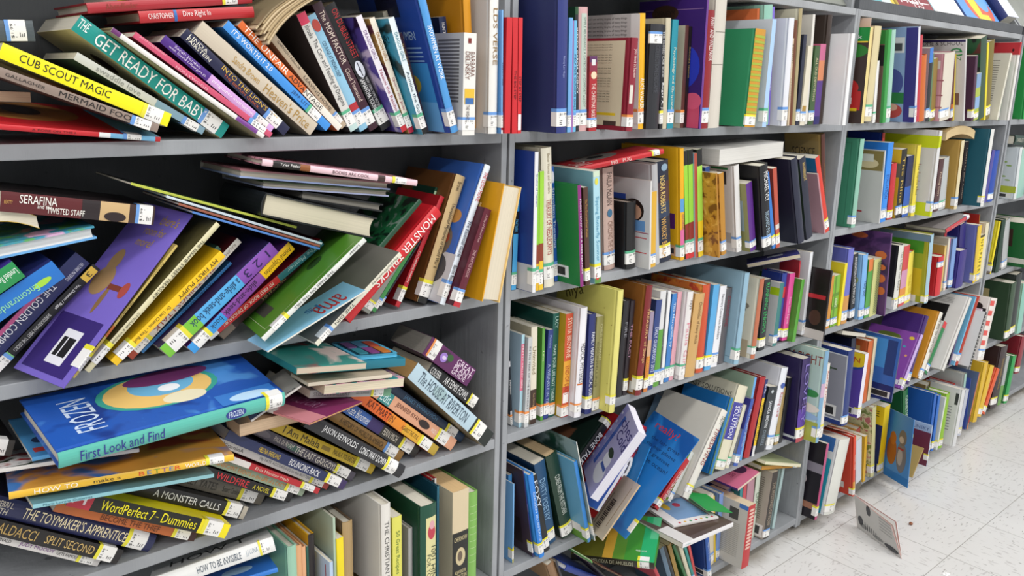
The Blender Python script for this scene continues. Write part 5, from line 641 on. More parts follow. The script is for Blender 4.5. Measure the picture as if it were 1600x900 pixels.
('spiral-bound dark green notebook leaning next to white notebook',2,3,(1.1814,.006,.6839),(.9908,.0,.1355,.0),(.0218,.1413,.1987),0,'p','26342f','24342c',N,'d8d2c2','y',(.82,.95),[],[],[('e','S',.2,.02,.8,.03,'d8d8d8'),('e','S',.2,.06,.8,.07,'d8d8d8'),('e','S',.2,.1,.8,.11,'d8d8d8'),('e','S',.2,.14,.8,.15,'d8d8d8'),('e','S',.2,.18,.8,.19,'d8d8d8'),('e','S',.2,.22,.8,.23,'d8d8d8'),('e','S',.2,.26,.8,.27,'d8d8d8'),('e','S',.2,.3,.8,.31,'d8d8d8'),('e','S',.2,.34,.8,.35,'d8d8d8'),('e','S',.2,.38,.8,.39,'d8d8d8'),('e','S',.2,.42,.8,.43,'d8d8d8'),('e','S',.2,.46,.8,.47,'d8d8d8'),('e','S',.2,.5,.8,.51,'d8d8d8'),('e','S',.2,.54,.8,.55,'d8d8d8'),('e','S',.2,.58,.8,.59,'d8d8d8'),('e','S',.2,.62,.8,.63,'d8d8d8'),('e','S',.2,.66,.8,.67,'d8d8d8'),('e','S',.2,.7,.8,.71,'d8d8d8'),('e','S',.2,.74,.8,.75,'d8d8d8'),('e','S',.2,.78,.8,.79,'d8d8d8'),('e','S',.2,.82,.8,.83,'d8d8d8'),('e','S',.2,.86,.8,.87,'d8d8d8'),('e','S',.2,.9,.8,.91,'d8d8d8'),('e','S',.2,.94,.8,.95,'d8d8d8')]),
('black and red book with group photograph',2,3,(1.17,-.0635,.6783),(1.0,.0,.0096,.0),(.0103,.1508,.2115),0,'h','1c1416','1a1214',N,'d8d2c2',N,(.82,.95),[],[],[('r','C',.05,.58,.95,.64,'b82a34'),('r','C',.0,.0,1.0,.14,'c8c0bc'),('e','C',.1,.2,.35,.42,'4a3028'),('e','C',.4,.2,.65,.42,'3a2420'),('e','C',.65,.22,.92,.42,'5a3a2e'),('r','C',.1,.68,.6,.95,'140c0e')]),
('purple-covered paperback lying across the row',2,3,(1.1523,.0394,.9387),(-.2592,.691,-.398,-.5449),(.0114,.1231,.1449),0,'p','d8cab0','3a3a8a',N,'d8cdb4',N,(.82,.95),[],[],[('r','C',.3,.3,.6,.6,'c8ccd8')]),
('light blue thin activity book next to pale blue book',2,4,(.0426,.039,.3573),(1.0,.0,-.0023,-.0),(.0101,.13,.2005),0,'p','4a94d4','3a7cb8',N,'d8d2c2','y',(.82,.95),[],[(.86,1.0,'e0cc4a')],[('e','S',.3,.1,.6,.13,'d8e8f4'),('e','S',.3,.18,.6,.21,'d8e8f4'),('e','S',.3,.26,.6,.29,'d8e8f4'),('e','S',.3,.34,.6,.37,'d8e8f4'),('e','S',.3,.42,.6,.45,'d8e8f4'),('e','S',.3,.5,.6,.53,'d8e8f4'),('e','S',.3,.58,.6,.61,'d8e8f4'),('e','S',.3,.66,.6,.69,'d8e8f4')]),
('pale blue and yellow thin book next to light blue book',2,4,(.0382,.015,.3556),(1.0,.0,-.0095,-.0),(.0034,.13,.1932),0,'p','7ab0e0','7ab0e0',N,'d8d2c2','y',(.82,.95),[],[(.8,1.0,'e0d050')]),
('indigo pet book next to pale blue book',2,4,(.0879,.0012,.3579),(.9962,.0,-.0868,-.0),(.0023,.1507,.2268),0,'p','2d2c74','3a2a34',N,'d8d2c2','y',(.82,.95),[('YOUR PET DOG',.25,.6,'d0d0e8',.25,.75)],[],[('r','C',.2,.1,.5,.4,'2a1c1c')]),
('bright blue hardback with white sticker next to indigo pet book',2,4,(.0974,-.0129,.3574),(.9949,.0,-.1004,-.0),(.0144,.1621,.2196),0,'h','2a80d8','3a90e0',N,'d8d2c2','y',(.82,.95),[('CHOSEN BLUEPEACE',.2,.8,'c8e0f8',.3,.7)]),
('black fox paperback next to bright blue hardback',2,4,(.1228,.0,.3559),(.9925,.0,-.1223,-.0),(.0177,.14,.2083),0,'p','16181c','121416',N,'d8d2c2','y',(.82,.95),[('FOXY',.06,.42,'e0e4e8',.2,.85)]),
('dark teal paperback next to black fox paperback',2,4,(.142,.015,.3558),(.9946,.0,-.104,-.0),(.0316,.1384,.224),0,'p','1e4a70','1a3c5a',N,'d8d2c2','y',(.82,.95),[('DIRTY POETRY',.2,.7,'8ab0d0',.25,.75)]),
('bottle green kitchen remedies hardback next to dark teal paperback',2,4,(.1929,.0087,.3599),(.9897,.0,-.1428,-.0),(.0348,.1613,.235),0,'h','1c3a2a','152c20',N,'d0b48a','y',(.84,.98),[('CURES FROM THE KITCHEN',.25,.72,'e0e4d8',.3,.75)]),
('pale blue picture hardback with grass base',2,4,(.231,-.0329,.3559),(.9915,.0,-.1303,-.0),(.0108,.1696,.2283),0,'h','3a86d0','6aa8c8',N,'d8d2c2','y',(.82,.95),[],[(.88,1.0,'4a86c0')],[('r','C',.0,.0,1.0,.17,'6a9a3a'),('r','C',.1,.1,.5,.2,'e0dcd8'),('r','C',.3,.82,.5,.84,'b8a040'),('r','C',.3,.72,.55,.74,'b8a040'),('r','C',.5,.6,.7,.64,'b8a040')]),
('straw-coloured hardback set back next to pale blue picture hardback',2,4,(.2598,.0341,.3556),(.9931,.0,-.1173,-.0),(.0094,.1185,.2472),0,'h','c8be88','c4ba84'),
('tall nature photograph hardback next to straw-coloured hardback',2,4,(.248,-.0382,.3575),(.99,.0,-.1412,-.0),(.0027,.178,.2811),0,'h','d8d8d0','4a6a60',N,'d8d2c2','y',(.82,.95),[],[],[],('8aa0a0','1f4a3a','3a6a8a',8)),
('dark skeleton-tale hardback with black spine',2,4,(.2378,.0234,.5361),(.9059,.0,.4236,.0),(.0262,.1638,.1356),0,'h','17181a','14261f',N,'d8d2c2','y',(.02,.14),[('BONE TALK',.3,.95,'f0f0f0',.2,.85)],[],[],('14261f','0c1210','6a4430',12)),
('lavender snowman magazine next to dark skeleton-tale hardback',2,4,(.3077,.0423,.489),(.3252,.2462,-.1026,.9073),(.021,.1521,.191),1,'p','d8d4e8','a8a4d0',N,'e4e2ec',N,(.82,.95),[],[],[('r','C',.0,.0,.2,1.0,'8a88c8'),('r','C',.22,.2,.34,.9,'3a5ab0'),('e','C',.45,.12,.95,.38,'dcdce8'),('e','C',.5,.32,.85,.52,'e4e4f0'),('e','C',.5,.46,.8,.56,'2a3a2a'),('r','C',.55,.3,.85,.35,'3a58a8'),('t','C','ches',.3,.8,.95,.93,'2a2470',0),('t','C','Cold',.4,.66,.98,.79,'2a2470',0),('e','C',.04,.08,.1,.12,'d8d8f0'),('e','C',.04,.21,.1,.25,'d8d8f0'),('e','C',.04,.34,.1,.38,'d8d8f0'),('e','C',.04,.47,.1,.51,'d8d8f0'),('e','C',.04,.6,.1,.64,'d8d8f0'),('e','C',.04,.73,.1,.77,'d8d8f0'),('e','C',.04,.86,.1,.9,'d8d8f0')]),
('white-paged magazine behind the snowman one next to lavender snowman magazine',2,4,(.2571,.0334,.4288),(.0,.3984,.0,.9172),(.0119,.0708,.1306),1,'p','e4e6ee','3a62b4',N,'e8e8f0'),
('cream paperback with barcode back next to white-paged magazine',2,4,(.2745,.0055,.3625),(.2893,.342,.033,.8934),(.003,.1143,.1509),1,'p','c8a878','d8c8ae',N,'c8a878',N,(.82,.95),[],[],[('r','C',.1,.12,.85,.38,'d8c8ae'),('r','C',.75,.2,.78,.9,'a88a5c'),('r','C',.25,.1,.5,.112,'2a2422'),('r','C',.25,.13,.5,.15,'2a2422'),('r','C',.25,.16,.5,.18,'2a2422'),('r','C',.25,.19,.5,.202,'2a2422'),('r','C',.25,.22,.5,.24,'2a2422'),('r','C',.25,.25,.5,.27,'2a2422'),('r','C',.25,.28,.5,.292,'2a2422'),('r','C',.25,.31,.5,.33,'2a2422'),('r','C',.25,.34,.5,.36,'2a2422'),('r','C',.25,.37,.5,.382,'2a2422'),('r','C',.25,.4,.5,.42,'2a2422'),('r','C',.25,.43,.5,.45,'2a2422'),('r','C',.25,.46,.5,.472,'2a2422'),('r','C',.25,.49,.5,.51,'2a2422'),('r','C',.25,.52,.5,.54,'2a2422'),('r','C',.25,.55,.5,.562,'2a2422'),('r','C',.25,.58,.5,.6,'2a2422'),('r','C',.12,.12,.15,.7,'8a7a68')]),
('red hardback with white disc next to cream paperback',2,4,(.2976,-.0067,.3768),(.9596,.0,.2814,-.0),(.0285,.1481,.2529),0,'h','a81f26','b02026',N,'d8d2c2',N,(.82,.95),[('THE LIFE',.02,.28,'4a0c10',.15,.9),('WEEDS SANDS',.88,.99,'a8242a',.2,.8)],[],[('e','S',.05,.45,.95,.68,'ece8e6'),('e','S',.3,.5,.6,.64,'5a5658'),('r','S',.0,.0,1.0,.14,'e8e0de')]),
('navy paperback with orange patch next to red hardback',2,4,(.3969,.0115,.3662),(.9558,.0,.2941,-.0),(.0187,.1413,.1852),0,'p','22245c','1c1e4c',N,'d8d2c2',N,(.82,.95),[('MONSOON SMALL OCEAN',.3,.85,'b8b8d8',.2,.5)],[(.06,.2,'e0942a')]),
('bright blue paperback with gold bands next to navy paperback',2,4,(.3391,-.0328,.3708),(.9657,.0,.2598,.0),(.0042,.1387,.1964),0,'p','2a84c8','2470ac',N,'d8d2c2',N,(.82,.95),[('Tony and the Underwater Sea',.1,.7,'c8dcec',.5,.85)],[],[('r','S',.6,.1,.75,.6,'d8b83a')]),
('large blue ocean picture book next to bright blue paperback',2,4,(.3104,-.0779,.3574),(.9281,.052,.3432,-.1351),(.0023,.19,.2933),0,'h','1f6cb4','2a80c8',N,'d8d2c2','y',(.82,.96),[],[],[('t','C','really?',.3,.86,.8,.95,'c8303a',0),('t','C','the last great',.1,.78,.75,.82,'14305a',0),('t','C','on our planet',.1,.72,.75,.76,'14305a',0),('t','C','the greatest',.1,.66,.75,.7,'14305a',0),('t','C','of the ocean!',.1,.6,.75,.64,'14305a',0),('e','C',.55,.3,.75,.42,'6a5a50'),('e','C',.58,.32,.72,.4,'a8988a')],('2a80cc','1a58a4','58a8e0',6)),
('red-spined western reader next to large blue book',2,4,(.465,-.0409,.3716),(.9072,.0,.4206,.0),(.0209,.1592,.1532),0,'h','b0242c','8a1a20',N,'d8d2c2','y',(.82,.95),[('WESTERN NATURE RED',.2,.8,'e8d8d4',.2,.8)]),
('white and lime thin booklet next to red-spined western reader',2,4,(.5287,-.0298,.3654),(.9477,.0,.3192,.0),(.0162,.1389,.1403),0,'p','d0d4d0','8ab03a',N,'d8d2c2','b'),
('blue-grey ears picture book next to white and booklet',2,4,(.6221,.0198,.3682),(.9685,-.0,.2489,.0),(.0261,.1613,.2024),0,'h','8fb0cc','88a8c4',N,'d8d2c2',N,(.82,.95),[],[],[('t','C','Ears',.1,.72,.45,.86,'1a2430',0),('e','C',.5,.75,.8,.9,'1a1c22')]),
('large white timesaving cookbook next to blue-grey ears picture book',2,4,(.5624,-.0544,.3729),(.9546,.0,.2978,.0),(.0303,.1909,.2505),0,'h','dedad0','cac6bc',N,'d8d2c2','y',(.85,.94),[('TASTY',.06,.16,'4a4440',.25,.75),('TIMESAVING',.2,.62,'8a2a28',.2,.8)]),
('teal-blue hardback with lime stripe next to large white timesaving cookbook',2,4,(.7387,-.0081,.3638),(.9862,-.0,.1653,.0),(.0164,.1589,.2185),0,'h','8aa84a','1a6cb0',N,'d8d2c2',N,(.82,.95),[],[],[('r','S',0,0,.5,1,'2a78b8')]),
('cream and purple sugar diet hardback next to teal-blue hardback',2,4,(.7609,-.0121,.3743),(.9863,.0,.1648,-.0),(.0488,.1711,.2409),0,'h','dcd6bc','c8c4b0',N,'d8d2c2','g',(.88,.97),[('THE SUGAR',.22,.5,'d8d8f0',.6,.85),('SOLUTION',.24,.62,'f0f0fa',.15,.6)],[(.2,.64,'40409a')],[('t','C','FAST SOLUTIONS',.1,.84,.95,.9,'2a2a2a',0),('t','C','AND MORE!',.1,.76,.4,.82,'2a2a2a',0)]),
('cream thin booklet next to cream and hardback',2,4,(.8094,-.01,.3627),(.9855,.0,.1695,.0),(.0163,.1295,.1845),0,'p','d8d4bc','b8b49c',N,'d8d2c2','g'),
('purple and grey hardback next to cream thin booklet',2,4,(.8401,-.0178,.3618),(.9908,.0,.1355,.0),(.0223,.1583,.196),0,'h','3a58a8','8a8c9c',N,'d8d2c2','b',(.82,.95),[('Sixty Centuries of Growth',.15,.7,'c8d4f0',.25,.75)],[],[('r','C',.0,.55,1.0,1.0,'2a2a78')]),
('pale green hardback with light blue spine',2,4,(.887,-.0044,.3601),(.9972,.0,.0753,.0),(.0114,.1687,.2462),0,'h','6aa8e0','a0b8a4'),
('red hardback next to pale green hardback',2,4,(.9005,-.011,.3663),(.9954,.0,.096,.0),(.0309,.1599,.2392),0,'h','a8242a','8a1a20'),
('navy and yellow guide next to red hardback',2,4,(.9406,-.0075,.3583),(.9971,.0,.0766,.0),(.0133,.159,.2314),0,'p','1f2a68','1a2254',N,'d8d2c2',N,(.82,.95),[('Be Fit',.06,.18,'e8e8f4',.25,.8),('TREACHEROUS TRAILS',.3,.8,'2a2a10',.25,.8)],[(.24,.86,'e8c018'),(.86,1.0,'d8d8d8')]),
('black thriller with white lettering next to navy and yellow guide',2,4,(.9565,-.0108,.3673),(.9952,.0,.0977,.0),(.0461,.1399,.198),0,'p','20272e','1a2026',N,'d8d2c2',N,(.82,.95),[('SANDRA BROWN',.22,.62,'e8ecf0',.2,.8),('OVERKILL',.66,.9,'8a98a4',.25,.75)],[],[('e','S',.3,.9,.6,.95,'b8c0c4')]),
('glossy white hardback with red script next to black thriller',2,4,(1.0092,-.0149,.3623),(.9965,.0,.0833,.0),(.0362,.1714,.2485),0,'h','e0e2e8','ccced6',N,'d8d2c2','b',(.82,.95),[('Raising Cane',.3,.6,'b03a3a',.25,.75)],[],[('e','S',.2,.75,.8,.82,'3a58a8')]),
('tan scenic thin paperback next to glossy white hardback',2,4,(1.0665,-.005,.3583),(.9996,.0,.0278,.0),(.0204,.1406,.1797),0,'p','a8905c','6a5a3a',N,'d8d2c2','g',(.82,.95),[],[],[],('a8905c','4a5a2a','c8b888',20)),
('black thin hardback next to tan scenic thin paperback',2,4,(1.0879,-.0052,.3575),(.999,.0,.0446,.0),(.0205,.14,.2046),0,'p','16181c','101216'),
('deep purple love-song hardback next to black thin hardback',2,4,(1.1363,-.0373,.3561),(.9998,.0,-.0216,-.0),(.0452,.169,.2678),0,'h','3a2a60','241c48',N,'d8d2c2','y',(.82,.95),[('LOVELY',.05,.8,'8a78c0',.25,.75)],[(.6,.85,'5a3a9a'),(.85,1.0,'b04a50')],[('r','C',.05,.04,.95,.07,'c8ccd0'),('r','C',.3,.5,.8,.51,'5a4a80'),('r','C',.3,.53,.8,.54,'5a4a80'),('r','C',.3,.56,.8,.57,'5a4a80'),('r','C',.3,.59,.8,.6,'5a4a80'),('r','C',.3,.62,.8,.63,'5a4a80'),('r','C',.3,.65,.8,.66,'5a4a80'),('r','C',.3,.68,.8,.69,'5a4a80')]),
('pale green picture book about a team',2,4,(1.1817,-.0736,.3556),(1.0,.0,.0,.0),(.0236,.1818,.2923),0,'h','7aa4c4','b4ccc4',N,'d8d2c2','b',(.82,.95),[],[(.35,.5,'c8a8c0')],[('t','C','TEAM EIGHT',.05,.83,.95,.93,'8a3428',0),('r','C',.0,.0,1.0,.22,'a4ac4a'),('e','C',.0,.3,.9,.42,'e8e0d0'),('e','C',.1,.45,1.1,.6,'8ab0d4'),('e','C',.05,.48,.3,.56,'3a8a4a'),('e','C',.0,.22,1.0,.32,'98b8d8')]),
('white and red thin picture book',2,4,(1.2284,-.06,.3556),(1.0,.0,-.0089,-.0),(.0176,.14,.2403),0,'p','e0d8d0','c8c0b8',N,'d8d2c2','y',(.82,.95),[('Reading Trouble',.1,.6,'b83a30',.2,.8)]),
('navy blue hardback with barcode next to cream paperback',2,5,(.7456,-.03,.046),(.9942,.0,-.1076,-.0),(.0167,.13,.1585),0,'h','2c5aa8','22468a',N,'d8d2c2','b',(.78,.96),[('Legendary Dogs',.2,.6,'b8c8e0',.25,.75)],[],[('r','C',.08,.04,.8,.16,'dcdcdc'),('r','C',.14,.06,.7,.14,'3a3a3c')]),
('cream paperback on the bottom shelf next to navy blue hardback',2,5,(.8033,.01,.046),(.9974,.0,-.0715,-.0),(.0232,.119,.2349),0,'p','d8ccb0','bcae8c',N,'d8d2c2','b'),
('ochre book next to cream paperback',2,5,(.8332,.013,.0466),(.9965,.0,-.0834,-.0),(.0082,.1287,.226),0,'p','d8b83a','c8a830'),
('lavender-blue hardback next to ochre book',2,5,(.8423,.0148,.046),(.9998,.0,-.0176,-.0),(.0203,.1389,.2161),0,'h','7a94c8','6a88bc',N,'d8d2c2','b'),
('white and navy paperback next to lavender-blue hardback',2,5,(.9148,.0404,.0464),(.9998,.0,-.0223,-.0),(.0195,.1311,.198),0,'p','d8dae0','2a3466',N,'d8d2c2','b',(.82,.95),[],[(.0,.3,'3a3a6a')]),
('gold and cream paperback next to white and navy paperback',2,5,(.9351,.0402,.046),(.9998,.0,-.0181,-.0),(.0164,.1305,.1768),0,'p','c8a86a','d8ccb4',N,'d8d2c2','b'),
('teal slim paperback low on the row',2,5,(.9588,.0207,.0463),(.9994,.0,-.0356,-.0),(.0138,.1191,.2023),0,'p','2f8a90','28747a'),
('red slim paperback low on the row',2,5,(.9735,.0205,.0462),(.9996,.0,-.0291,-.0),(.0169,.1191,.2012),0,'p','c8505a','a83a44'),
('mauve slim paperback next to red slim paperback',2,5,(.9912,.0203,.0464),(.9998,.0,-.0203,-.0),(.0375,.1191,.206),0,'p','b88a98','a07888'),
('sage and white chance novel next to mauve slim paperback',2,5,(1.0288,.0201,.0464),(1.0,.0,.0092,.0),(.0237,.13,.2202),0,'h','d0d8c8','8a9078',N,'d8d2c2',N,(.82,.95),[('CHANCE',.3,.65,'5a7a5a',.2,.8)]),
('taupe hardback with dense back text next to sage and novel',2,5,(1.0536,-.008,.0485),(.9993,.0,.0384,.0),(.0322,.1515,.2192),0,'p','3a342f','a8a094',N,'d8d0c0','b',(.85,.97),[('THE MYSTERIES OF NOW',.15,.8,'a89a88',.25,.75)],[],[('r','C',.05,.02,.7,.2,'dcd8d4'),('r','C',.12,.05,.6,.17,'3a3a3a'),('r','C',.15,.28,.85,.288,'5a5248'),('r','C',.15,.31,.85,.318,'5a5248'),('r','C',.15,.34,.85,.348,'5a5248'),('r','C',.15,.37,.85,.378,'5a5248'),('r','C',.15,.4,.85,.408,'5a5248'),('r','C',.15,.43,.85,.438,'5a5248'),('r','C',.15,.46,.85,.468,'5a5248'),('r','C',.15,.49,.85,.498,'5a5248'),('r','C',.15,.52,.85,.528,'5a5248'),('r','C',.15,.55,.85,.558,'5a5248'),('r','C',.15,.58,.85,.588,'5a5248'),('r','C',.15,.61,.85,.618,'5a5248'),('r','C',.15,.64,.85,.648,'5a5248'),('r','C',.15,.67,.85,.678,'5a5248'),('r','C',.15,.7,.85,.708,'5a5248'),('r','C',.15,.73,.85,.738,'5a5248'),('r','C',.15,.76,.85,.768,'5a5248'),('r','C',.15,.79,.85,.798,'5a5248'),('r','C',.15,.82,.85,.828,'5a5248'),('r','C',.15,.85,.85,.858,'5a5248'),('r','C',.15,.88,.85,.888,'5a5248')]),
('pale aqua hardback next to taupe hardback',2,5,(1.1353,.01,.0478),(.9981,.0,.0612,.0),(.0144,.13,.2011),0,'h','a8c0c0','a0b8b8'),
('white booklet with red patterned spine next to pale aqua hardback',2,5,(.8627,-.0586,.0472),(.9999,.0,.0172,.0),(.0362,.1502,.1963),0,'p','b8282c','c8c4bc',N,'d8c8a8',N,(.82,.95),[],[],[('e','S',.15,.3,.85,.34,'e0b8a8'),('e','S',.15,.355,.85,.395,'e0b8a8'),('e','S',.15,.41,.85,.45,'e0b8a8'),('e','S',.15,.465,.85,.505,'e0b8a8'),('e','S',.15,.52,.85,.56,'e0b8a8'),('e','S',.15,.575,.85,.615,'e0b8a8'),('e','S',.15,.63,.85,.67,'e0b8a8'),('e','S',.15,.685,.85,.725,'e0b8a8'),('e','S',.15,.74,.85,.78,'e0b8a8'),('e','S',.15,.795,.85,.835,'e0b8a8'),('e','S',.15,.85,.85,.89,'e0b8a8'),('e','S',.15,.905,.85,.945,'e0b8a8'),('r','C',.2,.72,.4,.9,'4a4a48'),('r','C',.0,.93,.2,1.0,'4a7ac0'),('r','C',.15,.15,.7,.156,'9a968e'),('r','C',.15,.18,.7,.186,'9a968e'),('r','C',.15,.21,.7,.216,'9a968e'),('r','C',.15,.24,.7,.246,'9a968e'),('r','C',.15,.27,.7,.276,'9a968e'),('r','C',.15,.3,.7,.306,'9a968e'),('r','C',.15,.33,.7,.336,'9a968e'),('r','C',.15,.36,.7,.366,'9a968e'),('r','C',.15,.39,.7,.396,'9a968e'),('r','C',.15,.42,.7,.426,'9a968e'),('r','C',.15,.45,.7,.456,'9a968e'),('r','C',.15,.48,.7,.486,'9a968e'),('r','C',.15,.51,.7,.516,'9a968e'),('r','C',.15,.54,.7,.546,'9a968e'),('r','C',.15,.57,.7,.576,'9a968e'),('r','C',.15,.6,.7,.606,'9a968e'),('r','C',.15,.63,.7,.636,'9a968e'),('r','C',.15,.66,.7,.666,'9a968e')]),
('pink and purple book lying on the row',2,5,(.866,-.02,.278),(-.4496,.4496,.5458,.5458),(.0075,.1088,.15),1,'p','4a2a78','c86a88',N,'d8ccb8',N,(.82,.95),[],[],[('t','C',"Boy's For King",.3,.3,.6,.85,'7a2a4a',90),('e','C',.6,.2,.95,.5,'4a2a4a')]),
('cream booklet on the flat pile at the end',2,5,(1.2085,.1273,.2613),(.0,-.5822,.0,.813),(.0104,.1497,.2228),0,'p','e0dcc0','a8b088',N,'e0dabc'),
('orange art book in the flat pile at the end',2,5,(1.2434,.0024,.2303),(.7911,.0,-.6117,-.0),(.0118,.1002,.2314),1,'p','d8982a','d8c878',N,'d8d2c2','b',(.82,.95),[('The Art of Being',.5,.85,'5a3a10',.25,.75)]),
('white puzzle magazine with umbrella art next to orange art book',2,5,(.6283,-.1185,.3166),(.7308,-.0792,-.674,-.073),(.0058,.15,.1488),1,'m','e0dcd8','e4e0de',N,'d8d2c2',N,(.82,.95),[],[],[('r','C',.15,.12,.85,.8,'7a9ac0'),('r','C',.12,.1,.88,.12,'a83a6a'),('e','C',.5,.6,.8,.75,'d8b030'),('e','C',.55,.35,.7,.5,'b0304a'),('e','C',.03,.08,.08,.13,'c83a4a'),('e','C',.03,.2,.08,.25,'3a8a4a'),('e','C',.03,.32,.08,.37,'d8a83a'),('e','C',.03,.44,.08,.49,'c83a4a'),('e','C',.03,.56,.08,.61,'3a8a4a'),('e','C',.03,.68,.08,.73,'d8a83a'),('e','C',.03,.8,.08,.85,'c83a4a')]),
('green plastic folder with curled edge next to white puzzle magazine',2,5,(.6696,-.132,.3243),(.7709,-.1626,-.6026,-.1271),(.002,.13,.0792),1,'m','1f8a3e','1c9a44'),
('thick glossy magazine with castle cover next to green plastic folder',2,5,(.6488,-.15,.3008),(.7356,.0,-.6774,-.0),(.0128,.16,.2113),1,'p','e2e0e0','5a4a44',N,'d8d2c2',N,(.82,.95),[('teal guide',.05,.15,'2a8a90',.3,.6)],[],[('r','C',.1,.2,.8,.8,'4a362c'),('e','C',.3,.3,.7,.6,'2c2420'),('r','C',.85,.0,1.0,.5,'7a5a9a'),('r','C',.0,.8,.5,1.0,'d8d4d0'),('r','C',.6,.05,.85,.22,'a83a2a')]),
('yellow thin book under the glossy magazine',2,5,(.6561,-.14,.2921),(.7431,.0,-.6692,-.0),(.0023,.14,.2139),1,'m','e8d028','d8c020'),
('green geometric cookbook next to yellow thin book',2,5,(.3612,-.1307,.2803),(.5548,-.2859,-.6765,-.391),(.0225,.1623,.2013),1,'h','2c2a1c','3f8a34',N,'c8bc9c','y',(.8,.94),[('MELODIA DE ANUELOS',.25,.75,'c8c8a8',.25,.75)],[],[('r','C',0,.62,1,1,'5a5a1c'),('r','C',0,.5,1,.62,'c89a34'),('r','C',0,.36,1,.5,'5a8a2a'),('r','C',0,.18,1,.36,'3f8a2e'),('r','C',0,0,1,.18,'2aa868'),('r','C',.5,0,1,.1,'58b884'),('t','C','MEDINA',.12,.18,.32,.24,'f0f0e8',90),('t','C','EDICION',.12,.11,.32,.17,'f0f0e8',90)]),
('tan and brown hardback at the row start',2,5,(.1464,-.01,.2695),(.9823,.0,-.1874,-.0),(.0213,.14,.0596),0,'h','8a6a4c','9a7a58'),
('dark grey book leaning next to tan and brown hardback',2,5,(.1796,-.0122,.2509),(.9801,.0,-.1985,-.0),(.0055,.1397,.0845),0,'h','3a3c44','6a5a4a'),
('navy hardback with curved white pages next to dark grey book',2,5,(.3032,-.028,.212),(.8837,.0,-.4681,-.0),(.0144,.1503,.1698),1,'h','233a86','1f3478',N,'dcdcda'),
('light green folded sheet next to navy hardback',2,5,(.2154,-.0627,.3232),(.9692,.0,-.2463,-.0),(.0021,.1187,.01),0,'m','6ab058','78b868'),
('black hardback half buried in the pile',2,5,(.2886,-.0511,.2436),(.9274,.0,-.374,-.0),(.006,.054,.1063),1,'h','1a1618','24141a'),
('maroon book with tan page edge',2,5,(.3584,-.0259,.2216),(.0,-.4437,.0,.8962),(.0036,.0539,.1601),0,'h','4a1a18','4a1c1a',N,'c8b088'),
('rose-red hardback with gold stamping next to maroon book',2,5,(.5167,-.03,.1371),(.9652,.0,-.2615,-.0),(.0102,.15,.0844),0,'h','b83a48','b03848',N,'d8d2c2',N,(.82,.95),[],[],[('e','C',.2,.3,.6,.6,'c8903a'),('e','C',.25,.33,.55,.57,'b03848')]),
('blue-grey leaning paperback next to rose-red hardback',2,5,(.6077,-.0122,.046),(.9786,.0,-.2058,-.0),(.0147,.1298,.1831),0,'p','5a7488','3f5868',N,'d8d2c2','b'),
('charcoal leaning paperback next to blue-grey leaning paperback',2,5,(.6294,-.0093,.046),(.9762,.0,-.2169,.0),(.0103,.1301,.1835),0,'p','1c1e20','16181a'),
('old gold leaning paperback next to charcoal leaning paperback',2,5,(.6415,-.0086,.046),(.9796,.0,-.2007,-.0),(.0136,.1302,.1766),0,'p','9a7a34','7a6028',N,'d8d2c2','y'),
('bottle green leaning hardback next to old gold',2,5,(.6771,-.0114,.046),(.9685,.0,-.2491,-.0),(.0092,.1398,.1789),0,'h','2f6a3c','2a6236',N,'d8d2c2',N,(.82,.95),[],[],[('e','C',.3,.3,.7,.6,'7a9a5a')]),
('cream leaning hardback next to bottle green',2,5,(.6883,-.0108,.046),(.9751,.0,-.2216,-.0),(.013,.1399,.1654),0,'h','d4ccb4','c8c0a4'),
('sea green leaning paperback next to cream leaning hardback',2,5,(.7036,-.0105,.046),(.9772,.0,-.2125,-.0),(.0096,.1299,.1636),0,'p','2f8a84','28766e',N,'d8d2c2','b'),
('coral leaning paperback next to sea green',2,5,(.7148,-.0074,.046),(.983,.0,-.1834,.0),(.0093,.1303,.1547),0,'p','c84a48','a83c3a'),
('race car board book next to thick oatmeal hardback',3,1,(1.3086,-.03,1.3031),(.9997,.0,-.0244,-.0),(.017,.18,.2669),0,'B','e0cc88','3f302c',N,'e0cc88',N,(.82,.95),[],[],[('r','C',.0,.86,1.0,1.0,'1f8a3e'),('t','C','A NASCAR',.3,.94,.85,.98,'f0f0f0',0),('t','C','Book',.1,.885,.45,.925,'f0f0f0',0),('r','C',.02,.845,.98,.86,'e8c83a'),('e','C',.0,.68,.7,.84,'2f7a30'),('e','C',.1,.25,.9,.5,'b82a28'),('r','C',.05,.14,.98,.34,'b82a28'),('r','C',.1,.13,1.0,.16,'e0c020'),('e','C',.45,.4,.7,.48,'d8d8d4'),('r','C',.2,.2,.35,.27,'e8e8e8'),('r','C',.65,.18,.8,.25,'3a3030'),('t','C','s!',.35,.6,.75,.72,'e86a28',0)]),
('thick oatmeal hardback next to race car board book',3,1,(1.3417,-.026,1.3086),(.9999,.0,-.01,-.0),(.0409,.1592,.2672),0,'h','d4c69a','ccbe94',N,'d8d2c2','g'),
('peach book with black bird next to thick oatmeal hardback',3,1,(1.339,-.02,1.3031),(.9989,.0,-.0476,-.0),(.0023,.16,.2941),0,'p','e0c4b4','dcc0ae',N,'d8d2c2',N,(.82,.95),[],[],[('e','C',.4,.9,.75,.96,'1c1c20'),('e','C',.2,.89,.4,.93,'d8704a')]),
('white slim paperback beside the oatmeal book next to peach book',3,1,(1.4003,-.0196,1.3033),(.9984,.0,-.0564,-.0),(.0168,.1412,.1786),0,'p','e4e2e0','c8c4c0',N,'d8d2c2','g'),
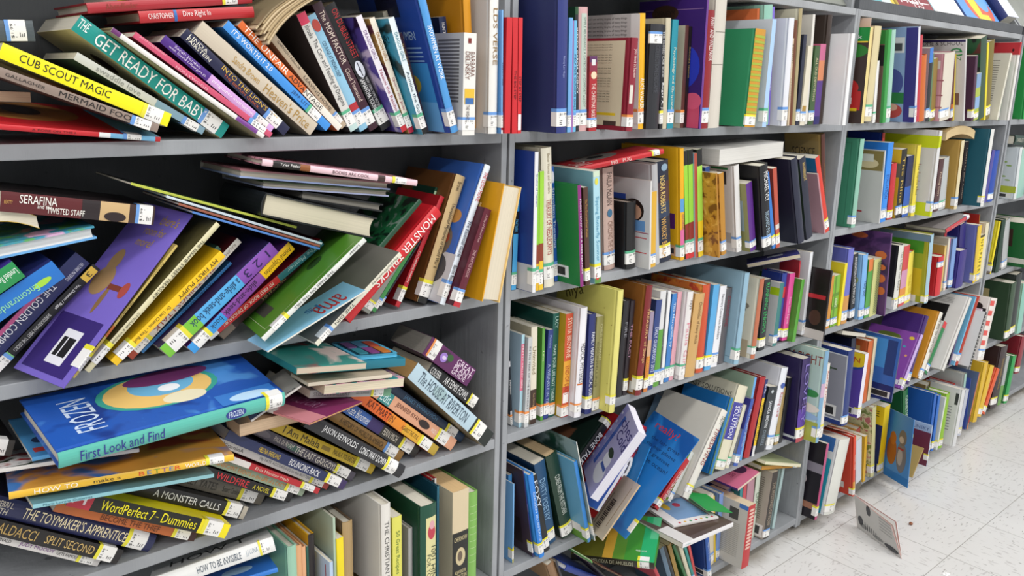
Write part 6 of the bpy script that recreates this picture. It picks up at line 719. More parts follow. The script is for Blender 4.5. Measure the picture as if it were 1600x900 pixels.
('green hardback with black panel next to white slim paperback',3,1,(1.4424,-.03,1.3031),(.9979,.0,-.0646,-.0),(.0262,.16,.2682),0,'h','3f9a4c','6a5248',N,'d8d2c2',N,(.82,.95),[],[],[('r','C',.0,.85,1.0,1.0,'2a7a34'),('r','C',.05,.62,.9,.84,'1c1a1e'),('r','C',.0,.0,.06,1.0,'3f9a4c'),('r','C',.5,.06,.9,.14,'d8d8d4'),('r','C',.2,.04,.35,.2,'c878a0'),('r','C',.2,.65,.7,.658,'8a8a88'),('r','C',.2,.68,.7,.688,'8a8a88'),('r','C',.2,.71,.7,.718,'8a8a88'),('r','C',.2,.74,.7,.748,'8a8a88'),('r','C',.2,.77,.7,.778,'8a8a88'),('r','C',.2,.8,.7,.808,'8a8a88')]),
('mint hardback next to green hardback',3,1,(1.4901,-.02,1.3031),(.9977,.0,-.0672,-.0),(.0266,.15,.2703),0,'h','a0c8b8','94bcac',N,'d8d2c2','g'),
('blue picture book with upside-down child next to mint hardback',3,1,(1.6083,-.05,1.3031),(.9951,.0,-.0993,-.0),(.0194,.18,.2867),0,'h','d8d8e4','8aa4c8',N,'d8d2c2','b',(.82,.95),[],[],[('r','C',.0,.0,.2,1.0,'3a3480'),('r','C',.22,.74,.45,.9,'d8d8d8'),('r','C',.26,.76,.4,.84,'4a4a4c'),('e','C',.3,.5,.75,.58,'3f4a8a'),('e','C',.22,.3,.5,.56,'4a5494'),('r','C',.2,.2,.45,.32,'2f7a40'),('e','C',.22,.04,.6,.2,'b84a44'),('e','C',.3,.12,.5,.2,'d8a890'),('r','C',.5,.2,.75,.26,'c8c0b8')]),
('red slim hardback next to blue picture book',3,1,(1.6737,-.0301,1.3031),(.9945,.0,-.1043,-.0),(.0217,.15,.2666),0,'h','c03a44','a02c36'),
('orange hardback next to red slim hardback',3,1,(1.7002,-.0299,1.3031),(.9937,.0,-.1121,-.0),(.0349,.14,.2074),0,'h','c8682a','b85a22',N,'d8d2c2',N,(.82,.95),[],[],[('r','S',.85,0,1.0,1,'e0b038')]),
('black and blue slim paperback next to orange hardback',3,1,(1.7722,-.0154,1.3031),(.9964,.0,-.0846,-.0),(.0248,.14,.2325),0,'p','1c2026','a898a0',N,'d8d2c2','b',(.82,.95),[],[(0,.2,'3a78c8')]),
('olive-green slim paperback next to black and paperback',3,1,(1.8036,-.0127,1.3031),(.9953,.0,-.0965,-.0),(.0115,.1297,.2172),0,'p','5a7a5a','4a684a',N,'d8d2c2','b'),
('gold marbled paperback next to olive-green slim paperback',3,1,(1.8172,-.012,1.3031),(.9951,.0,-.0989,-.0),(.0329,.1404,.201),0,'p','8a7234','7a6430',N,'d8d2c2','y',(.82,.95),[],[],[],('a88a3a','4a3c18','c8a850',45)),
('pink tiled cookbook next to gold marbled paperback',3,1,(1.8523,-.03,1.3031),(.9972,.0,-.0743,-.0),(.0787,.15,.2177),0,'h','d4ccbc','c8909a',N,'d8d2c2','b',(.82,.95),[],[],[('r','C',.0,.6,1.0,.62,'a86a74'),('r','C',.0,.38,1.0,.4,'a86a74'),('r','C',.0,.2,1.0,.22,'a86a74'),('r','C',.1,.78,.9,.9,'dcd4cc')]),
('black and yellow hardback set back next to pink tiled cookbook',3,1,(2.0507,.05,1.3031),(.9973,.0,-.0728,-.0),(.0128,.11,.2524),0,'h','d8c82a','22201c'),
('maroon and yellow thin paperback next to black and yellow hardback',3,1,(1.9766,-.0123,1.3031),(.9919,.0,-.1271,-.0),(.0184,.1298,.2242),0,'p','5a2430','4a1c28',N,'d8d2c2','b',(.82,.95),[],[(.75,.9,'c06a2a')]),
('yellow thin paperback next to maroon and paperback',3,1,(2.0013,-.0101,1.3031),(.9906,.0,-.137,-.0),(.0123,.13,.2262),0,'p','e0c848','c8b03a'),
('white home-schooling guide next to yellow thin paperback',3,1,(2.0189,-.0377,1.3031),(.9894,.0,-.1452,-.0),(.0104,.1703,.2776),0,'p','c8c6c4','d0cecc',N,'d8d2c2',N,(.82,.95),[],[],[('t','C','HOME & SCHOOL',.05,.93,.9,.98,'1c1c1c',0),('t','C','e',.05,.8,.3,.9,'2a8a4a',0),('t','C','TEN',.05,.75,.4,.79,'2a7a44',0),('r','C',.1,.2,.35,.35,'7a5a50'),('r','C',.0,.97,1.0,1.0,'2a2458')]),
('plum paperback next to white home-schooling guide',3,1,(2.0805,-.04,1.3031),(.9951,.0,-.0989,-.0),(.0197,.15,.2207),0,'p','4a2440','44203a',N,'d8d2c2','y',(.82,.95),[],[],[('r','C',.4,.8,.9,.808,'8a6a80'),('r','C',.4,.77,.9,.778,'8a6a80'),('r','C',.4,.74,.9,.748,'8a6a80'),('r','C',.4,.71,.9,.718,'8a6a80')]),
('yellow and blue patchwork paperback next to plum paperback',3,1,(2.1146,-.0357,1.3031),(.9952,.0,-.0981,-.0),(.0378,.1393,.161),0,'p','a8b84a','7a8a3a',N,'d8d2c2','y',(.82,.95),[],[(0,.3,'7a9ac0'),(.5,.75,'88a8d0')]),
('tall white hardback next to yellow and paperback',3,1,(2.2225,-.0013,1.3031),(.9933,.0,-.1159,-.0),(.016,.1404,.2882),0,'h','d0d2d4','c8cacc'),
('dark green photographic board book next to tall white hardback',3,1,(2.171,-.0296,1.3031),(.9893,.0,-.1461,-.0),(.0492,.1601,.2879),0,'B','2c4a34','24382a',N,'d8d0bc',N,(.82,.95),[],[],[],('2a5a38','1a1c1e','6a3a34',14)),
('yellow slim hardback next to dark green book',3,1,(2.2528,-.0193,1.3031),(.9903,.0,-.1386,-.0),(.0137,.1501,.2768),0,'p','e4d42c','d0c024'),
('mottled olive hardback next to yellow slim hardback',3,1,(2.2678,-.0192,1.3031),(.9931,.0,-.1172,-.0),(.0446,.1501,.2799),0,'h','7a6c34','6a5c2c',N,'d8d2c2','y',(.82,.95),[],[],[],('7a6c34','4a401c','948444',45)),
('cream leaning hardback with back text next to mottled olive hardback',3,1,(2.3128,-.04,1.3052),(.9971,.0,.0757,.0),(.0142,.15,.2396),0,'p','d8d4c4','d0ccbc',N,'d8d2c2',N,(.82,.95),[],[],[('r','C',.2,.88,.75,.89,'7a766c'),('r','C',.2,.845,.75,.855,'7a766c'),('r','C',.2,.81,.75,.82,'7a766c'),('r','C',.2,.775,.75,.785,'7a766c'),('r','C',.2,.74,.75,.75,'7a766c'),('r','C',.2,.705,.75,.715,'7a766c'),('r','C',.2,.67,.75,.68,'7a766c'),('r','C',.2,.635,.75,.645,'7a766c'),('r','C',.2,.6,.75,.61,'7a766c'),('r','C',.2,.565,.75,.575,'7a766c'),('r','C',.2,.53,.75,.54,'7a766c'),('r','C',.2,.495,.75,.505,'7a766c'),('r','C',.2,.46,.75,.47,'7a766c'),('r','C',.2,.425,.75,.435,'7a766c'),('r','C',.2,.39,.75,.4,'7a766c'),('r','C',.2,.355,.75,.365,'7a766c'),('r','C',.2,.32,.75,.33,'7a766c'),('r','C',.2,.285,.75,.295,'7a766c')]),
('green thin booklet next to cream leaning hardback',3,1,(2.3373,-.0325,1.3048),(.9982,.0,.0594,.0),(.0145,.1292,.21),0,'p','3f8a50','357844',N,'d8d2c2','g'),
('grey booklet with navy head next to green thin booklet',3,1,(2.4193,-.0164,1.3084),(.9989,.0,.0469,.0),(.0416,.0705,.2083),0,'p','8a94a0','7a8490',N,'d8d2c2',N,(.82,.95),[],[(0,.17,'24284a')]),
('red and white leaning hardback next to grey booklet',3,1,(2.3784,-.057,1.3031),(1.0,.0,-.0019,-.0),(.0176,.1149,.2779),0,'h','dcd8d4','d8d4ce',N,'d8d2c2',N,(.82,.95),[],[(0,.16,'b83038')],[('r','C',.0,.84,1.0,1.0,'b83038'),('e','C',.15,.88,.22,.92,'3a1418')]),
('tall dark picture book set back next to red and white',3,1,(2.4307,.0623,1.3035),(.9973,.0,-.0728,-.0),(.0149,.1002,.2964),0,'h','3a3c70','8a8ab0'),
('green cloth hardback next to navy hardback',3,2,(1.3689,-.012,.9895),(.9999,.0,-.0137,-.0),(.0241,.18,.2668),0,'h','8cbca8','3f8468',N,'d8d2c2','b',(.86,.96),[],[],[('r','C',.16,.03,.17,.97,'2f6a52'),('r','C',.16,.95,1.0,.955,'2f6a52'),('r','C',.3,.06,.7,.065,'2f6a52')]),
('navy hardback with red spine set back',3,2,(1.6683,.0582,.9898),(.9992,.0,-.0411,-.0),(.0153,.1208,.2758),0,'h','b8342c','1f3478'),
('white booklet with postage-stamp picture next to navy hardback',3,2,(1.5267,-.02,.9895),(.9988,.0,-.0498,-.0),(.0051,.17,.23),0,'p','d8d8d8','c8c8c6',N,'d8d2c2',N,(.82,.95),[],[],[('r','C',.02,.72,.98,.99,'8a7a4a'),('e','C',.1,.75,.5,.88,'d8c8a0'),('e','C',.5,.8,.9,.96,'4a5a3a'),('r','C',.2,.84,.6,.94,'d8d8d0'),('r','C',.6,.74,.9,.8,'3a3a30'),('r','C',.35,.13,.95,.155,'a83a44'),('r','C',.5,.04,.7,.09,'4a4a4a'),('r','C',.75,.04,.92,.09,'4a4a4a')]),
('bright blue hardback with rounded corner next to white booklet',3,2,(1.5522,-.012,.9895),(.9997,.0,-.0243,-.0),(.0346,.18,.2517),0,'B','2f86e0','2f80d8',N,'d8d0bc','b',(.82,.95),[('EVALUATION',.4,.7,'1a4a98',.25,.8)]),
('red hardback with price sticker next to bright blue hardback',3,2,(1.629,.0,.9895),(.9993,.0,-.0381,-.0),(.0371,.15,.1827),0,'h','c02c34','a8242c',N,'d8d2c2','y',(.83,.97)),
('black and yellow paperback next to red hardback',3,2,(1.6856,.0008,.9902),(.9991,.0,-.0433,-.0),(.0407,.1395,.2252),0,'p','1c1a18','c8a830',N,'d8d2c2','b',(.82,.95),[('The Nine',.1,.8,'c8a850',.3,.7)],[],[('r','C',.0,.82,1.0,1.0,'e0b82a'),('r','C',.0,.6,1.0,.8,'6a6a5a')]),
('midnight to azure paperback next to black and yellow paperback',3,2,(1.7275,-.0017,.9896),(.9993,.0,-.0384,-.0),(.0457,.1398,.2024),0,'p','2a5ab0','1c2a54',N,'d8d2c2','y',(.82,.95),[],[(0,.5,'1c2654')]),
('green slim nut paperback next to midnight to azure paperback',3,2,(1.8107,.0104,.9906),(.9982,.0,-.06,-.0),(.0157,.1412,.1937),0,'p','4a8a68','3a7054',N,'d8d2c2',N,(.82,.95),[('NUTDOLES',.2,.65,'d8e8c8',.25,.8)]),
('large yellow hardback next to green slim nut paperback',3,2,(1.7767,-.0123,.9903),(.999,.0,-.0442,-.0),(.0267,.161,.2369),0,'h','e4d048','d4c450',N,'d8d2c2','y',(.82,.95),[('The Capote Read',.25,.7,'4a4418',.25,.75)]),
('dark portrait hardback set back next to large yellow hardback',3,2,(1.9429,.0475,.9895),(.9966,.0,-.0818,-.0),(.0127,.1198,.2771),0,'h','2a2024','241a1c',N,'d8d2c2',N,(.82,.95),[],[],[('e','C',.1,.88,.3,.98,'7a5248'),('e','C',.4,.88,.6,.98,'6a443a'),('e','C',.7,.88,.9,.98,'7a5248')]),
('white hardback with chartreuse bands next to dark portrait hardback',3,2,(1.8272,-.0497,.9899),(.9998,.0,-.0192,-.0),(.0212,.19,.2849),0,'h','d8d8d8','d0cece',N,'d8d2c2','b',(.82,.95),[],[(.06,.19,'c8d420'),(.84,1.0,'c8d420')],[('r','C',.0,.8,1.0,.94,'c8d420'),('r','C',.0,.0,1.0,.16,'c8d420'),('r','C',.25,.6,.8,.606,'b07a78'),('r','C',.25,.5,.8,.506,'b07a78'),('r','C',.25,.4,.8,.406,'b07a78'),('r','C',.25,.3,.8,.306,'b07a78')]),
('oxblood paperback next to white hardback',3,2,(1.9564,-.0073,.9895),(.9998,.0,-.0222,-.0),(.0398,.1292,.1842),0,'p','4a2628','3c1e20',N,'d8d2c2','b',(.82,.95),[('Fishing Days',.25,.7,'d0b8a0',.25,.75)]),
('silver-grey hardback next to oxblood paperback',3,2,(2.0155,-.0038,.9895),(.9974,.0,-.0718,-.0),(.056,.131,.1848),0,'h','b4b8b8','a0a4a4',N,'d8d2c2','g'),
('charcoal-topped thick paperback next to silver-grey hardback',3,2,(2.1598,.0326,.9895),(.9931,.0,-.1173,-.0),(.0324,.1303,.2193),0,'p','3a3a3c','b0aaa0',N,'d8d2c2',N,(.82,.95),[('NAVY TRAINING',.1,.6,'b8b8b8',.3,.7)]),
('ochre cloth hardback next to charcoal-topped thick paperback',3,2,(2.1028,-.0225,.9895),(.999,.0,-.0445,-.0),(.0239,.1597,.2453),0,'h','d8cca8','b8954c',N,'d8d2c2','b'),
('bent tan paperback lying on the row',3,2,(2.2135,.11,1.2652),(.0,-.7063,.0,.7079),(.0292,.12,.2475),0,'p','c8b084','b89c6c',N,'d0b88a',N,(.82,.95),[],[],[],N,.02),
('chocolate classic novel next to bent tan paperback',3,2,(2.2405,.0185,.9895),(.9989,.0,-.0477,-.0),(.0335,.1298,.2342),0,'p','2e2424','2a2020',N,'d8d2c2',N,(.82,.95),[('Letters by Jane Austen',.1,.9,'a89888',.3,.7)]),
('large teal cloth hardback next to chocolate classic novel',3,2,(2.275,-.0486,.9895),(.9999,.0,-.0168,-.0),(.028,.1902,.2823),0,'h','dcdcd8','1f5a6c',N,'d8d2c2','y',(.86,.95),[],[],[('r','C',.3,.13,.7,.135,'174a58')]),
('violet slim paperback next to large teal cloth hardback',3,2,(2.4037,-.01,.9902),(.9999,.0,.0118,.0),(.0295,.14,.2005),0,'p','4a4494','3a3680'),
('royal blue hardback next to violet slim paperback',3,2,(2.4473,-.01,.9895),(.9999,.0,-.0132,-.0),(.0535,.14,.1967),0,'h','2348a4','1e3e90',N,'d8d2c2','b'),
('orange slim paperback next to green plaid paperback',3,3,(1.2982,-.0017,.6781),(.9999,.0,-.0127,-.0),(.024,.1298,.168),0,'p','c8882c','b87a24',N,'d8d2c2','b'),
('green plaid paperback next to orange slim paperback',3,3,(1.3292,-.001,.6781),(.9995,.0,-.0308,-.0),(.0391,.1299,.1648),0,'p','7ab02c','6a9c26',N,'d8d2c2','b',(.82,.95),[('IDAHO',.45,.62,'e8f0d0',.25,.75)],[],[('r','S',.2,0,.4,1,'5a8a1c'),('r','S',.0,.1,1.0,.16,'5a8a1c'),('r','S',.0,.35,1.0,.41,'5a8a1c'),('r','S',.0,.6,1.0,.66,'5a8a1c')]),
('yellow picture book with rounded corner next to green plaid paperback',3,3,(1.3685,-.0054,.6781),(1.0,.0,.0001,.0),(.0164,.1503,.1992),0,'B','e8d41c','d8c424',N,'d8d0bc',N,(.82,.95),[],[],[('r','C',.5,.8,.8,.88,'3a7a2a')]),
('periwinkle hardback next to yellow picture book',3,3,(1.3915,-.0065,.6781),(.9999,.0,-.0142,-.0),(.0355,.1592,.2427),0,'h','6a6ec0','5c62b0',N,'d8d2c2','b',(.82,.95),[],[(.62,1.0,'c8904a')]),
('maroon and white thin paperback next to periwinkle hardback',3,3,(1.4777,.0146,.6781),(.9982,.0,-.0594,-.0),(.0103,.1305,.1905),0,'p','7a2438','d0c8c4'),
('black imagination paperback next to maroon and paperback',3,3,(1.4473,-.0036,.6781),(.9983,.0,-.0579,-.0),(.0288,.1402,.2225),0,'p','18181a','141416',N,'d8d2c2','b',(.82,.95),[('IMAGINATION IS MORE THAN A TOY',.05,.75,'e0e0e0',.25,.75)]),
('light blue picture hardback next to black imagination paperback',3,3,(1.4889,-.0165,.6781),(.9985,.0,-.0551,-.0),(.0313,.1498,.217),0,'h','7ab0e4','86b4e0',N,'d8d2c2','b',(.82,.95),[('Tally Boy',.4,.65,'2a3a6a',.2,.8)],[],[('e','C',.1,.5,.7,.72,'a8b85a')]),
('green and orange thin book next to light blue picture hardback',3,3,(1.5211,-.0158,.6781),(.999,.0,-.0445,-.0),(.0293,.1393,.1978),0,'p','4f9a44','3f8438',N,'d8d2c2','b',(.82,.95),[],[(0,.2,'d8783a')]),
('checked green and cream book next to green and book',3,3,(1.5514,-.0169,.6781),(.9995,.0,-.0329,-.0),(.0475,.1404,.1926),0,'p','c8c884','a8a868',N,'d8d2c2',N,(.82,.95),[],[],[('r','S',.45,.03,.53,.05,'3a5a44'),('r','S',.56,.05,.64,.07,'3a5a44'),('r','S',.67,.03,.75,.05,'3a5a44'),('r','S',.78,.05,.86,.07,'3a5a44'),('r','S',.89,.03,.97,.05,'3a5a44'),('r','S',.45,.07,.53,.09,'3a5a44'),('r','S',.56,.09,.64,.11,'3a5a44'),('r','S',.67,.07,.75,.09,'3a5a44'),('r','S',.78,.09,.86,.11,'3a5a44'),('r','S',.89,.07,.97,.09,'3a5a44'),('r','S',.45,.11,.53,.13,'3a5a44'),('r','S',.56,.13,.64,.15,'3a5a44'),('r','S',.67,.11,.75,.13,'3a5a44'),('r','S',.78,.13,.86,.15,'3a5a44'),('r','S',.89,.11,.97,.13,'3a5a44'),('r','S',.45,.15,.53,.17,'3a5a44'),('r','S',.56,.17,.64,.19,'3a5a44'),('r','S',.67,.15,.75,.17,'3a5a44'),('r','S',.78,.17,.86,.19,'3a5a44'),('r','S',.89,.15,.97,.17,'3a5a44'),('r','S',.45,.19,.53,.21,'3a5a44'),('r','S',.56,.21,.64,.23,'3a5a44'),('r','S',.67,.19,.75,.21,'3a5a44'),('r','S',.78,.21,.86,.23,'3a5a44'),('r','S',.89,.19,.97,.21,'3a5a44'),('r','S',.45,.23,.53,.25,'3a5a44'),('r','S',.56,.25,.64,.27,'3a5a44'),('r','S',.67,.23,.75,.25,'3a5a44'),('r','S',.78,.25,.86,.27,'3a5a44'),('r','S',.89,.23,.97,.25,'3a5a44'),('r','S',.45,.27,.53,.29,'3a5a44'),('r','S',.56,.29,.64,.31,'3a5a44'),('r','S',.67,.27,.75,.29,'3a5a44'),('r','S',.78,.29,.86,.31,'3a5a44'),('r','S',.89,.27,.97,.29,'3a5a44'),('r','S',.45,.31,.53,.33,'3a5a44'),('r','S',.56,.33,.64,.35,'3a5a44'),('r','S',.67,.31,.75,.33,'3a5a44'),('r','S',.78,.33,.86,.35,'3a5a44'),('r','S',.89,.31,.97,.33,'3a5a44'),('r','S',.45,.35,.53,.37,'3a5a44'),('r','S',.56,.37,.64,.39,'3a5a44'),('r','S',.67,.35,.75,.37,'3a5a44'),('r','S',.78,.37,.86,.39,'3a5a44'),('r','S',.89,.35,.97,.37,'3a5a44'),('r','S',.45,.39,.53,.41,'3a5a44'),('r','S',.56,.41,.64,.43,'3a5a44'),('r','S',.67,.39,.75,.41,'3a5a44'),('r','S',.78,.41,.86,.43,'3a5a44'),('r','S',.89,.39,.97,.41,'3a5a44'),('r','S',.45,.43,.53,.45,'3a5a44'),('r','S',.56,.45,.64,.47,'3a5a44'),('r','S',.67,.43,.75,.45,'3a5a44'),('r','S',.78,.45,.86,.47,'3a5a44'),('r','S',.89,.43,.97,.45,'3a5a44'),('r','S',.45,.47,.53,.49,'3a5a44'),('r','S',.56,.49,.64,.51,'3a5a44'),('r','S',.67,.47,.75,.49,'3a5a44'),('r','S',.78,.49,.86,.51,'3a5a44'),('r','S',.89,.47,.97,.49,'3a5a44'),('r','S',.45,.51,.53,.53,'3a5a44'),('r','S',.56,.53,.64,.55,'3a5a44'),('r','S',.67,.51,.75,.53,'3a5a44'),('r','S',.78,.53,.86,.55,'3a5a44'),('r','S',.89,.51,.97,.53,'3a5a44'),('r','S',.45,.55,.53,.57,'3a5a44'),('r','S',.56,.57,.64,.59,'3a5a44'),('r','S',.67,.55,.75,.57,'3a5a44'),('r','S',.78,.57,.86,.59,'3a5a44'),('r','S',.89,.55,.97,.57,'3a5a44'),('r','S',.45,.59,.53,.61,'3a5a44'),('r','S',.56,.61,.64,.63,'3a5a44'),('r','S',.67,.59,.75,.61,'3a5a44'),('r','S',.78,.61,.86,.63,'3a5a44'),('r','S',.89,.59,.97,.61,'3a5a44'),('r','S',.45,.63,.53,.65,'3a5a44'),('r','S',.56,.65,.64,.67,'3a5a44'),('r','S',.67,.63,.75,.65,'3a5a44'),('r','S',.78,.65,.86,.67,'3a5a44'),('r','S',.89,.63,.97,.65,'3a5a44'),('r','S',.45,.67,.53,.69,'3a5a44'),('r','S',.56,.69,.64,.71,'3a5a44'),('r','S',.67,.67,.75,.69,'3a5a44'),('r','S',.78,.69,.86,.71,'3a5a44'),('r','S',.89,.67,.97,.69,'3a5a44'),('r','S',.45,.71,.53,.73,'3a5a44'),('r','S',.56,.73,.64,.75,'3a5a44'),('r','S',.67,.71,.75,.73,'3a5a44'),('r','S',.78,.73,.86,.75,'3a5a44'),('r','S',.89,.71,.97,.73,'3a5a44'),('r','S',.45,.75,.53,.77,'3a5a44'),('r','S',.56,.77,.64,.79,'3a5a44'),('r','S',.67,.75,.75,.77,'3a5a44'),('r','S',.78,.77,.86,.79,'3a5a44'),('r','S',.89,.75,.97,.77,'3a5a44'),('r','S',.45,.79,.53,.81,'3a5a44'),('r','S',.56,.81,.64,.83,'3a5a44'),('r','S',.67,.79,.75,.81,'3a5a44'),('r','S',.78,.81,.86,.83,'3a5a44'),('r','S',.89,.79,.97,.81,'3a5a44'),('r','S',.45,.83,.53,.85,'3a5a44'),('r','S',.56,.85,.64,.87,'3a5a44'),('r','S',.67,.83,.75,.85,'3a5a44'),('r','S',.78,.85,.86,.87,'3a5a44'),('r','S',.89,.83,.97,.85,'3a5a44'),('r','S',.45,.87,.53,.89,'3a5a44'),('r','S',.56,.89,.64,.91,'3a5a44'),('r','S',.67,.87,.75,.89,'3a5a44'),('r','S',.78,.89,.86,.91,'3a5a44'),('r','S',.89,.87,.97,.89,'3a5a44'),('r','S',.45,.91,.53,.93,'3a5a44'),('r','S',.56,.93,.64,.95,'3a5a44'),('r','S',.67,.91,.75,.93,'3a5a44'),('r','S',.78,.93,.86,.95,'3a5a44'),('r','S',.89,.91,.97,.93,'3a5a44')]),
('yellow hardback with cream page edge set back',3,3,(1.7081,.1619,.6808),(.0,-.0517,.0,.9987),(.0265,.1292,.2075),1,'h','d8cc9c','bca824'),
('large purple hardback with bone shapes next to yellow hardback',3,3,(1.6064,-.0407,.6781),(.9988,.0,-.0493,-.0),(.0092,.1907,.278),0,'h','5a3468','4a2c58',N,'d8d2c2',N,(.82,.95),[],[],[('e','C',.05,.68,.25,.78,'c86a34'),('e','C',.05,.55,.2,.62,'c86a34'),('e','C',.04,.4,.2,.5,'c86a34'),('e','C',.03,.25,.18,.35,'c86a34'),('e','C',.4,.9,.7,.97,'b85a34')],('553264','38204a','6a4480',10)),
('black and white hardback next to large purple hardback',3,3,(1.7092,-.0231,.6781),(.9996,.0,-.0272,-.0),(.0363,.1609,.2222),0,'h','d8d8d0','1a1c22',N,'d8d2c2','y',(.82,.95),[('This Is New Then Before',.1,.7,'7a7a78',.3,.7)],[],[('r','C',.0,.0,1.0,.19,'d0d4d8'),('r','C',.2,.75,.45,.95,'b8b8b8')]),
('crimson and cream slim paperback next to black and white hardback',3,3,(1.7632,-.0153,.6781),(.9993,.0,-.037,-.0),(.0441,.14,.2132),0,'p','c84448','d8b050',N,'d8d2c2','y',(.82,.95),[],[(.4,.7,'c890b0'),(.7,.85,'d88a3a')]),
('dark violet hardback set back next to crimson and paperback',3,3,(1.9178,.0328,.6781),(.9984,.0,-.056,-.0),(.0553,.1303,.2046),0,'h','3a2050','341c48'),
('lemon yellow hardback next to dark violet hardback',3,3,(1.8223,-.0097,.6781),(.9972,.0,-.0752,-.0),(.0548,.14,.1819),0,'h','ecd85c','c8302e',N,'d8d2c2','y',(.82,.95),[('TROUBLE TOWN',.45,.85,'c8a83a',.25,.75)]),
('green-to-gold hardback in plastic sleeve next to lemon yellow hardback',3,3,(1.8892,-.0526,.6781),(.998,.0,-.0638,-.0),(.0275,.1796,.2477),0,'h','a0c0d0','9a9c28',N,'d8d2c2','y',(.88,.98),[],[],[('r','C',.12,.72,.95,.9,'3f8a24'),('r','C',.12,.5,.95,.72,'8a9a28'),('r','C',.12,.1,.95,.5,'c0a820'),('r','C',.0,.9,1.0,1.0,'6a8498'),('r','C',.2,.0,.8,.1,'d8d4cc')]),
('grey hardback with crimson spine next to green-to-gold hardback',3,3,(2.1702,.0108,.6846),(.9971,.0,-.0755,-.0),(.0196,.1501,.2314),0,'h','b02a34','8c8684'),
('red hardback with inset picture next to grey hardback',3,3,(2.0275,-.03,.6781),(.9991,.0,-.0418,-.0),(.0476,.14,.1473),0,'h','c8242c','c02028',N,'d8d2c2','b',(.12,.26),[],[],[('r','C',.25,.28,.95,.88,'6a6e74'),('e','C',.5,.6,.8,.8,'c8983a')]),
('gold slim paperback next to red hardback',3,3,(2.1164,-.0081,.6781),(.9994,.0,-.0359,-.0),(.0163,.1291,.1767),0,'p','d8b86a','c0a050'),
('cream and pink paperback next to gold slim paperback',3,3,(2.142,-.0112,.6796),(.9982,.0,-.0595,-.0),(.0212,.1399,.2011),0,'p','d4ccbc','c4bcac',N,'d8d2c2','b',(.82,.95),[],[],[('r','S',.7,0,1.0,1,'c83a7a')]),
('hazy blue hardback next to cream and pink paperback',3,3,(2.1909,-.0113,.684),(.9987,.0,-.0504,-.0),(.0348,.1398,.1893),0,'h','7a9cd0','6a8cc0',N,'d8d2c2','b'),
('dark indigo hardback set back next to hazy blue hardback',3,3,(2.3174,.006,.6803),(.9939,.0,-.1101,-.0),(.0528,.0997,.2386),0,'h','2c2470','28206a'),
('thick indigo hardback next to dark indigo hardback',3,3,(2.227,-.0243,.6784),(.9997,.0,-.0263,-.0),(.0643,.1407,.1455),0,'h','34287c','2c2270'),
('large lavender hardback next to thick indigo hardback',3,3,(2.3722,-.03,.6791),(.9969,.0,-.0783,-.0),(.014,.17,.2308),0,'h','d8b838','6a70b0',N,'d8d2c2','y'),
('dark red hardback set back next to large lavender hardback',3,3,(2.4886,.0048,.689),(.9922,.0,-.1247,-.0),(.0022,.0602,.2596),0,'h','d8a83a','a8242a'),
('amber slim paperback next to dark red hardback',3,3,(2.3872,-.025,.6797),(.998,.0,-.0639,-.0),(.0246,.1394,.2289),0,'p','e4c02a','d8b424'),
('yellow paperback with black lettering next to amber slim paperback',3,3,(2.4132,-.02,.6783),(.9992,.0,-.0407,-.0),(.0444,.13,.1856),0,'p','f0d41c','e0c41a',N,'d8d2c2','b',(.84,.98),[('N F L P A P E R',.1,.8,'1c1a10',.25,.75)],[(0,.05,'1a1a14')]),
('cream hardback set back by the panel next to yellow paperback',3,3,(2.4926,-.01,.6788),(.9992,.0,-.0405,-.0),(.0333,.12,.225),0,'h','dcd4b8','d4ccb0'),
('grey hardback with crimson spine lying flat next to cream hardback',3,3,(2.2183,-.035,.948),(.6364,.0,-.7713,.0),(.0159,.15,.1955),1,'h','b8323c','8a8482',N,'d8d2c2','b',(.86,.98),[('THE ART OF THE KING',.2,.75,'d8a8a8',.3,.7)]),
('dark wizard-tale hardback set back next to navy hardback',3,4,(1.5833,.0285,.3562),(.998,.0,-.0627,-.0),(.0321,.1398,.2372),0,'h','2a3448','141c30'),
('navy hardback with toy plane panel next to dark wizard-tale hardback',3,4,(1.3715,-.06,.3556),(.9996,.0,-.0293,-.0),(.0401,.18,.2541),0,'h','1f3474','1d3478',N,'d8d2c2','b',(.86,.97),[],[],[('r','C',.02,.06,.98,.94,'c8ccd4'),('r','C',.04,.075,.96,.925,'8a8c98'),('e','C',.3,.68,.8,.78,'2a7a34'),('e','C',.45,.6,.65,.82,'2a6a30'),('r','C',.2,.72,.9,.74,'3a4a3a'),('e','C',.5,.58,.6,.64,'c86a2a'),('r','C',.15,.1,.75,.25,'d8d8d8'),('r','C',.2,.12,.7,.22,'2a2a2c')]),
('violet fun book with yellow corner next to navy hardback',3,4,(1.4767,-.055,.3558),(1.0,.0,.0033,.0),(.0236,.15,.2197),0,'p','e0dce8','5a46a0',N,'d8d2c2','y',(.84,.95),[],[],[('e','C',-.1,.72,.75,1.05,'2a4a98'),('e','C',-.1,.76,.68,1.05,'e8c828'),('t','C','FUN',.1,.84,.5,.92,'b83a28',0),('r','C',.1,.04,.5,.14,'d8d8d8'),('r','C',.15,.05,.45,.13,'3a3a3a'),('r','C',.35,.66,.7,.68,'2a2060'),('r','C',.35,.61,.7,.63,'2a2060'),('r','C',.35,.56,.7,.58,'2a2060'),('r','C',.35,.51,.7,.53,'2a2060'),('r','C',.35,.46,.7,.48,'2a2060'),('r','C',.35,.41,.7,.43,'2a2060'),('r','C',.35,.36,.7,.38,'2a2060')]),
('orange art-folio hardback next to violet fun book',3,4,(1.6185,-.0025,.3556),(.9999,.0,-.0116,-.0),(.0342,.1597,.2232),0,'h','c8642c','b85a2a',N,'d8d2c2',N,(.82,.95),[],[],[('r','C',.2,.7,.8,.9,'c8a868')]),
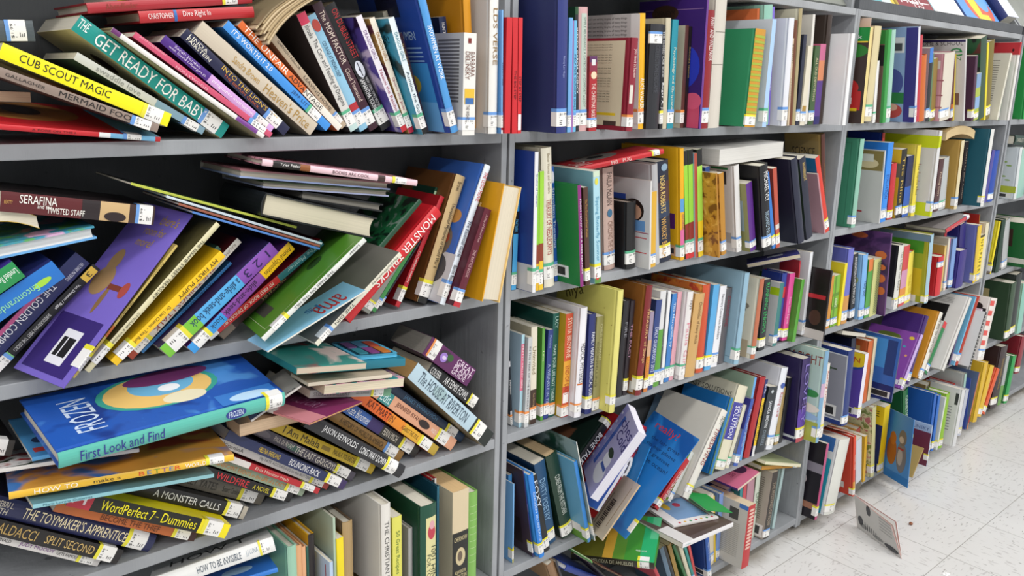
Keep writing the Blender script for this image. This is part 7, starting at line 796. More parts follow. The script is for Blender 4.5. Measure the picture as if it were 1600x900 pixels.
('cream ribbed paperback next to orange art-folio hardback',3,4,(1.6555,-.0011,.3556),(.9999,.0,-.016,-.0),(.0209,.1505,.2254),0,'p','d8ccac','a88a60'),
('blue street-scene picture book next to cream ribbed paperback',3,4,(1.7067,-.06,.3561),(.9996,.0,.0277,.0),(.008,.17,.2268),0,'m','28406a','3a6ab8',N,'d8d2c2',N,(.82,.95),[],[],[('r','C',.0,.0,1.0,.25,'1d2a6a'),('r','C',.2,.5,.9,.95,'4a94d8'),('r','C',.05,.4,.25,.95,'24407c'),('e','C',.6,.25,.95,.38,'a8343a'),('e','C',.75,.34,.9,.42,'8a2a2e'),('e','C',.75,.9,.9,.96,'b04048'),('r','C',.05,.05,.5,.15,'d8d8d8'),('r','C',.1,.06,.45,.14,'2c2c2e')]),
('cream keyboard book lying on the row',3,4,(1.6039,.15,.6063),(.0,-.618,.0,.7862),(.0138,.14,.1714),0,'p','d8ceb8','17181a'),
('large purple lizard picture book next to cream keyboard book',3,4,(1.8475,-.0305,.3663),(.9629,.0,.27,.0),(.0204,.1899,.2138),0,'h','c0a8d8','8a4aa4',N,'d8d2c2','y',(.82,.95),[],[],[('e','C',.35,.82,.8,.92,'6a7a34'),('e','C',.1,.86,.2,.92,'e0c040'),('e','C',.2,.7,.26,.74,'4aa0b8'),('e','C',.12,.55,.17,.59,'e0a070'),('e','C',.3,.3,.36,.34,'d880a0'),('r','C',.1,.05,.4,.13,'d8d4dc'),('r','C',.3,.6,.75,.61,'c8a8d8')]),
('deep violet thin hardback next to large purple book',3,4,(1.9129,-.0195,.3663),(.984,.0,.1779,.0),(.0305,.1501,.2595),0,'h','3f2468','4a2a78',N,'d8d2c2','b'),
('amber hardback with white spine next to deep violet thin hardback',3,4,(2.0065,-.025,.3683),(.9773,.0,.2119,.0),(.0305,.16,.2617),0,'h','e0dcd0','d09028',N,'d8d2c2','b',(.85,.97),[('THE BILL OF FORTUNE',.05,.6,'3a3430',.25,.75)]),
('green and red slim hardback next to amber hardback',3,4,(2.0795,-.015,.3719),(.959,.0,.2833,.0),(.03,.14,.2163),0,'h','2a7a48','c8ccc8',N,'d8d2c2','b',(.82,.95),[],[(0,.12,'c83a40')]),
('large white news hardback with navy label',3,4,(2.166,-.0438,.3724),(.9612,.0,.2758,.0),(.022,.1794,.3084),0,'h','d4d2cc','d4d2ce',N,'d8d2c2',N,(.82,.95),[],[],[('r','C',.35,.35,.9,.85,'161414'),('r','C',.3,.06,.6,.16,'3a3030'),('r','C',.3,.88,.9,.885,'6a6864'),('r','C',.3,.9,.9,.905,'6a6864'),('r','C',.3,.92,.9,.925,'6a6864'),('r','C',.3,.94,.9,.945,'6a6864')]),
('navy and grey mittens paperback next to large white news hardback',3,4,(2.2607,-.0278,.3665),(.9876,.0,.157,.0),(.0135,.1391,.2512),0,'p','2a2e44','1f2234',N,'d8d2c2',N,(.82,.95),[('MITTONS',.15,.45,'e0e0e4',.2,.85)],[(.5,1.0,'6a5a80')]),
('cream hardback next to navy and paperback',3,4,(2.3592,-.0103,.3664),(.9853,.0,.1709,.0),(.0234,.1405,.2499),0,'h','d8d0bc','c8c0ac',N,'d8d2c2',N,(.82,.95),[],[(.8,1.0,'4a2a24')]),
('light blue slim hardback next to cream hardback',3,4,(2.2764,-.0417,.3679),(.9785,.0,.2063,.0),(.0107,.1392,.2823),0,'h','78b4d4','68a4c4',N,'d8d2c2','b'),
('coral hardback next to light blue slim hardback',3,4,(2.2885,-.0485,.3663),(.9771,.0,.2129,.0),(.0023,.139,.2865),0,'h','e0604c','c8503e',N,'d8d2c2','b'),
('pale lilac hardback next to coral hardback',3,4,(2.3284,-.06,.3629),(.9792,.0,.2031,.0),(.0117,.14,.2322),0,'h','d8c8d8','c8b8c8'),
('black and white grid-patterned book next to pale lilac hardback',3,4,(2.3079,-.085,.3673),(.9833,.0,.1821,.0),(.0197,.14,.2229),0,'p','1c1c1e','d0d0d0',N,'d8d2c2',N,(.82,.95),[],[],[('r','S',.08,.03,.3,.045,'d8d8d4'),('r','S',.38,.03,.6,.045,'d8d8d4'),('r','S',.68,.03,.9,.045,'d8d8d4'),('r','S',.08,.09,.3,.105,'d8d8d4'),('r','S',.38,.09,.6,.105,'d8d8d4'),('r','S',.68,.09,.9,.105,'d8d8d4'),('r','S',.08,.15,.3,.165,'d8d8d4'),('r','S',.38,.15,.6,.165,'d8d8d4'),('r','S',.68,.15,.9,.165,'d8d8d4'),('r','S',.08,.21,.3,.225,'d8d8d4'),('r','S',.38,.21,.6,.225,'d8d8d4'),('r','S',.68,.21,.9,.225,'d8d8d4'),('r','S',.08,.27,.3,.285,'d8d8d4'),('r','S',.38,.27,.6,.285,'d8d8d4'),('r','S',.68,.27,.9,.285,'d8d8d4'),('r','S',.08,.33,.3,.345,'d8d8d4'),('r','S',.38,.33,.6,.345,'d8d8d4'),('r','S',.68,.33,.9,.345,'d8d8d4'),('r','S',.08,.39,.3,.405,'d8d8d4'),('r','S',.38,.39,.6,.405,'d8d8d4'),('r','S',.68,.39,.9,.405,'d8d8d4'),('r','S',.08,.45,.3,.465,'d8d8d4'),('r','S',.38,.45,.6,.465,'d8d8d4'),('r','S',.68,.45,.9,.465,'d8d8d4'),('r','S',.08,.51,.3,.525,'d8d8d4'),('r','S',.38,.51,.6,.525,'d8d8d4'),('r','S',.68,.51,.9,.525,'d8d8d4'),('r','S',.08,.57,.3,.585,'d8d8d4'),('r','S',.38,.57,.6,.585,'d8d8d4'),('r','S',.68,.57,.9,.585,'d8d8d4'),('r','S',.08,.63,.3,.645,'d8d8d4'),('r','S',.38,.63,.6,.645,'d8d8d4'),('r','S',.68,.63,.9,.645,'d8d8d4'),('r','S',.08,.69,.3,.705,'d8d8d4'),('r','S',.38,.69,.6,.705,'d8d8d4'),('r','S',.68,.69,.9,.705,'d8d8d4'),('r','S',.08,.75,.3,.765,'d8d8d4'),('r','S',.38,.75,.6,.765,'d8d8d4'),('r','S',.68,.75,.9,.765,'d8d8d4'),('r','S',.08,.81,.3,.825,'d8d8d4'),('r','S',.38,.81,.6,.825,'d8d8d4'),('r','S',.68,.81,.9,.825,'d8d8d4'),('r','S',.08,.87,.3,.885,'d8d8d4'),('r','S',.38,.87,.6,.885,'d8d8d4'),('r','S',.68,.87,.9,.885,'d8d8d4'),('r','S',.08,.93,.3,.945,'d8d8d4'),('r','S',.38,.93,.6,.945,'d8d8d4'),('r','S',.68,.93,.9,.945,'d8d8d4')]),
('red gingham-edged cookbook next to black and book',3,4,(2.4257,-.075,.3675),(.996,.0,.0889,.0),(.0671,.14,.2516),0,'h','e4dcd4','e0dcd8',N,'d8d2c2','b',(.82,.95),[],[],[('r','S',.0,.08,.45,.16,'d85048'),('r','S',.0,.24,.45,.32,'d85048'),('r','S',.0,.4,.45,.48,'d85048'),('r','S',.0,.56,.45,.64,'d85048'),('r','S',.0,.72,.45,.8,'d85048'),('r','S',.0,.88,.45,.96,'d85048'),('e','C',.2,.78,.5,.9,'1a1618'),('r','C',.1,.4,.6,.82,'1a1618'),('t','C','QUEENS',.3,.91,.95,.97,'a8a0a4',0)]),
('black comic-art paperback with pink spine next to blue-grey hardback',3,5,(1.2938,-.045,.0472),(.9992,.0,.039,.0),(.0153,.16,.2602),0,'p','b84a78','1c1820',N,'d8d2c2','y',(.82,.95),[],[],[('r','C',.0,.6,.75,.72,'8a8490'),('e','C',.3,.35,1.0,.6,'d0c4c8'),('r','C',.0,.12,1.0,.2,'9a6a54'),('e','C',.6,.75,.95,.92,'c87a98'),('e','C',.66,.78,.88,.9,'1c1820'),('e','C',.3,.2,.8,.36,'2a2030')]),
('blue-grey hardback set back at the panel',3,5,(1.419,.0164,.0472),(.999,.0,.045,.0),(.0139,.1296,.2346),0,'h','6a7c90','6a88a8'),
('thick white hardback with teal cover art next to blue-grey hardback',3,5,(1.3271,-.0608,.0589),(.9961,.0,.0879,.0),(.0713,.1699,.255),0,'h','d8d8d0','d4d6d8',N,'d8d2c2','y',(.86,.96),[],[],[('r','C',.1,.0,1.0,.72,'2a94ac'),('r','C',.1,.82,1.0,1.0,'3a68a8'),('e','C',.4,.45,.8,.75,'1a1a20'),('e','C',.2,.55,.5,.78,'d0dce0'),('e','C',.6,.25,.9,.4,'d0dce0'),('e','C',.2,.05,.9,.18,'b8d4dc')]),
('orange-red hardback next to thick white hardback',3,5,(1.5346,-.0509,.053),(.9945,.0,-.1043,-.0),(.0148,.1706,.2365),0,'h','d8482c','c8402a',N,'d8d2c2','y',(.86,.97),[('ALMOST GONE',.3,.55,'f0d0c0',.25,.75)],[(.75,.87,'d8983a')],[('r','C',.2,.58,.75,.9,'a8847a'),('r','C',.2,.5,.9,.55,'d88a34'),('r','C',.2,.1,.6,.2,'d8d0c8')]),
('pale sky picture paperback next to orange-red hardback',3,5,(1.5979,-.03,.046),(.9932,.0,-.1164,-.0),(.038,.15,.2035),0,'p','c8ccd4','c4ccd8',N,'d8d2c2',N,(.82,.95),[],[(.86,1.0,'5a5448')]),
('yellow-spined slim paperback next to pale sky picture paperback',3,5,(1.6807,-.0134,.046),(.9964,.0,-.0845,-.0),(.0161,.1197,.1853),0,'p','d8a828','d0a024'),
('terracotta patterned hardback next to yellow-spined slim paperback',3,5,(1.7029,.0235,.046),(.9953,.0,-.097,-.0),(.0283,.1304,.1953),0,'h','a84a40','d8a050'),
('maroon cloth hardback next to terracotta patterned hardback',3,5,(1.7684,.0124,.0461),(.9965,.0,-.0836,-.0),(.0276,.1403,.2456),0,'h','7a3040','6a2c38'),
('floral cream hardback next to maroon cloth hardback',3,5,(1.7402,-.0152,.046),(.9947,.0,-.1024,-.0),(.0268,.1487,.2875),0,'h','c8c490','d0cca0',N,'d8d2c2','y',(.82,.95),[],[],[],('d0cca0','7a8a4a','b86a6a',40)),
('navy and yellow edition guide next to floral cream hardback',3,5,(1.7967,-.0101,.046),(.9997,.0,-.0262,-.0),(.0439,.1512,.2579),0,'p','e8c81c','24305c',N,'d8d2c2','y',(.86,.97),[],[],[('r','C',.0,.72,1.0,1.0,'e8c81c'),('t','C','PAGE',.1,.84,.9,.92,'1a1810',0),('t','C','EDITION',.2,.77,.9,.81,'5a5018',0)]),
('brown book lying on the row start',3,5,(1.6053,.12,.2591),(.0,-.5746,.0,.8184),(.0035,.09,.1903),0,'p','c8b894','8a6a48'),
('cream and red book lying on the row start',3,5,(1.539,.1,.2758),(.0,-.5662,.0,.8243),(.0023,.12,.1557),0,'p','d8ccb4','b84a34'),
('two-dogs picture book with blue cover',3,5,(1.7632,-.1334,.0459),(.9565,-.0485,.0281,-.2863),(.002,.1477,.248),0,'m','3a84c8','4a90d4',N,'d8d2c2',N,(.82,.95),[],[],[('r','C',.0,.0,1.0,.12,'2f7cc4'),('e','C',.55,.2,.95,.62,'a8622c'),('e','C',.6,.5,.85,.7,'b8702f'),('e','C',.15,.15,.55,.6,'7a7a80'),('e','C',.2,.55,.5,.78,'7a726c'),('e','C',.3,.58,.48,.68,'c8bcae'),('e','C',.3,.25,.5,.5,'b4b0b0'),('r','C',.28,.48,.5,.51,'a8343c')]),
('cat art picture book behind the dogs book',3,5,(1.9959,-.1,.046),(1.0,.0,-.0072,-.0),(.0094,.17,.1616),0,'h','a8b4c8','a0b4d0',N,'d8d2c2','y',(.7,.85),[],[],[('r','C',.0,.0,1.0,.82,'6a2a40'),('e','C',.35,.45,.95,.8,'d8cc6a'),('e','C',.4,.3,.7,.5,'d8d4c8'),('r','C',.2,.0,.8,.3,'8a6a3a'),('t','C','PAUL O. ZELINSKY',.05,.86,.95,.94,'3a4a78',0)]),
('folded kraft card standing by the dogs book',3,5,(1.8525,-.11,.0497),(.9571,.0,.2897,.0),(.0069,.1,.1163),0,'m','a88a48','a88a48',N,'d8d2c2',N,(.82,.95),[],[],[('e','C',.3,.25,.7,.35,'3a3020')]),
('green genealogy hardback next to folded kraft card standing',3,5,(2.0543,.01,.046),(.9898,.0,-.1423,-.0),(.04,.15,.2772),0,'h','1f6a38','1c6234',N,'d8d2c2',N,(.82,.95),[('GENETICS',.1,.5,'d0e0d0',.25,.75)]),
('mint hardback in the low row next to green genealogy hardback',3,5,(2.2351,.0354,.0471),(.9931,.0,-.1171,-.0),(.0326,.1004,.1768),0,'h','8ab494','6a9a78'),
('evening landscape picture book next to mint hardback',3,5,(2.1388,-.045,.0462),(.9999,.0,-.0138,-.0),(.0039,.16,.1932),0,'h','34508c','3f5c98',N,'d8d2c2',N,(.82,.95),[],[],[('r','C',.0,.0,1.0,.35,'a8743a'),('e','C',.2,.3,.7,.5,'2a3a4a')]),
('blue annual first of two next to evening landscape picture book',3,5,(2.1182,-.055,.046),(.9993,.0,-.0382,-.0),(.0196,.11,.2487),0,'h','2a64b8','245aa8',N,'d8d2c2','y'),
('blue annual second of two next to first blue annual',3,5,(2.1501,-.055,.046),(.9997,.0,-.0237,-.0),(.021,.12,.2317),0,'h','2f6cc0','265cac',N,'d8d2c2','y'),
('cream slim annual next to second blue annual',3,5,(2.172,-.063,.0489),(.9998,.0,.0205,.0),(.0117,.149,.2145),0,'p','d8dcd0','c8ccc0',N,'d8d2c2','y'),
('lime green hardback in the low row',3,5,(2.198,-.0638,.0463),(.9999,.0,-.0104,-.0),(.0332,.0847,.2273),0,'h','8ab82c','80ac28',N,'d8d2c2','y'),
('navy pamphlet set back next to lime green hardback',3,5,(2.3374,.0378,.0566),(.9935,.0,-.114,-.0),(.0348,.1207,.1903),0,'p','26245a','24224e'),
('tan hardback in the low row next to navy pamphlet',3,5,(2.3267,.1699,.057),(.0,-.0893,.0,.996),(.0416,.13,.2208),1,'h','c8b080','a88c5c'),
('large white hardback with back text next to tan hardback',3,5,(2.2611,-.0917,.0472),(.9998,.0,.018,.0),(.0312,.1217,.2345),0,'h','d4d4d4','d8d6d6',N,'d8d2c2',N,(.82,.95),[],[],[('r','C',.1,.72,.2,.92,'3a3a3e'),('r','C',.25,.66,.75,.675,'8a8a90'),('r','C',.25,.61,.75,.625,'8a8a90'),('r','C',.25,.56,.75,.575,'8a8a90'),('r','C',.25,.51,.75,.525,'8a8a90'),('r','C',.25,.46,.75,.475,'8a8a90'),('r','C',.25,.41,.75,.425,'8a8a90'),('r','C',.25,.36,.75,.375,'8a8a90'),('r','C',.25,.31,.75,.325,'8a8a90'),('r','C',.25,.26,.75,.275,'8a8a90')]),
('silver-lavender hardback next to large white hardback',3,5,(2.3716,-.0661,.0536),(.9995,.0,.0309,.0),(.0322,.1592,.1941),0,'h','b8bcc8','a8acb8',N,'d8d2c2','y'),
('red-topped picture book set back next to silver-lavender hardback',3,5,(2.4461,-.0032,.0463),(.9973,.0,-.073,-.0),(.0148,.1197,.2021),0,'h','c8342c','b82c2c'),
('pale mint and grey hardback next to red-topped picture book',3,5,(2.4613,-.0355,.051),(.9983,.0,-.0586,-.0),(.0195,.1393,.2451),0,'h','a8ccc0','c0c4c0'),
('ultramarine slim hardback next to pale mint hardback',3,5,(2.4857,-.0496,.0461),(.9979,.0,-.0654,-.0),(.0027,.1395,.2314),0,'h','3a50a8','2f4498'),
('large slate blue hardback next to ultramarine slim hardback',3,5,(2.4885,-.055,.0485),(.9969,.0,.0792,.0),(.0097,.17,.2421),0,'h','c87a4a','5a6a88',N,'d8d2c2',N,(.82,.95),[],[(.75,.88,'a82a34')]),
('yellow cloth hardback first of two',4,5,(2.5836,-.045,.05),(.999,.0,.0454,.0),(.0442,.16,.2613),0,'h','d8b02c','d0a828'),
('yellow cloth hardback second of two',4,5,(2.641,-.04,.0608),(.9917,.0,.1283,.0),(.0495,.16,.226),0,'h','dcb42e','d0a828',N,'d8d2c2','y'),
('orange cloth hardback next to second yellow cloth book',4,5,(2.6934,-.0405,.0621),(.9737,.0,.2279,.0),(.0363,.1599,.2083),0,'h','d85a30','d0522c',N,'d8d2c2','y'),
('dark brown reference hardback next to orange cloth hardback',4,5,(2.8099,-.0317,.0505),(.9997,.0,.0256,.0),(.0789,.1591,.2829),0,'h','2f1c20','2c1a1e',N,'d8d2c2','y',(.82,.95),[('Encyclopaedia of Plants',.2,.7,'b09048',.3,.7)]),
('grey and green scenic hardback next to dark brown reference hardback',4,5,(2.8898,-.0344,.0487),(.9997,.0,.0251,.0),(.0408,.1494,.2296),0,'h','6a9a4a','a8acac',N,'d8d2c2',N,(.82,.95),[],[(0,.6,'a8acaa')]),
('green hardback at the row end next to grey and hardback',4,5,(2.9317,-.045,.05),(.9993,.0,.0383,.0),(.0471,.08,.2216),0,'h','2a9a4c','146a30',N,'d8d2c2','y'),
('green scene hardback beside the end panel',4,1,(2.6503,-.02,1.3031),(.9973,.0,-.0738,-.0),(.0175,.19,.2828),0,'h','2f9a4c','2a9448',N,'d8d2c2',N,(.82,.95),[],[],[('r','C',.25,.08,1.0,.95,'d8d0a8'),('r','C',.3,.25,1.0,.9,'4a78b0'),('e','C',.3,.6,.8,.85,'a85a34'),('e','C',.3,.45,.6,.55,'3a3c34'),('r','C',.35,.1,.9,.22,'c8a86a')]),
('dark green hardback lying flat at the far end',4,2,(2.8922,-.02,1.1933),(.7213,.0,-.6926,-.0),(.0376,.14,.2935),1,'h','1f3a30','182c26',N,'d8d2c2',N,(.82,.95),[('FABLES',.05,.3,'b8b8a8',.3,.7)]),
('white hardback with painted herbs next to dark green hardback',4,2,(2.6373,-.04,.9895),(.9985,.0,-.0546,-.0),(.025,.17,.2061),0,'h','d4d8d8','c8d0d4',N,'d8d2c2',N,(.82,.95),[],[],[('r','C',.0,.12,1.0,.25,'a8b43a'),('r','C',.1,.02,.8,.11,'d8d8d4'),('r','C',.2,.035,.7,.095,'3a3a3a'),('e','C',.15,.35,.27,.38,'8aa85a'),('e','C',.25,.42,.37,.45,'8aa85a'),('e','C',.35,.49,.47,.52,'8aa85a'),('e','C',.45,.56,.57,.59,'8aa85a'),('e','C',.15,.63,.27,.66,'8aa85a'),('e','C',.25,.7,.37,.73,'8aa85a'),('e','C',.35,.77,.47,.8,'8aa85a'),('e','C',.45,.84,.57,.87,'8aa85a')]),
('mint hardback by the herb book next to white hardback',4,2,(2.6851,-.0338,.9895),(.999,.0,-.0451,-.0),(.0806,.1495,.1981),0,'h','9cc4b4','8ab4a4'),
('blue and red game board box book lying flat',4,3,(2.7047,-.0907,.9704),(-.3893,.3493,.7894,.3214),(.0109,.143,-.0308),1,'m','2a58c0','2a58c8',N,'d8d2c2',N,(.82,.95),[],[],[('e','C',.2,.55,.5,.85,'d8dcec'),('e','C',.55,.5,.8,.8,'c83a4a'),('r','C',.5,.0,1.0,.45,'3f9a3a')]),
('yellow picture book at the far panel',4,3,(2.6242,.0,.6792),(.9993,.0,.0383,.0),(.0142,.15,.2179),0,'h','e8d428','d8c828',N,'d8d2c2','y',(.82,.95),[],[],[('e','C',.2,.75,.9,.98,'b0522c'),('r','C',.0,.0,1.0,.22,'8a7a70'),('e','C',.2,.5,.9,.6,'4a9a34')]),
('dark green slim hardback at the far end',4,3,(2.6696,-.0072,.6781),(.9995,.0,-.0318,-.0),(.0399,.1292,.223),0,'h','1f3a2c','1a3024'),
('grey hardback with tape next to dark green slim hardback',4,3,(2.7507,-.0028,.6787),(.9923,.0,-.1241,-.0),(.0589,.1308,.217),0,'h','b0b2b2','9a9c9c',N,'d8d2c2','b'),
('large green hardback with inset painting next to grey hardback',4,3,(2.8876,-.05,.6781),(.9942,.0,-.1076,-.0),(.0814,.18,.1983),0,'h','1c6a30','1d6430',N,'d8d2c2',N,(.82,.95),[],[],[('r','C',.35,.45,.8,.85,'3a241c'),('e','C',.45,.5,.7,.65,'a8784a'),('r','C',.0,.08,.5,.2,'d0d0c4')]),
('olive-green hardback at the far end next to black-green hardback',4,4,(2.8422,-.0323,.3556),(.9986,.0,-.0537,-.0),(.0576,.1597,.2624),0,'h','2f4a30','2c442c',N,'d8d2c2','y',(.82,.95),[],[],[('r','C',.55,.3,.85,.85,'b0a070')]),
('black-green hardback at the far end next to olive-green hardback',4,4,(2.9083,-.0277,.3556),(.9977,.0,-.0672,-.0),(.0661,.149,.2935),0,'h','16201f','14211f',N,'d8d2c2','y'),
('ochre slim hardback at the far end next to black-green hardback',4,4,(2.9759,-.0151,.3556),(.9981,.0,-.0619,-.0),(.0334,.1406,.2794),0,'h','b8862a','a87822'),
('aqua hardback at the far end next to ochre slim hardback',4,4,(3.0104,-.0251,.3556),(.9985,.0,-.0555,-.0),(.0572,.1406,.2372),0,'h','8ac0b0','88b8a8'),
('burgundy hardback at the far end next to dark green paperback',4,5,(3.0641,-.03,.1582),(.9991,.0,.0419,.0),(.059,.16,.1754),0,'h','8a2430','7a1c28',N,'d8d2c2','y'),
('dark green paperback low at the far end',4,5,(2.97,.0368,.212),(.9999,.0,.0144,.0),(.0731,.1207,.0574),0,'p','1f5a40','1a4c36'),
]
SHELF = {1: 'top shelf', 2: 'second shelf', 3: 'third shelf', 4: 'fourth shelf', 5: 'bottom shelf'}
CASE = {1: 'front bookcase', 2: 'second bookcase', 3: 'third bookcase', 4: 'far bookcase'}
KIND = {'p': 'paperback_book', 'h': 'hardcover_book', 'B': 'board_book', 'm': 'picture_book'}
ROOTS = {}
DEF = (None,)*11+('d8d2c2', None, (.82, .95), (), (), (), None, 0)
for r in BOOKS:
    (d, u, s_, O, Q, dim, side, k, sp, cv, cv2, pg, st, sa, ti, ba, ar, pic, be) = tuple(r)+DEF[len(r):]
    lab = '%s, %s of %s' % (d, SHELF[s_], CASE[u])
    ROOTS[lab] = make_book(KIND[k], lab, 'books on the %s of the %s' % (SHELF[s_], CASE[u]), O, Q, dim[0], dim[1], dim[2], side, k, sp, cv or sp, cv2, st, sa, ti, ba, ar, pic, pg, be)

def book_called(s):
    for k, r in ROOTS.items():
        if k.startswith(s): return r
# ------------------------------------------------------------------ sound panel on the activity board book
r = book_called('teal activity board book')
cv = [c for c in r.children if c.name.startswith('cover')][0]
xs = [v.co.x for v in cv.data.vertices]; ys = [v.co.y for v in cv.data.vertices]; zs = [v.co.z for v in cv.data.vertices]
X0, X1, Y1, Z1 = min(xs), max(xs), max(ys), max(zs)
sgn = 1 if r['side_up'] else -1; XS = X1 if r['side_up'] else X0
def slab(m, y0, z0, y1, z1, a, b, M_, rad=.012):
    """rounded plate lying on the cover"""
    pts = []
    for (cy, cz, st_) in ((y1-rad, z1-rad, 0), (y0+rad, z1-rad, 90), (y0+rad, z0+rad, 180), (y1-rad, z0+rad, 270)):
        for i in range(5):
            t = math.radians(st_+22.5*i); pts.append((cy+rad*math.cos(t), cz+rad*math.sin(t)))
    n = len(pts); lo = [(XS+sgn*a, y, z) for y, z in pts]; hi = [(XS+sgn*b, y, z) for y, z in pts]
    m.faces(lo+hi, [tuple(range(n)), tuple(range(2*n-1, n-1, -1))]+[(i, (i+1) % n, (i+1) % n+n, i+n) for i in range(n)], M_)
m = MB(); slab(m, .012, .006, min(Y1-.01, .125), .086, .0008, .006, mat('58b8dc', .3)); pan = m.build('sound_panel', r); bevel(pan, .001)
m = MB(); slab(m, .02, .012, min(Y1-.018, .117), .08, .0062, .0066, mat('1d4a5c', .3), .006); m.build('panel_well', pan)
cols = ('c87a34', '8a4a8a', '3a8a9a', 'b8503a', '4a7a9a', '6a4a7a')
for i in range(2):
    for j in range(3):
        m = MB(); y0 = .024+.046*i; z0 = .015+.0215*j
        slab(m, y0, z0, y0+.04, z0+.018, .0067, .0082, mat(cols[i*3+j], .35), .004); m.build('button', pan)

# ------------------------------------------------------------------ limp paperback draped over the flat pile on the top shelf
t = thing('paperback_book', 'limp old paperback drooping over the flat red books on the top shelf, tan fanned pages', 'book', (-.46, -.02, 1.50), 'books on the top shelf of the front bookcase')
lowc = [(-.5059, 1.4385), (-.4887, 1.462), (-.4653, 1.4843), (-.4308, 1.5069), (-.3754, 1.5319), (-.3055, 1.5506)]
upc = [(-.5245, 1.4626), (-.5038, 1.4852), (-.483, 1.501), (-.4461, 1.522), (-.3861, 1.5476), (-.3053, 1.5669)]
def smooth(pts, n=18):
    out = []
    for i in range(len(pts)-1):
        p0 = pts[max(i-1, 0)]; p1 = pts[i]; p2 = pts[i+1]; p3 = pts[min(i+2, len(pts)-1)]
        for k in range(n//(len(pts)-1)+1):
            s = k/(n//(len(pts)-1)+1)
            out.append(tuple(.5*(2*b+(c-a)*s+(2*a-5*b+4*c-d)*s*s+(-a+3*b-3*c+d)*s**3) for a, b, c, d in zip(p0, p1, p2, p3)))
    out.append(pts[-1]); return out
lo, up = smooth(lowc), smooth(upc)
def leafset(m, f0, f1, y0, y1, M_, cut=0):
    a = [(l[0]+(u[0]-l[0])*f0-(-.46), l[1]+(u[1]-l[1])*f0-1.5) for l, u in zip(lo, up)][cut:]
    b = [(l[0]+(u[0]-l[0])*f1-(-.46), l[1]+(u[1]-l[1])*f1-1.5) for l, u in zip(lo, up)][cut:]
    n = len(a); P = [(x, y, z) for y in (y0, y1) for x, z in a]+[(x, y, z) for y in (y0, y1) for x, z in b]
    F_ = []
    for i in range(n-1):
        F_ += [(i, i+1, 2*n+i+1, 2*n+i), (n+i+1, n+i, 3*n+i, 3*n+i+1), (i+1, i, n+i, n+i+1), (2*n+i, 2*n+i+1, 3*n+i+1, 3*n+i)]
    F_ += [(0, 2*n, 3*n, n), (n-1, 2*n-1, 4*n-1, 3*n-1)]
    m.faces(P, F_, M_)
m = MB(); pg_ = mat('cdb894', .85, 'old_paper'); pg2 = mat('b8a27c', .85, 'old_paper')
for i in range(9): leafset(m, .02+.105*i, .02+.105*i+.088, .002*(i % 3), .12, pg_ if i % 2 == 0 else pg2, (0, 1, 0, 2, 1, 0, 1, 2, 0)[i])
m.build('page_block', t)
m = MB(); leafset(m, .97, 1.0, -.001, .121, mat('8a7a5c', .6), 1); leafset(m, .0, .015, -.001, .121, mat('8a7a5c', .6), 0); m.build('cover', t)

# ------------------------------------------------------------------ sloping display ledges on top of the bookcases
AL = math.radians(38); SU = Vector((0, math.sin(AL), math.cos(AL))); NO = Vector((0, -math.cos(AL), math.sin(AL)))
FASC = grey_paint('worn_fascia', '505357', 12, .55); SLOPE = grey_paint('sloped_board', '8a8d84', 20, .35)
ZT = ZTOP+.018; ZF = 1.648
for k, (xa, xb) in enumerate(U):
    lab = ('grey sloping display ledge on top of the front bookcase', 'empty grey sloping display ledge on top of the second bookcase',
           'grey sloping display ledge on top of the third bookcase, holding books face out', 'grey sloping display ledge on top of the far bookcase')[k]
    t = thing('display_ledge', lab, 'display ledge', (xa, 0, ZT), 'display ledges above the bookcases')
    w = xb-xa
    if k != 1:
        m = MB(); m.box((-PT+.001, .002, .0008), (w+PT-.001, .016, ZF-ZT), FASC); o = m.build('fascia', t); bevel(o, .001)
    m = MB(); L0 = Vector((0, .03, .004)); D_ = .30
    q = [L0, L0+SU*D_, L0+SU*D_-NO*.012, L0-NO*.012]
    if q[3].z < .002: q = [p+Vector((0, 0, .002-q[3].z)) for p in q]
    P = [(x, p.y, p.z) for x in (.002, w-.002) for p in q]
    m.faces(P, [(0,1,2,3), (7,6,5,4), (0,4,5,1), (1,5,6,2), (2,6,7,3), (3,7,4,0)], SLOPE); m.build('sloped_panel', t)
    for x in (-PT+.001, w+.0005):
        m = MB(); q = [Vector((0, .0165, .0009)), Vector((0, .0165, .03)), Vector((0, .0165, .03))+SU*.30, Vector((0, .19, .26)), Vector((0, .19, .0009))]
        P = [(x+e, p.y, p.z) for e in (0, PT-.0015) for p in q]
        m.faces(P, [(4,3,2,1,0), (5,6,7,8,9)]+[(i, (i+1) % 5, (i+1) % 5+5, i+5) for i in range(5)], PAINT_EDGE); m.build('end_frame', t)
def face_out(label, x0, x1, H, T, cv, spine, kind='h', art=(), pic=None):
    base = Vector((x0, .03, ZT+.004))+SU*(.01 if T < .02 else .03)+NO*.0015+Vector((0, 0, .0058))
    M3 = Matrix((NO, Vector((1, 0, 0)), SU)).transposed()
    q = M3.to_quaternion()
    make_book('hardcover_book' if kind == 'h' else 'picture_book', label, 'books face out on the display ledges', tuple(base), tuple(q), T, x1-x0, H, 1, kind, spine, cv, None, None, (.8, .9), [], [], list(art), pic, 'd8d4c8', 0)
face_out('white and aqua picture book first along the display ledge of the third bookcase', 1.36, 1.565, .26, .010, 'd4dcdc', 'e8e4dc', art=[('e', 'C', .1, .0, .6, .2, '6ab0b8'), ('r', 'C', .9, 0, 1, 1, 'e0c83a')])
face_out('crimson book with white scrawled title on the display ledge', 1.585, 1.835, .26, .012, '8a2430', 'e0c060', art=[('t', 'C', 'Most', .12, .1, .75, .3, 'e8e0e0', 0), ('t', 'C', 'Try', .3, .0, .85, .12, 'e8e0e0', 0), ('r', 'C', .05, .13, .95, .145, 'e8e0e0')])
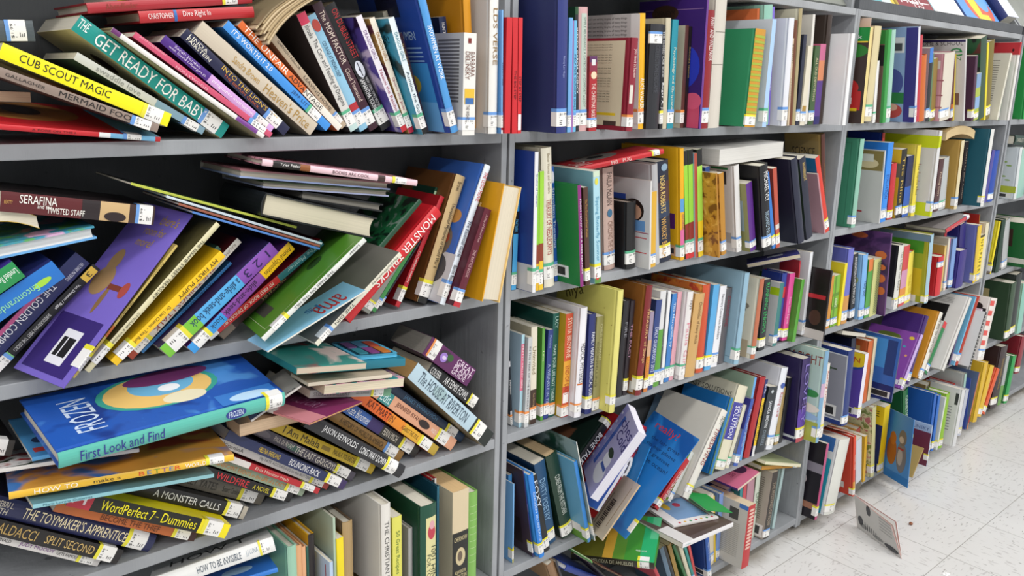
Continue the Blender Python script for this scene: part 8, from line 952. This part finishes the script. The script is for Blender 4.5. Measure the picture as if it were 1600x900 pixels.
face_out('plain white book between crimson and orange ones on the display ledge', 1.85, 2.085, .27, .010, 'f0f0ee', 'a8d4dc')
face_out('blue picture book with yellow and orange shapes on the display ledge', 2.10, 2.40, .26, .012, '5a9ae0', '2a4a8a', art=[('e', 'C', .25, -.05, .95, .6, 'd85a3a'), ('e', 'C', .35, .0, .6, .9, 'f0d82a'), ('r', 'C', .4, .0, .75, .14, 'f0d82a'), ('e', 'C', .6, .2, .95, .7, '6aa8e8')])
face_out('white book with thick navy spine at the end of the display ledge', 2.42, 2.535, .25, .04, 'd8dce8', '1d2c6a')

# ------------------------------------------------------------------ open picture book standing on the floor
t = thing('picture_book', 'thin open picture book standing on the floor tiles by the third bookcase', 'book', (1.4467, -.117, .001))
O_ = Vector((1.4467, -.117, .001))
BL, BR, TL, TR, TR2 = Vector((1.4449, -.1189, .001)), Vector((1.3687, -.2974, .001)), Vector((1.4563, -.0889, .1027)), Vector((1.3903, -.2442, .0831)), Vector((1.442, -.2386, .0756))
def leaf(m, p, th, M1, M2):
    """p: four corners bottom-hinge, bottom-free, top-free, top-hinge"""
    p = [Vector(q)-O_ for q in p]; n = (p[1]-p[0]).cross(p[3]-p[0]).normalized()*th
    q = [a+n for a in p]
    m.face([tuple(v) for v in p], M1); m.face([tuple(v) for v in q[::-1]], M2)
    for i in range(4):
        j = (i+1) % 4; m.face([tuple(p[j]), tuple(p[i]), tuple(q[i]), tuple(q[j])], M2)
    return n
m = MB(); leaf(m, [BL, BR, TR, TL], -.0022, mat('c4c2be', .4), mat('b48a84', .5))
A = Vector(BL)-O_; Bx = Vector(BR)-Vector(BL); Uz = Vector(TL)-Vector(BL); nn = Bx.cross(Uz).normalized()*.0008
def on(u, v): return tuple(A+Bx*u+Uz*v+nn)
INK = mat('4a4a4e', .5, 'ink'); GR = mat('8a8a88', .5, 'ink')
def blob(u, v, ru, rv, M_): m.face([on(u+ru*math.cos(math.tau*i/14), v+rv*math.sin(math.tau*i/14)) for i in range(14)], M_)
blob(.32, .78, .05, .16, INK); blob(.10, .30, .06, .14, INK); blob(.16, .18, .09, .07, GR); blob(.80, .10, .16, .07, INK); blob(.5, .12, .12, .05, GR)
for i in range(6): m.face([on(.20+.05*i, .12), on(.215+.05*i, .12), on(.215+.05*i, .34-.02*i), on(.20+.05*i, .34-.02*i)], INK)
for i in range(5): m.face([on(.56, .82-.09*i), on(.84, .80-.09*i), on(.84, .785-.09*i), on(.56, .805-.09*i)], GR)
m.build('front_cover', t)
m = MB(); leaf(m, [Vector(BL)+Vector((.004, .003, 0)), Vector(BR)+Vector((.016, .006, 0)), TR2, Vector(TL)+Vector((.004, .003, 0))], -.0022, mat('c08e88', .5), mat('c4c2be', .5)); m.build('back_cover', t)
m = MB(); leaf(m, [Vector(BL)+Vector((.002, .0015, 0)), Vector(BR)+Vector((.008, .003, 0)), (Vector(TR)+Vector(TR2))/2+Vector((-.004, -.002, -.004)), Vector(TL)+Vector((.002, .0015, -.002))], -.0012, mat('cfc8c0', .7), mat('cfc8c0', .7)); m.build('page_block', t)

# ------------------------------------------------------------------ litter on the floor
bmx = bmesh.new(); bmesh.ops.create_icosphere(bmx, subdivisions=3, radius=.0062)
for v in bmx.verts: v.co.z *= .8; v.co += Vector((rnd.uniform(-1, 1), rnd.uniform(-1, 1), rnd.uniform(-1, 1)))*.0003
me = bpy.data.meshes.new('candy_ball'); bmx.to_mesh(me); bmx.free(); me.materials.append(mat('8a5232', .35))
for p in me.polygons: p.use_smooth = True
o = bpy.data.objects.new('candy_ball', me); C.objects.link(o); o.location = (1.6037, -.2227, .0049)
tag(o, 'small round brown candy ball lying on the white tiles', 'candy')
m = MB(); g = 5; Wp = .022
H_ = [[.0006+.0045*abs(math.sin(1.9*i+.7*j)) if 0 < i < g and 0 < j < g else .0004 for j in range(g+1)] for i in range(g+1)]
pts = [(Wp*(i/g-.5)*(1+.15*math.sin(3*j)), Wp*.8*(j/g-.5)*(1+.2*math.sin(2*i)), H_[i][j]) for i in range(g+1) for j in range(g+1)]
m.faces(pts, [(i*(g+1)+j, (i+1)*(g+1)+j, (i+1)*(g+1)+j+1, i*(g+1)+j+1) for i in range(g) for j in range(g)], mat('f0f0ee', .7, 'paper'))
o = m.build('paper_scrap'); o.location = (1.391, -.42, 0); so = o.modifiers.new('thick', 'SOLIDIFY'); so.thickness = .0004; so.offset = 1
tag(o, 'crumpled white paper scrap on the floor tiles away from the bookcases', 'paper scrap')
